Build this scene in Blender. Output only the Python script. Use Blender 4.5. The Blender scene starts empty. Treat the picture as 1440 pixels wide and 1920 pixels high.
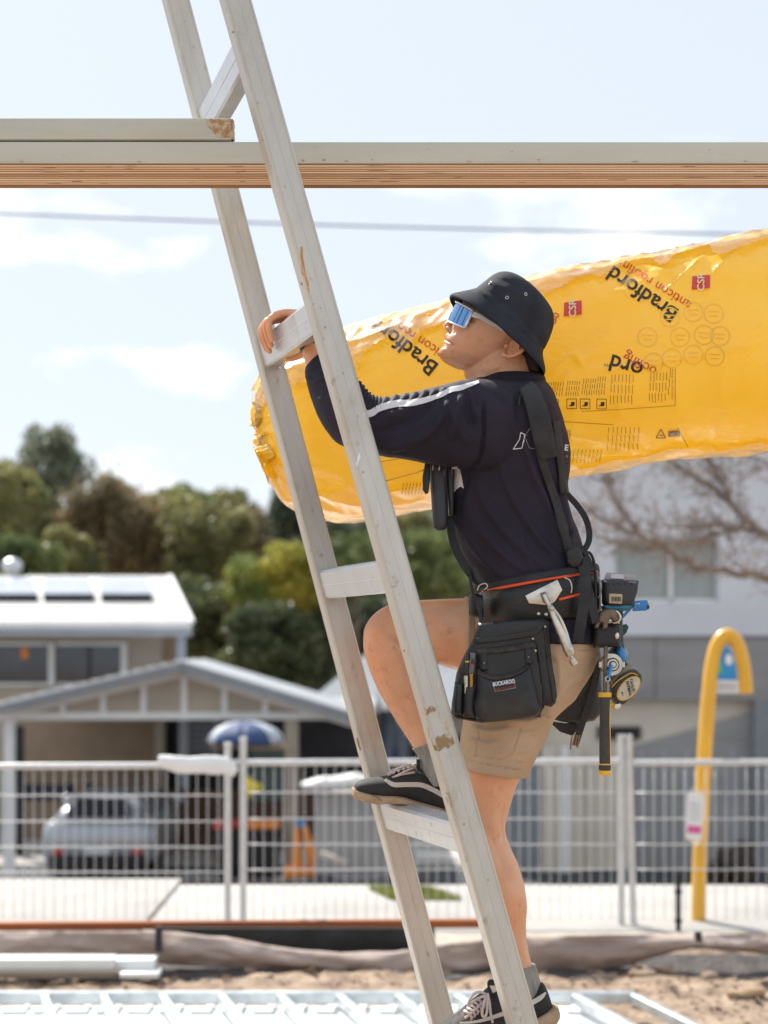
import bpy, bmesh, math, random
import numpy as np
from mathutils import Vector, Matrix, noise
from mathutils.bvhtree import BVHTree
from mathutils.geometry import delaunay_2d_cdt
random.seed(7); rng = np.random.default_rng(7)
scn = bpy.context.scene
R = math.radians
# ------------------------------------------------------------------ camera, sky, sun, exposure
CAMZ = 1.7; FPX = 2900.0; HORIZ = 1204.0; CX = 720.0
cam_d = bpy.data.cameras.new('camera'); cam = bpy.data.objects.new('camera', cam_d)
scn.collection.objects.link(cam); scn.camera = cam
cam.location = (0, 0, CAMZ); cam.rotation_euler = (R(90), 0, 0)
cam_d.sensor_fit = 'AUTO'; cam_d.sensor_width = 36; cam_d.lens = FPX / 1920 * 36
cam_d.shift_y = (HORIZ - 960) / 1920
cam_d.clip_start = .1; cam_d.clip_end = 3000
cam_d.dof.use_dof = True; cam_d.dof.focus_distance = 3.55; cam_d.dof.aperture_fstop = 2.5
SUN = Vector((-.42, .60, .80)).normalized()
elev = math.asin(SUN.z); azim = math.atan2(SUN.x, SUN.y)      # clockwise from +Y
world = bpy.data.worlds.new('World'); scn.world = world; world.use_nodes = True
nt = world.node_tree; nt.nodes.clear()
N = nt.nodes.new; L = nt.links.new
out = N('ShaderNodeOutputWorld'); bg = N('ShaderNodeBackground')
sky = N('ShaderNodeTexSky'); sky.sky_type = 'NISHITA'; sky.sun_disc = False
sky.sun_elevation = elev; sky.sun_rotation = azim
sky.air_density = 1.0; sky.dust_density = 1.2; sky.ozone_density = 1.2
tc = N('ShaderNodeTexCoord'); mp = N('ShaderNodeMapping'); mp.inputs['Scale'].default_value = (1, 1, 2.6); mp.inputs['Location'].default_value = (8.5, 4.5, 11.5)
L(tc.outputs['Generated'], mp.inputs['Vector'])
nz = N('ShaderNodeTexNoise'); nz.inputs['Scale'].default_value = 5.5; nz.inputs['Detail'].default_value = 7
nz.inputs['Roughness'].default_value = .58; L(mp.outputs['Vector'], nz.inputs['Vector'])
rp = N('ShaderNodeValToRGB'); rp.color_ramp.elements[0].position = .53; rp.color_ramp.elements[1].position = .70
L(nz.outputs['Fac'], rp.inputs['Fac'])
sep = N('ShaderNodeSeparateXYZ'); L(tc.outputs['Generated'], sep.inputs['Vector'])
low = N('ShaderNodeMapRange'); low.inputs['From Min'].default_value = .31; low.inputs['From Max'].default_value = .25
L(sep.outputs['Z'], low.inputs['Value'])
mul = N('ShaderNodeMath'); mul.operation = 'MULTIPLY'; L(rp.outputs['Color'], mul.inputs[0]); L(low.outputs['Result'], mul.inputs[1])
haze = N('ShaderNodeMix'); haze.data_type = 'RGBA'; haze.inputs['Factor'].default_value = .84
L(sky.outputs['Color'], haze.inputs['A']); haze.inputs['B'].default_value = (5.7, 6.15, 6.75, 1)
cl = N('ShaderNodeMix'); cl.data_type = 'RGBA'; L(mul.outputs[0], cl.inputs['Factor'])
L(haze.outputs['Result'], cl.inputs['A']); cl.inputs['B'].default_value = (10.0, 10.1, 10.2, 1)
L(cl.outputs['Result'], bg.inputs['Color']); bg.inputs['Strength'].default_value = .10
L(bg.outputs['Background'], out.inputs['Surface'])
sun_d = bpy.data.lights.new('sun', 'SUN'); sun_d.energy = 5.0; sun_d.angle = R(.55); sun_d.color = (1, .95, .87)
sun = bpy.data.objects.new('sun', sun_d); scn.collection.objects.link(sun)
sun.rotation_euler = SUN.to_track_quat('Z', 'Y').to_euler(); sun.location = (-5, 8, 12)
vs = scn.view_settings; vs.view_transform = 'Standard'; vs.look = 'None'; vs.gamma = 1; vs.use_curve_mapping = False
vs.exposure = 0.62
scn.cycles.max_bounces = 8; scn.cycles.diffuse_bounces = 4; scn.cycles.sample_clamp_indirect = 8
scn.cycles.use_denoising = True

# ------------------------------------------------------------------ helpers
def P(x, y, Y):
    return Vector(((x - CX) / FPX * Y, Y, CAMZ - (y - HORIZ) / FPX * Y))
def topx(v):
    return (CX + v[0] * FPX / v[1], HORIZ - (v[2] - CAMZ) * FPX / v[1])
def link(o):
    scn.collection.objects.link(o); return o
def tag(o, label=None, cat=None, group=None, kind=None):
    if label: o['label'] = label
    if cat: o['category'] = cat
    if group: o['group'] = group
    if kind: o['kind'] = kind
    return o
def thing(name, loc, label=None, cat=None, group=None):
    o = link(bpy.data.objects.new(name, None)); o.location = loc; o.empty_display_size = .1
    return tag(o, label, cat, group)
def adopt(o, parent):
    o.parent = parent
    l = Vector(parent.location); p = parent.parent
    while p: p = None
    o.matrix_parent_inverse = Matrix.Translation(-parent_world(parent))
    return o
def parent_world(p):
    # things are only translated; their parts sit at the world origin with world-space vertices
    if p.parent is None: return Vector(p.location)
    return Vector((0, 0, 0))
def cat_rom(st, sub):
    st = [np.array(s, float) for s in st]; o = []
    n = len(st)
    for i in range(n - 1):
        p0 = st[max(i - 1, 0)]; p1 = st[i]; p2 = st[i + 1]; p3 = st[min(i + 2, n - 1)]
        for k in range(sub):
            t = k / sub
            o.append(.5 * ((2 * p1) + (-p0 + p2) * t + (2 * p0 - 5 * p1 + 4 * p2 - p3) * t * t + (-p0 + 3 * p1 - 3 * p2 + p3) * t ** 3))
    o.append(st[-1]); return o
class MB:
    def __init__(s): s.v = []; s.f = []; s.m = []
    def add(s, vs_, fs, m=0):
        b = len(s.v); s.v += [tuple(v) for v in vs_]; s.f += [tuple(i + b for i in f) for f in fs]; s.m += [m] * len(fs); return s
    def box(s, a, b, m=0):
        x0, y0, z0 = a; x1, y1, z1 = b
        return s.add([(x0, y0, z0), (x1, y0, z0), (x1, y1, z0), (x0, y1, z0), (x0, y0, z1), (x1, y0, z1), (x1, y1, z1), (x0, y1, z1)],
                     [(0, 3, 2, 1), (4, 5, 6, 7), (0, 1, 5, 4), (1, 2, 6, 5), (2, 3, 7, 6), (3, 0, 4, 7)], m)
    def bpx(s, x1, y1, x2, y2, Y, d, m=0):
        a = P(x1, y2, Y); b = P(x2, y1, Y); return s.box((a.x, Y, a.z), (b.x, Y + d, b.z), m)
    def bar(s, a, b, w, h, up=(0, 1, 0), m=0, bevel=0):
        a = Vector(a); b = Vector(b); d = (b - a).normalized(); u = Vector(up); u = (u - d * u.dot(d)).normalized(); r = d.cross(u)
        if bevel:
            c = bevel; pr = [(w/2 - c, h/2), (w/2, h/2 - c), (w/2, -h/2 + c), (w/2 - c, -h/2), (-w/2 + c, -h/2), (-w/2, -h/2 + c), (-w/2, h/2 - c), (-w/2 + c, h/2)]
        else: pr = [(w/2, h/2), (w/2, -h/2), (-w/2, -h/2), (-w/2, h/2)]
        n = len(pr); vs_ = [e + r * p[0] + u * p[1] for e in (a, b) for p in pr]
        fs = [(i, (i + 1) % n, n + (i + 1) % n, n + i) for i in range(n)] + [tuple(range(n))[::-1], tuple(range(n, 2 * n))]
        return s.add(vs_, fs, m)
    def tube(s, pts, r, n=10, m=0, closed=False):
        pts = [Vector(p) for p in pts]; k = len(pts); rs = r if isinstance(r, (list, tuple)) else [r] * k
        up = None; vs_ = []
        for i in range(k):
            if closed: d = pts[(i + 1) % k] - pts[i - 1]
            else: d = pts[min(i + 1, k - 1)] - pts[max(i - 1, 0)]
            d.normalize()
            if up is None:
                up = Vector((0, 0, 1)) if abs(d.z) < .9 else Vector((1, 0, 0))
            up = (up - d * up.dot(d)).normalized(); q = d.cross(up)
            for j in range(n):
                a = 2 * math.pi * j / n; vs_.append(pts[i] + (up * math.cos(a) + q * math.sin(a)) * rs[i])
        fs = []
        for i in range(k if closed else k - 1):
            for j in range(n):
                a = i * n; b = ((i + 1) % k) * n; fs.append((a + j, b + j, b + (j + 1) % n, a + (j + 1) % n))
        if not closed: fs += [tuple(range(n)), tuple(range((k - 1) * n, k * n))[::-1]]
        return s.add(vs_, fs, m)
    def loft(s, st, sub=4, n=28, m=0, caps=True, e=2.0, fn=None):
        rr = cat_rom(st, sub); vs_ = []
        for i, q in enumerate(rr):
            a = P(q[0], q[1], q[4]); b = P(q[2], q[3], q[4]); c = (a + b) / 2; h = (b - a) / 2
            for j in range(n):
                t = 2 * math.pi * j / n; ct, st_ = math.cos(t), math.sin(t)
                ct = math.copysign(abs(ct) ** (2 / e), ct); st_ = math.copysign(abs(st_) ** (2 / e), st_)
                k = fn(i / (len(rr) - 1), t) if fn else 1
                vs_.append(c + (h * ct + Vector((0, q[5] * st_, 0))) * k)
        K = len(rr)
        fs = [(i * n + j, i * n + (j + 1) % n, (i + 1) * n + (j + 1) % n, (i + 1) * n + j) for i in range(K - 1) for j in range(n)]
        if caps: fs += [tuple(range(n))[::-1], tuple(range((K - 1) * n, K * n))]
        return s.add(vs_, fs, m)
    def ell(s, c, r, rot=None, n=16, m=0):
        c = Vector(c); vs_ = []; 
        for i in range(n // 2 + 1):
            a = math.pi * i / (n // 2)
            for j in range(n):
                b = 2 * math.pi * j / n; v = Vector((math.sin(a) * math.cos(b) * r[0], math.sin(a) * math.sin(b) * r[1], math.cos(a) * r[2]))
                if rot: v = rot @ v
                vs_.append(c + v)
        fs = [(i * n + j, (i + 1) * n + j, (i + 1) * n + (j + 1) % n, i * n + (j + 1) % n) for i in range(n // 2) for j in range(n)]
        return s.add(vs_, fs, m)
    def build(s, name, mats, parent=None, smooth=False, sharp=None, bevel=0, fix=False):
        me = bpy.data.meshes.new(name); me.from_pydata([tuple(v) for v in s.v], [], s.f); me.validate(); me.update()
        if not isinstance(mats, (list, tuple)): mats = [mats]
        for m in mats: me.materials.append(m)
        if len(mats) > 1 and len(me.polygons) == len(s.m): me.polygons.foreach_set('material_index', s.m)
        if fix:
            bm = bmesh.new(); bm.from_mesh(me); bmesh.ops.recalc_face_normals(bm, faces=bm.faces); bm.to_mesh(me); bm.free()
        if bevel:
            bm = bmesh.new(); bm.from_mesh(me); bmesh.ops.remove_doubles(bm, verts=bm.verts, dist=1e-6)
            bmesh.ops.recalc_face_normals(bm, faces=bm.faces)
            es = [e for e in bm.edges if len(e.link_faces) == 2 and e.calc_face_angle(0) > .5]
            bmesh.ops.bevel(bm, geom=es, offset=bevel, segments=2, profile=.5, affect='EDGES'); bm.to_mesh(me); bm.free()
        if smooth or bevel:
            me.polygons.foreach_set('use_smooth', [True] * len(me.polygons))
            if sharp or bevel: me.set_sharp_from_angle(angle=R(sharp or 40))
        o = link(bpy.data.objects.new(name, me))
        if parent is not None: adopt(o, parent)
        return o
def bake_mods(o):
    dg = bpy.context.evaluated_depsgraph_get(); me = bpy.data.meshes.new_from_object(o.evaluated_get(dg), depsgraph=dg)
    mats = list(o.data.materials); o.modifiers.clear(); o.data = me
    if not me.materials:
        for m in mats: me.materials.append(m)
    return o
def remesh(o, vox, smooth=4, fac=.5):
    m = o.modifiers.new('r', 'REMESH'); m.mode = 'VOXEL'; m.voxel_size = vox; m.use_smooth_shade = True
    if smooth:
        q = o.modifiers.new('s', 'SMOOTH'); q.iterations = smooth; q.factor = fac
    bake_mods(o); o.data.polygons.foreach_set('use_smooth', [True] * len(o.data.polygons)); return o
def get_co(o):
    a = np.empty(len(o.data.vertices) * 3); o.data.vertices.foreach_get('co', a); return a.reshape(-1, 3)
def get_no(o):
    a = np.empty(len(o.data.vertices) * 3); o.data.vertices.foreach_get('normal', a); return a.reshape(-1, 3)
def set_co(o, c):
    o.data.vertices.foreach_set('co', c.ravel()); o.data.update()
def pxs(c):
    return np.stack([CX + c[:, 0] * FPX / c[:, 1], HORIZ - (c[:, 2] - CAMZ) * FPX / c[:, 1]], 1)
def seg_dist(p, poly):
    """distance in px to a polyline and the running parameter 0..1"""
    poly = np.array(poly, float); ln = np.linalg.norm(np.diff(poly, axis=0), axis=1); cum = np.concatenate([[0], np.cumsum(ln)]); best = np.full(len(p), 1e9); tt = np.zeros(len(p))
    for i in range(len(poly) - 1):
        a, b = poly[i], poly[i + 1]; ab = b - a; t = np.clip(((p - a) @ ab) / (ab @ ab + 1e-9), 0, 1)
        d = np.linalg.norm(p - (a + t[:, None] * ab), axis=1); k = d < best; best[k] = d[k]; tt[k] = (cum[i] + t[k] * ln[i]) / cum[-1]
    return best, tt
GAIN = 1.0
def folds(o, lst, back=False, taper=True):
    """raise (amp>0) or sink creases along pixel polylines on the side facing the camera; amp in mm, width in px"""
    c = get_co(o); n = get_no(o); p = pxs(c); d = np.zeros(len(c))
    w0 = np.clip(-n[:, 1] * 2.5 + .35, 0, 1) if not back else 1
    for poly, w, amp in lst:
        pp = np.array(cat_rom(poly, 5)) if len(poly) > 2 else poly
        q, t = seg_dist(p, pp); tp = np.clip(np.sin(np.pi * np.clip(t, .02, .98)) * 1.8, 0, 1) if taper else 1
        d += GAIN * amp / 1000 * np.exp(-(q / w) ** 2) * tp
    set_co(o, c + n * (d * w0)[:, None]); return o
def ndisp(o, scale, amp, stretch=(1, 1, 1), ridged=False, seed=0.):
    c = get_co(o); n = get_no(o); s = np.array(stretch) * scale
    q = c * s + seed; d = np.array([noise.noise(Vector(v)) for v in q])
    if ridged: d = 1 - np.abs(d) * 2.5
    set_co(o, c + n * (d * amp)[:, None]); return o
def bvh_of(*objs):
    V = []; F = []
    for o in objs:
        b = len(V); V += [tuple(v) for v in get_co(o)]; F += [tuple(i + b for i in p.vertices) for p in o.data.polygons]
    return BVHTree.FromPolygons(V, F)
CAM = Vector((0, 0, CAMZ))
def cast(x, y, bvh, default=3.6):
    d = P(x, y, 1) - CAM; d.normalize(); h = bvh.ray_cast(CAM, d)
    if h[0] is None: return P(x, y, default), Vector((0, -1, 0)), False
    n = h[1]
    if n.dot(d) > 0: n = -n
    return h[0], n, True
def drape(pts2d, faces, bvh, name, m, parent, off=.0015, default=3.6, dirn=False):
    """lay a flat pattern given in pixels onto a surface"""
    vs_ = []; keep = []; last = None
    for (x, y) in pts2d:
        p, n, ok = cast(x, y, bvh, default); keep.append(ok)
        d = (CAM - p).normalized(); vs_.append(p + (n * .5 + d * .5).normalized() * off)
    faces = [f for f in faces if all(keep[i] for i in f)]
    b = MB(); b.add(vs_, faces); return b.build(name, m, parent, smooth=True)
def ribbon(line, w, bvh, name, m, parent, off=.003, thick=.0, nw=5, sub=6, default=3.6):
    c = cat_rom([l[:2] for l in line], sub) if len(line) > 2 else [np.array(line[0], float) * (1 - t) + np.array(line[1], float) * t for t in np.linspace(0, 1, sub + 1)]
    ws = w if isinstance(w, (list, tuple)) else None; pts = []; K = len(c)
    for i, p in enumerate(c):
        d = c[min(i + 1, K - 1)] - c[max(i - 1, 0)]; d = d / (np.linalg.norm(d) + 1e-9); nn = np.array([-d[1], d[0]])
        ww = np.interp(i / (K - 1), np.linspace(0, 1, len(ws)), ws) if ws else w
        for j in range(nw): pts.append(tuple(p + nn * ww * (j / (nw - 1) - .5)))
    fs = [(i * nw + j, i * nw + j + 1, (i + 1) * nw + j + 1, (i + 1) * nw + j) for i in range(K - 1) for j in range(nw - 1)]
    o = drape(pts, fs, bvh, name, m, parent, off, default)
    if thick:
        q = o.modifiers.new('t', 'SOLIDIFY'); q.thickness = thick; q.offset = 1
    return o
def strap3(pts, w, t, name, m, parent, face=None, sub=5):
    """free strap through 3-D points (px,py,Y): width w lies across the path in the picture plane unless face is given"""
    pp = [P(*q) for q in pts]; c = [Vector(v) for v in cat_rom([tuple(v) for v in pp], sub)]
    b = MB(); vs_ = []; K = len(c)
    for i in range(K):
        d = (c[min(i + 1, K - 1)] - c[max(i - 1, 0)]).normalized(); nrm = Vector(face or (0, -1, 0)); nrm = (nrm - d * nrm.dot(d)).normalized(); s_ = d.cross(nrm)
        for a, e in ((-1, -1), (1, -1), (1, 1), (-1, 1)): vs_.append(c[i] + s_ * (a * w / 2) + nrm * (e * t / 2))
    fs = [(i * 4 + j, i * 4 + (j + 1) % 4, (i + 1) * 4 + (j + 1) % 4, (i + 1) * 4 + j) for i in range(K - 1) for j in range(4)] + [(3, 2, 1, 0), tuple((K - 1) * 4 + j for j in range(4))]
    b.add(vs_, fs); return b.build(name, m, parent, smooth=True, sharp=50, fix=True)
def text_px(s, cx, cy, size, ang, bvh, name, m, parent, off=.003, sx=1., default=3.9, align='CENTER', flip=False, bold=0, shear=0):
    cu = bpy.data.curves.new(name, 'FONT'); cu.body = s; cu.size = size; cu.align_x = align; cu.align_y = 'CENTER'; cu.offset = bold; cu.resolution_u = 3; cu.shear = shear
    t = link(bpy.data.objects.new(name, cu)); dg = bpy.context.evaluated_depsgraph_get(); me = bpy.data.meshes.new_from_object(t.evaluated_get(dg)); bpy.data.objects.remove(t)
    bm = bmesh.new(); bm.from_mesh(me)
    bmesh.ops.triangulate(bm, faces=bm.faces)
    if size > 14:
        for _ in range(2):
            es = [e for e in bm.edges if e.calc_length() > 7]
            if es: bmesh.ops.subdivide_edges(bm, edges=es, cuts=1); bmesh.ops.triangulate(bm, faces=bm.faces)
    ca, sa = math.cos(R(ang)), math.sin(R(ang)); pts = []
    for v in bm.verts:
        x = v.co.x * sx * (-1 if flip else 1); y = -v.co.y; pts.append((cx + x * ca - y * sa, cy + x * sa + y * ca))
    bm.verts.index_update(); fs = [tuple(v.index for v in f.verts) for f in bm.faces]; bm.free()
    return drape(pts, fs, bvh, name, m, parent, off, default)
def pillow(poly, Y, th, bulge, w=.015, step=.007, name='panel', m=None, parent=None, yf=None, smooth_poly=0, sharp=55, backb=0):
    if smooth_poly:
        poly = [tuple(q) for q in cat_rom(list(poly) + [poly[0]], smooth_poly)][:-1]
    pts = [Vector((P(x, y, Y).x, P(x, y, Y).z)) for x, y in poly]
    # resample outline
    ol = []
    for i in range(len(pts)):
        a, b = pts[i], pts[(i + 1) % len(pts)]; k = max(1, int((b - a).length / step))
        ol += [a.lerp(b, t / k) for t in range(k)]
    n = len(ol); A = np.array([tuple(p) for p in ol]); B = np.roll(A, -1, 0)
    mn, mx = A.min(0), A.max(0); gx, gy = np.meshgrid(np.arange(mn[0], mx[0], step), np.arange(mn[1], mx[1], step)); g = np.stack([gx.ravel(), gy.ravel()], 1)
    def inside(q):
        c = np.zeros(len(q), bool)
        for a, b in zip(A, B):
            k = ((a[1] > q[:, 1]) != (b[1] > q[:, 1])); c ^= k & (q[:, 0] < (b[0] - a[0]) * (q[:, 1] - a[1]) / (b[1] - a[1] + 1e-12) + a[0])
        return c
    def dist(q):
        best = np.full(len(q), 9.)
        for a, b in zip(A, B):
            ab = b - a; t = np.clip(((q - a) @ ab) / (ab @ ab + 1e-12), 0, 1); best = np.minimum(best, np.linalg.norm(q - a - t[:, None] * ab, axis=1))
        return best
    if len(g):
        g = g[inside(g)]
        if len(g): g = g[dist(g) > step * .45]
    allp = ol + [Vector(q) for q in g]
    r = delaunay_2d_cdt(allp, [(i, (i + 1) % n) for i in range(n)], [], 1, 1e-6)
    V2 = np.array([tuple(v) for v in r[0]]); F = [tuple(f) for f in r[2]]
    cen = np.array([V2[list(f)].mean(0) for f in F]); ins = inside(cen); F = [f for f, k in zip(F, ins) if k]
    d = dist(V2); pr = np.sqrt(np.clip(1 - (1 - np.clip(d / w, 0, 1)) ** 2, 0, 1))
    off = np.array([yf(*topx((v[0], Y, v[1]))) if yf else 0 for v in V2])
    fr = [(v[0], Y + o_ - th / 2 - bulge * q, v[1]) for v, q, o_ in zip(V2, pr, off)]; bk = [(v[0], Y + o_ + th / 2 + backb * q, v[1]) for v, q, o_ in zip(V2, pr, off)]
    K = len(V2); b = MB(); b.add(fr + bk, [])
    # boundary edges
    cnt = {}
    for f in F:
        for i in range(len(f)):
            e = (f[i], f[(i + 1) % len(f)]); k = tuple(sorted(e)); cnt.setdefault(k, []).append(e)
    fs = list(F) + [tuple(i + K for i in f[::-1]) for f in F] + [(e[0][1], e[0][0], e[0][0] + K, e[0][1] + K) for e in cnt.values() if len(e) == 1]
    b.f = fs; b.m = [0] * len(fs)
    return b.build(name, m, parent, smooth=True, sharp=sharp, fix=True)
def dup(o, name=None, **kw):
    c = link(o.copy())
    for ch in list(o.children):
        d = link(ch.copy()); d.parent = c
        for g in ch.children:
            e = link(g.copy()); e.parent = d
    return c

# ------------------------------------------------------------------ materials
def mat(name, col, rough=.6, metal=0, var=.15, vs=6., bump=0., bs=80., spec=.5, coat=0, coatr=.1, transl=0, sss=0, col2=None, stretch=(1, 1, 1), detail=4, ramp=(.35, .65), aniso=0, rvar=0, tint=None):
    m = bpy.data.materials.new(name); m.use_nodes = True; t = m.node_tree; b = t.nodes['Principled BSDF']
    tcn = t.nodes.new('ShaderNodeTexCoord'); mpn = t.nodes.new('ShaderNodeMapping'); mpn.inputs['Scale'].default_value = stretch
    t.links.new(tcn.outputs['Object'], mpn.inputs['Vector'])
    n1 = t.nodes.new('ShaderNodeTexNoise'); n1.inputs['Scale'].default_value = vs; n1.inputs['Detail'].default_value = detail; n1.inputs['Roughness'].default_value = .6
    t.links.new(mpn.outputs['Vector'], n1.inputs['Vector'])
    r = t.nodes.new('ShaderNodeValToRGB'); c2 = col2 or tuple(c * (1 - var) for c in col); c1 = col if col2 else tuple(min(1, c * (1 + var * .6)) for c in col)
    r.color_ramp.elements[0].color = (*c2, 1); r.color_ramp.elements[1].color = (*c1, 1); r.color_ramp.elements[0].position = ramp[0]; r.color_ramp.elements[1].position = ramp[1]
    t.links.new(n1.outputs['Fac'], r.inputs['Fac']); t.links.new(r.outputs['Color'], b.inputs['Base Color'])
    b.inputs['Roughness'].default_value = rough; b.inputs['Metallic'].default_value = metal; b.inputs['Specular IOR Level'].default_value = spec
    b.inputs['Coat Weight'].default_value = coat; b.inputs['Coat Roughness'].default_value = coatr
    if sss:
        b.inputs['Subsurface Weight'].default_value = sss; b.inputs['Subsurface Radius'].default_value = (.012, .004, .002); b.inputs['Subsurface Scale'].default_value = 1
    if rvar:
        mr = t.nodes.new('ShaderNodeMapRange'); mr.inputs['To Min'].default_value = max(0, rough - rvar); mr.inputs['To Max'].default_value = min(1, rough + rvar)
        t.links.new(n1.outputs['Fac'], mr.inputs['Value']); t.links.new(mr.outputs['Result'], b.inputs['Roughness'])
    if bump:
        n2 = t.nodes.new('ShaderNodeTexNoise'); n2.inputs['Scale'].default_value = bs; n2.inputs['Detail'].default_value = 5; t.links.new(mpn.outputs['Vector'], n2.inputs['Vector'])
        bp = t.nodes.new('ShaderNodeBump'); bp.inputs['Strength'].default_value = bump; bp.inputs['Distance'].default_value = .002 if bs > 30 else .02
        t.links.new(n2.outputs['Fac'], bp.inputs['Height']); t.links.new(bp.outputs['Normal'], b.inputs['Normal'])
    if transl:
        o = t.nodes['Material Output']; tr = t.nodes.new('ShaderNodeBsdfTranslucent'); mx = t.nodes.new('ShaderNodeMixShader'); mx.inputs[0].default_value = transl
        t.links.new(r.outputs['Color'], tr.inputs['Color']); t.links.new(b.outputs[0], mx.inputs[1]); t.links.new(tr.outputs[0], mx.inputs[2]); t.links.new(mx.outputs[0], o.inputs['Surface'])
    return m
# ================================================================== SETTING
M = {}
M['dirt'] = mat('sandy_dirt', (.38, .285, .205), .95, var=.3, vs=7, bump=.9, bs=25, col2=(.19, .13, .09), detail=8)
M['conc'] = mat('pale_concrete', (.385, .37, .35), .9, var=.12, vs=2, bump=.2, bs=60)
M['pale'] = mat('pale_sand', (.46, .41, .35), .95, var=.2, vs=6, bump=.4, bs=40)
M['grassm'] = mat('lawn', (.30, .33, .08), .9, var=.4, vs=8, bump=.5, bs=50)
M['asph'] = mat('asphalt', (.05, .055, .065), .9, var=.2, vs=3, bump=.3, bs=80)
M['geo'] = mat('silt_cloth', (.42, .34, .30), .85, vs=2.2, col2=(.22, .155, .12), bump=.4, bs=60, stretch=(.6, 1, 3), ramp=(.3, .62))
M['trenchdk'] = mat('trench_dark', (.02, .02, .022), .45, var=.3, bump=.6, bs=12)
M['oboard'] = mat('orange_formply', (.42, .115, .02), .6, vs=3, col2=(.22, .06, .015), stretch=(.3, 1, 8))
M['galv'] = mat('galvanised_steel', (.62, .66, .68), .38, .75, var=.15, vs=14, rvar=.1)
M['whsteel'] = mat('white_steel_sheet', (.80, .81, .80), .45, .1, var=.06, vs=5)
M['white'] = mat('white_paint', (.78, .78, .77), .5, var=.06, vs=3)
M['greyp'] = mat('blue_grey_paint', (.42, .46, .52), .6, var=.08, vs=2)
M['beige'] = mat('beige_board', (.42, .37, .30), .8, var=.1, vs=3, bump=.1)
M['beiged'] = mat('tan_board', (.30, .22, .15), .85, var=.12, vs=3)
M['cream'] = mat('cream_render', (.62, .57, .48), .85, var=.08, vs=1.5)
M['roofw'] = mat('white_roof_steel', (.50, .50, .50), .45, .0, var=.07, vs=2)
M['roofshade'] = mat('shaded_roof_steel', (.33, .35, .375), .5, .0, var=.1, vs=2)  # darker copy of the white roof steel, shade put into the colour
M['gutter'] = mat('grey_gutter', (.22, .24, .26), .5, var=.1)
M['solar'] = mat('solar_glass', (.40, .43, .50), .15, .0, var=.1, vs=2, spec=.8)  # sky reflection put into the pale base colour
M['dark'] = mat('near_black_and_shade', (.025, .025, .03), .8, var=.3, vs=3)  # near-black parts; also the shade of interiors put into colour
M['glassd'] = mat('dark_window_glass', (.03, .035, .05), .06, .0, var=.4, vs=1.2, spec=.8)
M['glassg'] = mat('curtained_window', (.34, .37, .36), .15, var=.1, vs=2, stretch=(6, 1, 1))
M['wallw'] = mat('white_render', (.66, .68, .72), .85, var=.06, vs=.6)
M['wallg'] = mat('grey_concrete', (.35, .345, .34), .85, vs=.9, col2=(.25, .245, .24), stretch=(.5, 1, 2))
M['silver'] = mat('silver_car_paint', (.40, .43, .47), .28, .3, var=.04, coat=.7)
M['red'] = mat('tail_light_red', (.55, .02, .02), .25, var=.1, coat=.5)
M['tyre'] = mat('tyre_rubber', (.02, .02, .02), .8)
M['fencew'] = mat('galvanised_fence', (.64, .64, .635), .42, .35, var=.1, vs=20)
M['yel'] = mat('yellow_post_paint', (.80, .42, .02), .38, var=.1, vs=4, coat=.4)
M['wood'] = mat('weathered_wood', (.35, .24, .14), .85, var=.3, vs=6, stretch=(1, 1, 6), bump=.4)
M['blue'] = mat('blue_print', (.03, .28, .62), .5, var=.1)
M['green'] = mat('green_print', (.12, .5, .25), .5, var=.1)
M['pink'] = mat('pink_print', (.75, .12, .35), .5, var=.1)
M['red2'] = mat('red_plastic', (.5, .04, .03), .5, var=.1)
M['orange'] = mat('orange_plastic', (.80, .26, .03), .5, var=.15)
M['yelp'] = mat('yellow_cloth', (.75, .6, .03), .7, var=.15)
M['navy'] = mat('blue_canvas', (.03, .065, .17), .7, var=.15)
M['brick'] = mat('brown_timber_fence', (.14, .075, .045), .85, var=.3, vs=4, stretch=(4, 1, .6))
M['cable'] = mat('cable', (.16, .18, .2), .6)

def bx(name, x1, y1, x2, y2, Y, d, m, parent=None, bevel=0):
    return MB().bpx(x1, y1, x2, y2, Y, d).build(name, m, parent, bevel=bevel)

# ---- ground
xs = np.unique(np.concatenate([np.linspace(-900, -6, 14), np.linspace(-6, 6, 300), np.linspace(6, 900, 14)]))
ys = np.unique(np.concatenate([np.linspace(-30, 5, 5), np.linspace(5, 8.6, 110), np.linspace(8.6, 10.9, 12), np.linspace(10.9, 14, 8), np.array([14, 20, 30, 60, 150, 500, 2000.])]))
def gz(x, y):
    z = 0.
    if y > 10.6: z = -1.9 * min(1, (y - 10.6) / 3.0)
    if 5 < y < 8.7 and abs(x) < 6:
        k = min(1, (8.7 - y) * 3) * min(1, (y - 5) * 3)
        z += k * (.035 * noise.noise(Vector((x * 2.2, y * 2.2, 0))) + .022 * noise.noise(Vector((x * 7, y * 7, 3))) + .012 * noise.noise(Vector((x * 22, y * 22, 5))) - .02)
        if y > 7.55 and y < 8.1: z += .02
    return z
gv = [(x, y, gz(x, y)) for y in ys for x in xs]; W_ = len(xs)
gf = [(j * W_ + i, j * W_ + i + 1, (j + 1) * W_ + i + 1, (j + 1) * W_ + i) for j in range(len(ys) - 1) for i in range(W_ - 1)]
g = MB(); g.add(gv, gf); tag(g.build('ground', M['dirt'], smooth=True), kind='structure')
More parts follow.
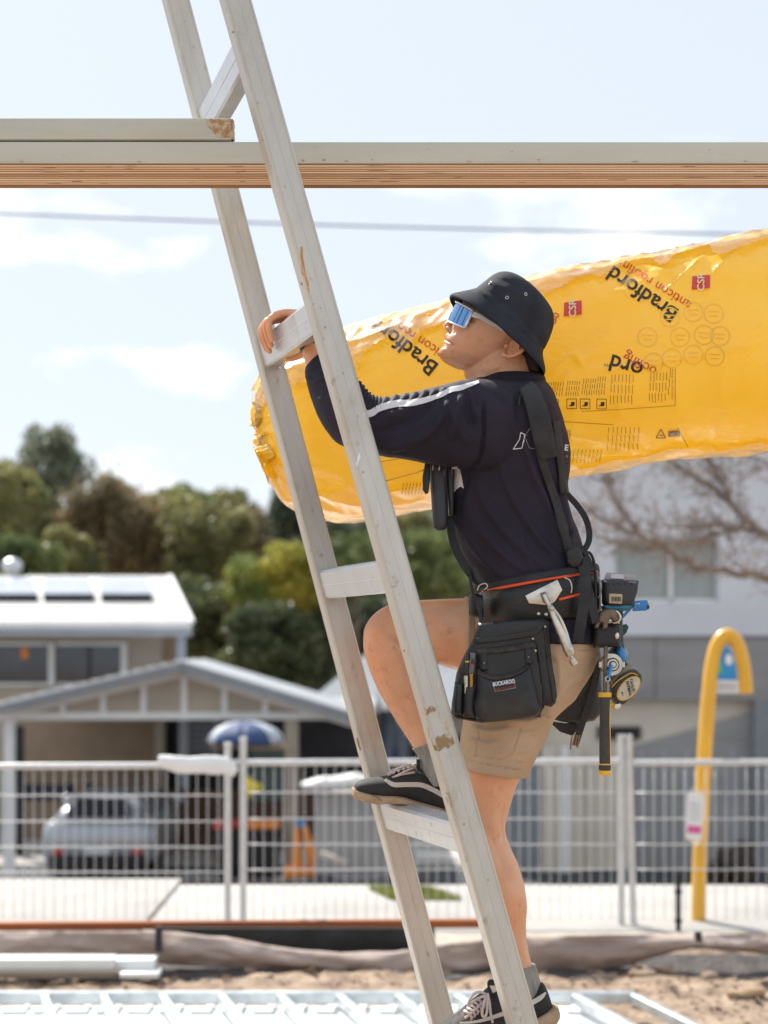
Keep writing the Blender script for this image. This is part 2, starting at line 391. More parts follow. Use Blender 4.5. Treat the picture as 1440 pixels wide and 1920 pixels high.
# dirt crumbs
g = MB()
for k in range(2600):
    x = rng.uniform(-2.6, 2.6); y = rng.uniform(7.1, 8.0) if rng.random() < .6 else rng.uniform(6.2, 8.2)
    if x < 1.25 and y < 7.12: continue
    s = abs(rng.normal(0, .006)) + .004
    if rng.random() < .02: s *= 2.6
    vs_ = [(x + rng.normal(0, .9) * s, y + rng.normal(0, .9) * s, gz(x, y) + rng.uniform(0, 1.1) * s) for _ in range(5)]
    g.add(vs_, [(0, 1, 2), (0, 2, 3), (0, 3, 4), (1, 2, 4), (2, 3, 4), (0, 1, 4)])
tag(g.build('dirt_crumbs', M['dirt']), kind='stuff')
MBs = MB()
MBs.box((-30, 8.62, -.3), (30, 9.0, .012)); tag(MBs.build('sand_strip', M['pale']), kind='structure')
fp = thing('footpath', (0, 9.9, 0)); fp['kind'] = 'structure'
sx = [-14, -9, -4.95, -1.42, .62, 2.65, 4.7, 9, 14]
for i in range(len(sx) - 1):
    MB().box((sx[i] + .008, 9.004, -.3), (sx[i + 1] - .008, 10.72 + (.2 if i < 3 else 0), .02 + (.012 if i == 2 else 0))).build('slab', M['conc'], fp, bevel=.008)
# lawn patch on the verge
lw = MB(); lw.add([P(690, 1661, 10.5), P(800, 1661, 10.5), P(868, 1690, 10.05), P(735, 1690, 10.05)], [(0, 3, 2, 1)])
for v_ in range(4): lw.v[v_] = (lw.v[v_][0], lw.v[v_][1], .026)
tag(lw.build('lawn_patch', M['grassm']), kind='structure')
gb = MB()
for k in range(3500):
    t, u = rng.random(), rng.random(); a = Vector(lw.v[0]).lerp(Vector(lw.v[1]), t); b_ = Vector(lw.v[3]).lerp(Vector(lw.v[2]), t); p = a.lerp(b_, u); h = rng.uniform(.015, .045); dx = rng.normal(0, .012)
    gb.add([(p.x - .003, p.y, .026), (p.x + .003, p.y, .026), (p.x + dx, p.y + rng.normal(0, .01), .026 + h)], [(0, 1, 2)])
tag(gb.build('verge_grass', M['grassm']), kind='stuff')
MB().box((-60, 15, -2.2), (60, 24.6, -1.86)).build('road', M['asph'])['kind'] = 'structure'
MB().box((-60, 24.6, -2.2), (60, 34, -1.84)).build('driveway', M['conc'])['kind'] = 'structure'

# ---- silt fence
def curve(xp, pts): return float(np.interp(xp, [p[0] for p in pts], [p[1] for p in pts]))
top = [(-300, 1744), (300, 1746), (420, 1756), (520, 1776), (640, 1786), (740, 1784), (850, 1768), (960, 1756), (1200, 1752), (1440, 1750), (1900, 1750)]
bot = [(-300, 1800), (300, 1806), (520, 1822), (700, 1830), (940, 1826), (1080, 1828), (1180, 1810), (1300, 1776), (1360, 1782), (1440, 1790), (1900, 1800)]
st = MB(); nx, nzv = 260, 14; vv = []
for i in range(nx + 1):
    xp = -300 + 2200 * i / nx
    for j in range(nzv + 1):
        t = j / nzv; yy = curve(xp, top) * (1 - t) + curve(xp, bot) * t
        q = P(xp, yy, 8.0); y = 8.0 - .05 * math.sin(t * 3.1) * (1 + .5 * noise.noise(Vector((xp / 90, 0, 0)))) + .035 * noise.noise(Vector((xp / 60, t * 2.5, 1))) + .012 * noise.noise(Vector((xp / 18, t * 7, 2)))
        vv.append((q.x, y, q.z))
st.add(vv, [(i * (nzv + 1) + j, i * (nzv + 1) + j + 1, (i + 1) * (nzv + 1) + j + 1, (i + 1) * (nzv + 1) + j) for i in range(nx) for j in range(nzv)])
sr = thing('silt_fence', P(700, 1815, 8.0), 'sagging brown silt cloth barrier pinned along the dirt edge', 'silt fence')
o = st.build('cloth', M['geo'], sr, smooth=True); q = o.modifiers.new('t', 'SOLIDIFY'); q.thickness = .004
for x in (297, 1310):
    MB().bpx(x - 6, 1738 if x < 500 else 1748, x + 6, 1784 if x < 500 else 1778, 7.93, .03).build('stake', M['dark'], sr)
for i, (x1, x2) in enumerate([(300, 560), (560, 800)]):
    pass
tag(MB().bpx(300, 1740, 815, 1815, 8.3, .02).build('dark_trench_sheet', M['trenchdk']), 'dark sheet added for the dark of the trench behind the sagging silt cloth', 'sheet')  # darkness of the trench put in as a near-black sheet
ob = MB(); ob.bar(P(-160, 1737, 8.5), P(905, 1731, 8.5), .05, .045, (0, 0, 1)); tag(ob.build('formwork_board', M['oboard'], bevel=.004), 'long orange brown formwork board lying behind the silt cloth', 'board')
# dark band under the cloth: its shadow on the dirt put into the colour
mb = MB(); vv = []
for i in range(200):
    x = -2.2 + 5.0 * i / 199
    for j in range(8):
        t = j / 7; y = 8.15 - t * .32; z = .06 * (1 - t) ** 1.5 - .004 + .012 * noise.noise(Vector((x * 8, t * 4, 9)))
        vv.append((x, y, z))
mb.add(vv, [(i * 8 + j, (i + 1) * 8 + j, (i + 1) * 8 + j + 1, i * 8 + j + 1) for i in range(199) for j in range(7)])
M['dirtshade'] = mat('shaded_dirt', (.09, .075, .07), .8, vs=9, col2=(.045, .04, .04), bump=.7, bs=30)
tag(mb.build('shaded_bank', M['dirtshade'], smooth=True), kind='structure')
# ---- boards stack at left
bs_ = thing('board_stack', P(80, 1836, 7.7), 'low stack of white and grey boards lying on the dirt at the left', 'board stack')
for (x1, y1, x2, y2, Y, d, m) in [(-150, 1799, 212, 1818, 7.68, .13, 'white'), (-150, 1818.5, 222, 1827, 7.66, .13, 'beige'), (214, 1800, 289, 1822, 7.72, .12, 'whsteel'), (224, 1825, 297, 1835, 7.64, .12, 'whsteel'), (-150, 1827.5, 216, 1835, 7.69, .14, 'beige')]:
    bx('board', x1, y1, x2, y2, Y, d, M[m], bs_, bevel=.003)
# ---- steel wall frame on the ground
fr = thing('steel_wall_frame', P(700, 1868, 7.4), 'galvanised steel wall frame lying flat over white ribbed sheets', 'steel frame')
zt = .085
def rail_pt(xp, Y0=7.03): return Vector(((xp - CX) / FPX * Y0, Y0, zt))
FD = Vector((.302, -1, 0))
a = rail_pt(-160); b = rail_pt(1190); f_ = MB(); f_.bar(a, b, .05, .055, (0, 0, 1), bevel=.008); f_.build('rail', M['galv'], fr, smooth=True, sharp=40)
stm = None
for k in range(-2, 12):
    xp = 1184 - 110.2 * (11 - k)
    a = rail_pt(xp) + FD * .03
    if stm is None:
        f_ = MB(); f_.bar(Vector((0, 0, 0)), FD * 2.4, .038, .05, (0, 0, 1), bevel=.006); so = f_.build('stud', M['galv'], fr, smooth=True, sharp=40); stm = so.data; so.location = a
    else:
        so = link(bpy.data.objects.new('stud', stm)); adopt(so, fr); so.location = a
rs = thing('ribbed_sheet', P(500, 1885, 7.0), 'white ribbed steel sheet lying on the dirt under the steel frame', 'metal sheet')
f_ = MB(); a0 = rail_pt(-160); vv = []; prof = []
xx = 0
while xx < 3.15:
    prof += [(xx, 0), (xx + .10, 0), (xx + .113, .02), (xx + .127, .02), (xx + .14, 0)]; xx += .14
for (dx, dz) in prof:
    for t in (0, 2.3):
        p = Vector((-2.32 + dx, 7.12, .024 + dz)) + FD * t; vv.append(p)
f_.add(vv, [(2 * i, 2 * i + 1, 2 * i + 3, 2 * i + 2) for i in range(len(prof) - 1)])
o = f_.build('sheet', M['whsteel'], rs); q = o.modifiers.new('t', 'SOLIDIFY'); q.thickness = .002
# wood offcut and clods
def rock(name, px, py, Y, r, m, label, cat, sc=(1, 1, .6), rot=0):
    o = MB().ell((0, 0, 0), (r * sc[0], r * sc[1], r * sc[2]), n=14).build(name, m, None, smooth=True); ndisp(o, 9 / r * .1, r * .5, seed=px); o.location = Vector((P(px, py, Y).x, Y, r * sc[2] * .6)); o.rotation_euler[2] = rot
    return tag(o, label, cat)
rock('dirt_clod', 1398, 1862, 7.42, .045, M['wood'], 'long brown clod lying in the pale dirt near the bottom right corner', 'clod', (2.2, .8, .45), .1)
rock('dirt_clod', 470, 1812, 7.95, .035, M['dirt'], 'round tan clod on the dirt rim left of the ladder foot', 'clod')
rock('dirt_clod', 1205, 1830, 7.85, .045, M['dirt'], 'flat pale clod against the silt cloth right of the worker', 'clod', (1.8, 1, .5))
rock('dirt_clod', 1330, 1826, 7.8, .035, M['dirt'], 'small tan clod below the right dark stake', 'clod', (1.3, 1, .7))

# ---- mesh fence
wv = MB(); wv.tube([(0, 0, 0), (0, 0, .985)], .0024, 6); wvm = None
def panel(xa, xb, yta, ytb, label, Yf=9.2, leanb=0):
    r = thing('mesh_fence', (P((xa + xb) / 2, 1700, Yf).x, Yf, .02), label, 'mesh fence', 'temporary mesh fence panels along the footpath')
    def Z(y): return P(0, y, Yf).z
    for (x, yt, ln) in ((xa, yta, 0), (xb, ytb, 0)):
        p0 = Vector((P(x, 0, Yf).x, Yf, .02)); p1 = Vector((P(x - (10 if leanb and x == xa else 0), 0, Yf).x, Yf, Z(yt)))
        f_ = MB(); f_.tube([p0, p1], .021, 14); f_.build('post', M['fencew'], r, smooth=True, sharp=50)
        f_ = MB(); f_.tube([p1 + Vector((0, 0, -.002)), p1 + Vector((0, 0, .02))], .024, 14); f_.build('post_cap', M['fencew'], r, smooth=True, sharp=50)
    yr = 1438 if xa < 400 else 1430
    f_ = MB(); f_.tube([(P(xa, 0, Yf).x, Yf, Z(yr)), (P(xb, 0, Yf).x, Yf, Z(yr - 3))], .019, 14); f_.build('rail', M['fencew'], r, smooth=True, sharp=50)
    for yy in (1491, 1540, 1588, 1635):
        z = Z(yy - (5 if xa > 440 else 0)); pts = [(P(x, 0, Yf).x, Yf - .006 + .003 * math.sin(x), z + .0015 * math.sin(x * 1.7 + yy)) for x in np.linspace(xa, xb, 18)]
        f_ = MB(); f_.tube(pts, .0040, 8); f_.build('cross_wire', M['fencew'], r, smooth=True)
    n = int(round((xb - xa) / 19.0)); 
    for i in range(1, n):
        global wvm
        x = P(xa + (xb - xa) * i / n + rng.uniform(-.8, .8), 0, Yf).x
        if wvm is None:
            o = wv.build('wire', M['fencew'], r, smooth=True); wvm = o.data
        else:
            o = link(bpy.data.objects.new('wire', wvm)); adopt(o, r)
        o.location = (x, Yf + .002, .05); o.scale = (1, 1, (Z(yr) - .05) / .985); o.rotation_euler = (0, rng.normal(0, .002), 0)
    return r
panel(-300, 427, 1400, 1398, 'wire mesh fence panel at the left with the white sheet over its rail')
panel(456, 1165, 1388, 1384, 'wire mesh fence panel in the middle behind the ladder and legs')
panel(1188, 1900, 1384, 1384, 'wire mesh fence panel at the right in front of the yellow post', leanb=1)
f_ = MB(); f_.bpx(427, 1424, 456, 1434, 9.2, .012); tag(f_.build('fence_clamp', M['fencew']), 'small flat clamp joining the two left fence posts', 'clamp')
f_ = MB(); f_.loft([(296, 1420, 299, 1431, 9.165, .02), (306, 1416, 306, 1440, 9.165, .028), (345, 1418, 340, 1450, 9.165, .031), (390, 1417, 388, 1451, 9.165, .030), (425, 1420, 424, 1452, 9.165, .031), (440, 1430, 436, 1456, 9.165, .026), (447, 1440, 441, 1452, 9.165, .012)], 8, 26)
o = f_.build('draped_sheet', M['white'], smooth=True); ndisp(o, 14, .007, (1, 1, 3)); tag(o, 'white folded cloth draped over the left fence rail', 'cloth')
# ---- yellow marker post, plate, picket
r = thing('marker_post', (P(1310, 0, 9.35).x, 9.35, 0), 'yellow hooped marker post with a blue and white sign inside its bend', 'marker post')
Yp = 9.35
hoop = cat_rom([tuple(P(*q, Yp)) for q in [(1309, 1750), (1311, 1640), (1315, 1540), (1322, 1400), (1330, 1290), (1336, 1240), (1346, 1206), (1362, 1191), (1379, 1200), (1390, 1228), (1396, 1262), (1399, 1300)]], 6)
f_ = MB(); f_.tube(hoop, [.044] * 24 + [.042] * (len(hoop) - 24), 20); f_.build('post', M['yel'], r, smooth=True, sharp=60)
sg = [(1338, 1300), (1341, 1258), (1350, 1224), (1362, 1207), (1374, 1218), (1383, 1250), (1388, 1300)]
pn = pillow(sg, Yp, .006, 0, name='sign_panel', m=M['white'], parent=r, step=.03)
sbv = bvh_of(pn)
pts = [(1341, 1275), (1344, 1248), (1352, 1224), (1362, 1210), (1373, 1222), (1380, 1250), (1383, 1275)]
pillow(pts, Yp - .005, .002, 0, name='blue_print', m=M['blue'], parent=r, step=.03)
pillow([(1345, 1262), (1347, 1242), (1352, 1240), (1355, 1262)], Yp - .008, .001, 0, name='green_print', m=M['green'], parent=r, step=.03)
pillow([(1360, 1238), (1361, 1228), (1369, 1226), (1374, 1236), (1371, 1247), (1362, 1246)], Yp - .008, .001, 0, name='white_print', m=M['white'], parent=r, step=.03)
for k in range(3): pillow([(1345, 1282 + k * 5), (1380, 1282 + k * 5), (1380, 1284 + k * 5), (1345, 1284 + k * 5)], Yp - .008, .001, 0, name='print_line', m=M['greyp'], parent=r, step=.05)
r = thing('notice_plate', P(1304, 1530, 9.14), 'small white notice plate with a pink band wired to the right fence panel', 'notice')
pillow([(1291, 1487), (1320, 1489), (1321, 1500), (1316, 1572), (1312, 1577), (1289, 1575), (1286, 1568), (1288, 1495)], 9.15, .004, .001, name='plate', m=M['white'], parent=r, step=.03)
pillow([(1290, 1548), (1315, 1550), (1314, 1563), (1289, 1561)], 9.143, .002, 0, name='pink_band', m=M['pink'], parent=r, step=.03)
for k in range(4): pillow([(1294, 1506 + k * 9), (1313, 1507 + k * 9), (1313, 1509 + k * 9), (1294, 1508 + k * 9)], 9.143, .001, 0, name='print_line', m=M['greyp'], parent=r, step=.05)
for y in (1484, 1578):
    f_ = MB(); c = P(1303, y, 9.16); f_.tube([c + Vector((.025 * math.cos(t), .01 * math.sin(t * 2), .02 * math.sin(t))) for t in np.linspace(0, 6.28, 14)[:-1]], .003, 6, closed=True); f_.build('tie_wire', M['galv'], r, smooth=True)
r = thing('picket', (P(1272, 0, 9.0).x, 8.98, 0), 'short black steel picket standing left of the yellow post', 'picket')
f_ = MB(); f_.bar(P(1272, 1745, 8.98), P(1272, 1637, 8.98), .028, .02, bevel=.004); f_.build('shaft', M['dark'], r)
for y in (1641, 1672, 1727):
    f_ = MB(); f_.bar(P(1272, y + 3, 8.98), P(1272, y - 3, 8.98), .040, .03, bevel=.004); f_.build('collar', M['dark'], r)

# ---- power line
f_ = MB(); f_.tube([P(x, 388 + (x + 300) * .0275 + 9 * math.sin((x + 300) / 2040 * math.pi), 17.5) for x in np.linspace(-300, 1740, 40)], .012, 8)
tag(f_.build('power_line', M['cable'], smooth=True), 'thin dark power line sagging across the sky below the beams', 'cable')

# ---- carport
Yc = 22.8
r = thing('carport', (P(345, 0, Yc).x, Yc, -1.84), 'gabled carport with beige panels and white battens beside the upper house', 'carport')
pk = P(345, 1246, Yc); le = P(-12, 1330, Yc); re = P(700, 1352, Yc)
def slab(a, b, c, d, t, name, m, parent):
    a, b, c, d = map(Vector, (a, b, c, d)); n = (b - a).cross(d - a).normalized()
    if n.z < 0: n = -n
    f_ = MB(); f_.add([a, b, c, d, a - n * t, b - n * t, c - n * t, d - n * t], [(0, 1, 2, 3), (7, 6, 5, 4), (0, 4, 5, 1), (1, 5, 6, 2), (2, 6, 7, 3), (3, 7, 4, 0)])
    return f_.build(name, m, parent, fix=True)
up = Vector((0, 0, .06)); D = Vector((0, 2.6, 0)); fo = Vector((0, -.35, 0))
slab(le + up + fo, pk + up + fo, pk + up + D, le + up + D, .05, 'roof_sheet', M['roofw'], r)
slab(pk + up + fo, re + up + fo, re + up + D, pk + up + D, .05, 'roof_sheet', M['roofshade'], r)  # right slope, turned from the sun: shade painted in by darker steel
def ribs(a, b, n, parent, m, D_, name='roof_rib'):
    f_ = MB()
    for i in range(n):
        p = Vector(a).lerp(Vector(b), (i + .5) / n); f_.bar(p, p + D_, .03, .03, (0, 0, 1))
    o = f_.build(name, m, parent); o['kind'] = 'stuff'; return o
ribs(le + up + fo + Vector((0, 0, .01)), pk + up + fo + Vector((0, 0, .01)), 14, r, M['roofw'], D)
for a, b in ((le, pk), (pk, re)):
    f_ = MB(); f_.bar(a + fo * 1.05 - Vector((0, 0, .03)), b + fo * 1.05 - Vector((0, 0, .03)), .045, .11, (0, 0, 1)); f_.build('bargeboard', M['gutter'], r)
    f_ = MB(); f_.bar(a + Vector((0, -.02, -.12)), b + Vector((0, -.02, -.12)), .05, .12, (0, 0, 1)); f_.build('rafter', M['white'], r)
bts = [41, 117, 193, 269, 345, 421, 497, 573, 640]
def gtop(x): return curve(x, [(-12, 1337), (345, 1254), (700, 1358)])
for i in range(len(bts) + 1):
    x1 = -10 if i == 0 else bts[i - 1]; x2 = 690 if i == len(bts) else bts[i]; pl = [(x1, 1344), (x1, min(gtop(x1), 1343)), (x2, min(gtop(x2), 1343)), (x2, 1344)]
    if x1 < 345 < x2: pl.insert(2, (345, 1254))
    pillow(pl, Yc + .06, .03, 0, name='gable_panel', m=M['beige'], parent=r, step=.4)
for x in bts: bx('batten', x - 5, gtop(x) + 4, x + 5, 1338, Yc - .0, .045, M['white'], r)
MB().box((le.x, Yc + 2.5, P(0, 1345, Yc).z), (re.x, Yc + 7.2, P(0, 1340, Yc).z)).build('unseen_sun_shield', M['roofshade'], r)  # unseen slab added behind the gable to keep the sun off the car
bx('beam', -8, 1336, 694, 1349, Yc - .03, .12, M['white'], r)
for x1, x2, m in ((7, 26, 'white'), (335, 352, 'greyp'), (534, 559, 'beige')): bx('post', x1, 1349, x2, 1655, Yc + (.02 if x1 != 335 else 4.4), .12, M[m], r)
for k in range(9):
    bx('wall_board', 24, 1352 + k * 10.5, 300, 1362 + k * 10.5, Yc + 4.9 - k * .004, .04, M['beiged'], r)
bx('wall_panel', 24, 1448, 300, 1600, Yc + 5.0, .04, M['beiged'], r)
for x1, x2 in ((45, 140), (157, 258)): bx('window', x1, 1470, x2, 1500, Yc + 4.95, .03, M['glassd'], r)
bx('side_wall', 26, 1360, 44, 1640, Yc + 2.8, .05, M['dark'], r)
bx('side_wall', 290, 1352, 306, 1640, Yc + 4.6, .3, M['beige'], r)
# slatted window beyond
for k in range(5): bx('louvre', 356, 1356 + k * 12, 402, 1362 + k * 12, Yc + 4.9, .04, M['greyp'], r)
bx('louvre_frame', 402, 1350, 408, 1425, Yc + 4.85, .05, M['greyp'], r)
bx('interior_shade', 300, 1350, 690, 1640, Yc + 5.4, .05, M['dark'], r)  # near-black sheet: shade inside the carport put into its colour
# timber fence boards behind the bins
r = thing('timber_fence', (P(470, 0, 27).x, 27, -1.84), 'dark brown paling fence behind the wheelie bins', 'fence')
for k in range(24): bx('paling', 300 + k * 12, 1480 + (k % 3), 310.5 + k * 12, 1625, 26.6, .03, M['brick'], r)

# ---- car under the carport
Yk = 23.6
r = thing('car', (P(182, 0, Yk).x, Yk + 2, -1.84), 'silver hatchback parked nose in under the carport', 'car')
def ck(x, y, dy=0): q = P(x, y, Yk); return Vector((q.x, Yk + dy, q.z))
def carring(y1, y2, hw, dy): # (top y, bottom y, half width px, depth)
    a = ck(182, y1, dy); b_ = ck(182, y2, dy); return a, b_, hw * Yk / FPX
f_ = MB(); n = 26; vv = []; secs = [(1560, 1612, 92, .0), (1542, 1625, 104, .06), (1535, 1632, 107, .2), (1534, 1634, 108, 1.0), (1534, 1634, 108, 2.6), (1540, 1634, 107, 3.4), (1552, 1634, 103, 3.9), (1575, 1628, 90, 4.1)]
for s_ in secs:
    a, b_, hw = carring(*s_)
    for j in range(n):
        t = 2 * math.pi * j / n; c_, s2 = math.cos(t), math.sin(t); c_ = math.copysign(abs(c_) ** .38, c_); s2 = math.copysign(abs(s2) ** .45, s2)
        vv.append((a.x + hw * c_, a.y, (a.z + b_.z) / 2 + (a.z - b_.z) / 2 * s2))
f_.add(vv, [(i * n + j, i * n + (j + 1) % n, (i + 1) * n + (j + 1) % n, (i + 1) * n + j) for i in range(len(secs) - 1) for j in range(n)] + [tuple(range(n))[::-1], tuple(range((len(secs) - 1) * n, len(secs) * n))])
f_.build('body', M['silver'], r, smooth=True, sharp=60, fix=True)
f_ = MB(); vv = []; secs = [(1536, 1545, 84, .12), (1515, 1545, 80, .35), (1497, 1545, 72, .75), (1493, 1545, 70, 1.4), (1494, 1545, 70, 2.2), (1510, 1545, 78, 2.8), (1534, 1545, 84, 3.3)]
for s_ in secs:
    a, b_, hw = carring(*s_)
    for j in range(n):
        t = 2 * math.pi * j / n; c_, s2 = math.cos(t), math.sin(t); c_ = math.copysign(abs(c_) ** .5, c_) * (1 - .12 * max(0, s2)); s2 = math.copysign(abs(s2) ** .5, s2)
        vv.append((a.x + hw * c_, a.y, (a.z + b_.z) / 2 + (a.z - b_.z) / 2 * s2))
f_.add(vv, [(i * n + j, i * n + (j + 1) % n, (i + 1) * n + (j + 1) % n, (i + 1) * n + j) for i in range(len(secs) - 1) for j in range(n)] + [tuple(range(n))[::-1], tuple(range((len(secs) - 1) * n, len(secs) * n))])
f_.build('cabin', M['silver'], r, smooth=True, sharp=60, fix=True)
f_ = MB(); f_.add([ck(122, 1531, .08), ck(242, 1531, .08), ck(230, 1502, .5), ck(134, 1502, .5)], [(0, 1, 2, 3)]); o = f_.build('rear_window', M['glassd'], r); o.modifiers.new('t', 'SOLIDIFY').thickness = .02
for x in (107, 257):
    f_ = MB(); f_.bpx(x - 9, 1592, x + 9, 1604, Yk - .03, .08); f_.build('tail_light', M['red'], r, bevel=.01)
bx('number_plate', 160, 1592, 206, 1602, Yk - .04, .03, M['white'], r)
f_ = MB(); f_.bpx(92, 1603, 272, 1634, Yk - .05, .3); f_.build('bumper', M['dark'], r, bevel=.03)
for x, dy in ((88, .7), (276, .7), (88, 3.2), (276, 3.2)):
    f_ = MB(); c = ck(x, 1625, dy); c.z = -1.84 + .31; f_.tube([c - Vector((.09, 0, 0)), c + Vector((.09, 0, 0))], .31, 24); f_.build('wheel', M['tyre'], r, smooth=True, sharp=40)
for x in (70, 294):
    f_ = MB(); f_.ell(ck(x, 1528, 2.3), (.11, .06, .08)); f_.build('mirror', M['silver'], r, smooth=True)

# ---- upper house
Yh = 29.5
r = thing('house', (P(100, 0, Yh).x, Yh, -1.84), 'two storey beige house with a white steel roof and solar panels', 'house')
for k in range(7):
    bx('weatherboard', -140, 1190 + k * 17, 302, 1206.4 + k * 17, Yh + .25 - k * .003, .06, M['beige'], r)
bx('wall', -140, 1309, 302, 1650, Yh + .25, .2, M['beige'], r)
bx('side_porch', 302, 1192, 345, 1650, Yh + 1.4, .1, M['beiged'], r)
for x1, x2 in ((-140, 92), (106, 228)):
    w_ = bx('window', x1, 1208, x2, 1284, Yh + .17, .05, M['glassd'], r)
    for (a1, b1, a2, b2) in ((x1, 1204, x2, 1210), (x1, 1281, x2, 1286), (x2 - 1, 1204, x2 + 9, 1286)): bx('window_frame', a1, b1, a2, b2, Yh + .13, .08, M['white'], w_)
bx('window_mullion', 165, 1210, 169, 1282, Yh + .12, .04, M['dark'], r)
bx('curtain', 40, 1215, 52, 1235, Yh + .14, .02, M['orange'], r)
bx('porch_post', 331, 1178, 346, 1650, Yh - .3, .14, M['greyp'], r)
e0 = P(-300, 1166, Yh - .9); e1 = P(359, 1166, Yh - .9); Yr = 33.2; r0 = P(-300, 1080, Yr); r1 = P(318, 1080, Yr)
slab(e0, e1, r1, r0, .06, 'roof', M['roofw'], r)
f_ = MB()
for i in range(46):
    t = (i + .5) / 46; f_.bar(e0.lerp(e1, t) + Vector((0, 0, .012)), e0.lerp(e1, t).lerp(r0.lerp(r1, t), .995) + Vector((0, 0, .012)), .035, .03, (0, 0, 1))
f_.build('roof_rib', M['roofw'], r)['kind'] = 'stuff'
f_ = MB(); f_.bar(e0 + Vector((0, -.05, -.06)), e1 + Vector((0, -.05, -.06)), .12, .12, (0, 0, 1)); f_.build('gutter', M['white'], r)
bx('fascia', -300, 1172, 359, 1192, Yh - .85, .05, M['greyp'], r)
f_ = MB(); f_.bar(e1, r1, .1, .06, (0, 0, 1)); f_.build('hip_cap', M['white'], r)
def onroof(x, t): # x px measured at the eave plane, t along the slope
    k = e0.lerp(r0, t); Y = k.y; return Vector(((x - CX) / FPX * Y, Y, k.z))
slope = (r0 - e0).normalized(); rn = Vector((0, -slope.z, slope.y))
for x1, x2 in ((-40, 66), (82, 172), (190, 280)):
    sp = slab(onroof(x1, .42) + rn * .16, onroof(x2 + 5, .42) + rn * .16, onroof(x2 - 6, .80) + rn * .14, onroof(x1, .80) + rn * .14, .04, 'solar_panel', M['solar'], r)
    f_ = MB(); f_.bar(onroof(x1, .40) + rn * .08, onroof(x2 + 5, .40) + rn * .08, .03, .14, (0, 0, 1)); f_.build('panel_edge', M['dark'], sp)
f_ = MB(); f_.ell(P(23, 1063, 33.4), (.23, .23, .19), n=20); f_.build('roof_vent', M['galv'], r, smooth=True)
f_ = MB(); f_.tube([P(23, 1090, 33.4), P(23, 1072, 33.4)], .13, 16); f_.build('vent_neck', M['galv'], r, smooth=True, sharp=40)

# ---- neighbouring house behind the ladder
Yn = 30.
r = thing('house', (P(720, 0, Yn).x, Yn, -1.84), 'grey roofed house seen behind the ladder and the raised leg', 'house')
a, b, c, d = P(560, 1330, Yn), P(930, 1330, Yn), P(930, 1232, Yn + 4), P(690, 1222, Yn + 4)
slab(a, b, c, d, .06, 'roof', mat('slate_blue_roof', (.17, .19, .22), .6, var=.1, vs=2), r)
f_ = MB(); f_.bar(a, b, .1, .12, (0, 0, 1)); f_.build('gutter', M['white'], r)
bx('chimney_flue', 696, 1228, 716, 1322, Yn - .2, .5, M['white'], r)
bx('wall', 575, 1335, 930, 1650, Yn + .5, .1, M['beige'], r)
bx('garage_interior_shade', 612, 1380, 905, 1610, Yn + .3, .15, M['dark'], r)  # near-black box: shade of the interior put into its colour
pillow([(600, 1372), (700, 1342), (700, 1352), (606, 1392)], Yn - .1, .05, 0, name='awning_edge', m=M['cream'], parent=r, step=.4)
bx('post', 662, 1352, 680, 1612, Yn - .4, .16, M['greyp'], r)
bx('post', 596, 1352, 606, 1612, Yn - .3, .1, M['greyp'], r)
M['tarp'] = mat('slate_tarp', (.10, .13, .18), .5, vs=1.2, col2=(.03, .035, .05), bump=.6, bs=6)
for x in (708, 738):
    f_ = MB(); f_.loft([(x, 1330, x + 34, 1330, Yn - .6, .1), (x - 2, 1400, x + 30, 1400, Yn - .6, .16), (x + 2, 1500, x + 34, 1500, Yn - .6, .2), (x - 3, 1600, x + 36, 1600, Yn - .6, .2)], 6, 20); o = f_.build('tarp', M['tarp'], smooth=True); ndisp(o, 3, .1, (1, 1, .3)); tag(o, 'dark slate tarpaulin hanging behind the raised shin, %s of a pair' % ('left' if x < 720 else 'right'), 'tarpaulin')
pillow([(780, 1600), (1000, 1610), (1010, 1622), (785, 1612)], 25.5, .3, .05, name='plank', m=M['white'], step=.4)
tag(bpy.context.scene.objects['plank'], 'white plank lying low behind the fence between the ladder and the knee', 'plank')
for (x, y, wd, lab) in ((600, 1470, 36, 'left'), (668, 1466, 60, 'right')):
    f_ = MB(); f_.loft([(x - wd, y - 4, x - wd, y + 8, 20, .08), (x - wd * .6, y - 10, x - wd * .6, y + 14, 20, .12), (x, y - 13, x, y + 16, 20, .14), (x + wd * .7, y - 9, x + wd * .7, y + 12, 20, .12), (x + wd, y, x + wd, y + 8, 20, .05)], 6, 20); o = f_.build('sack', M['white'], smooth=True); ndisp(o, 4, .06); tag(o, 'white sack lying behind the middle fence panel, %s one of two' % lab, 'sack')
bx('low_wall', 590, 1486, 740, 1640, 20.2, .3, M['wallg']); tag(scn.objects['low_wall'], 'low grey wall under the white sacks', 'wall')
r = None
o = MB(); o.bar(P(600, 1600, 19.8), P(650, 1618, 19.8), .07, .08); tag(o.build('short_plank', M['cream'], bevel=.01), 'short cream plank leaning against the low grey wall', 'plank')

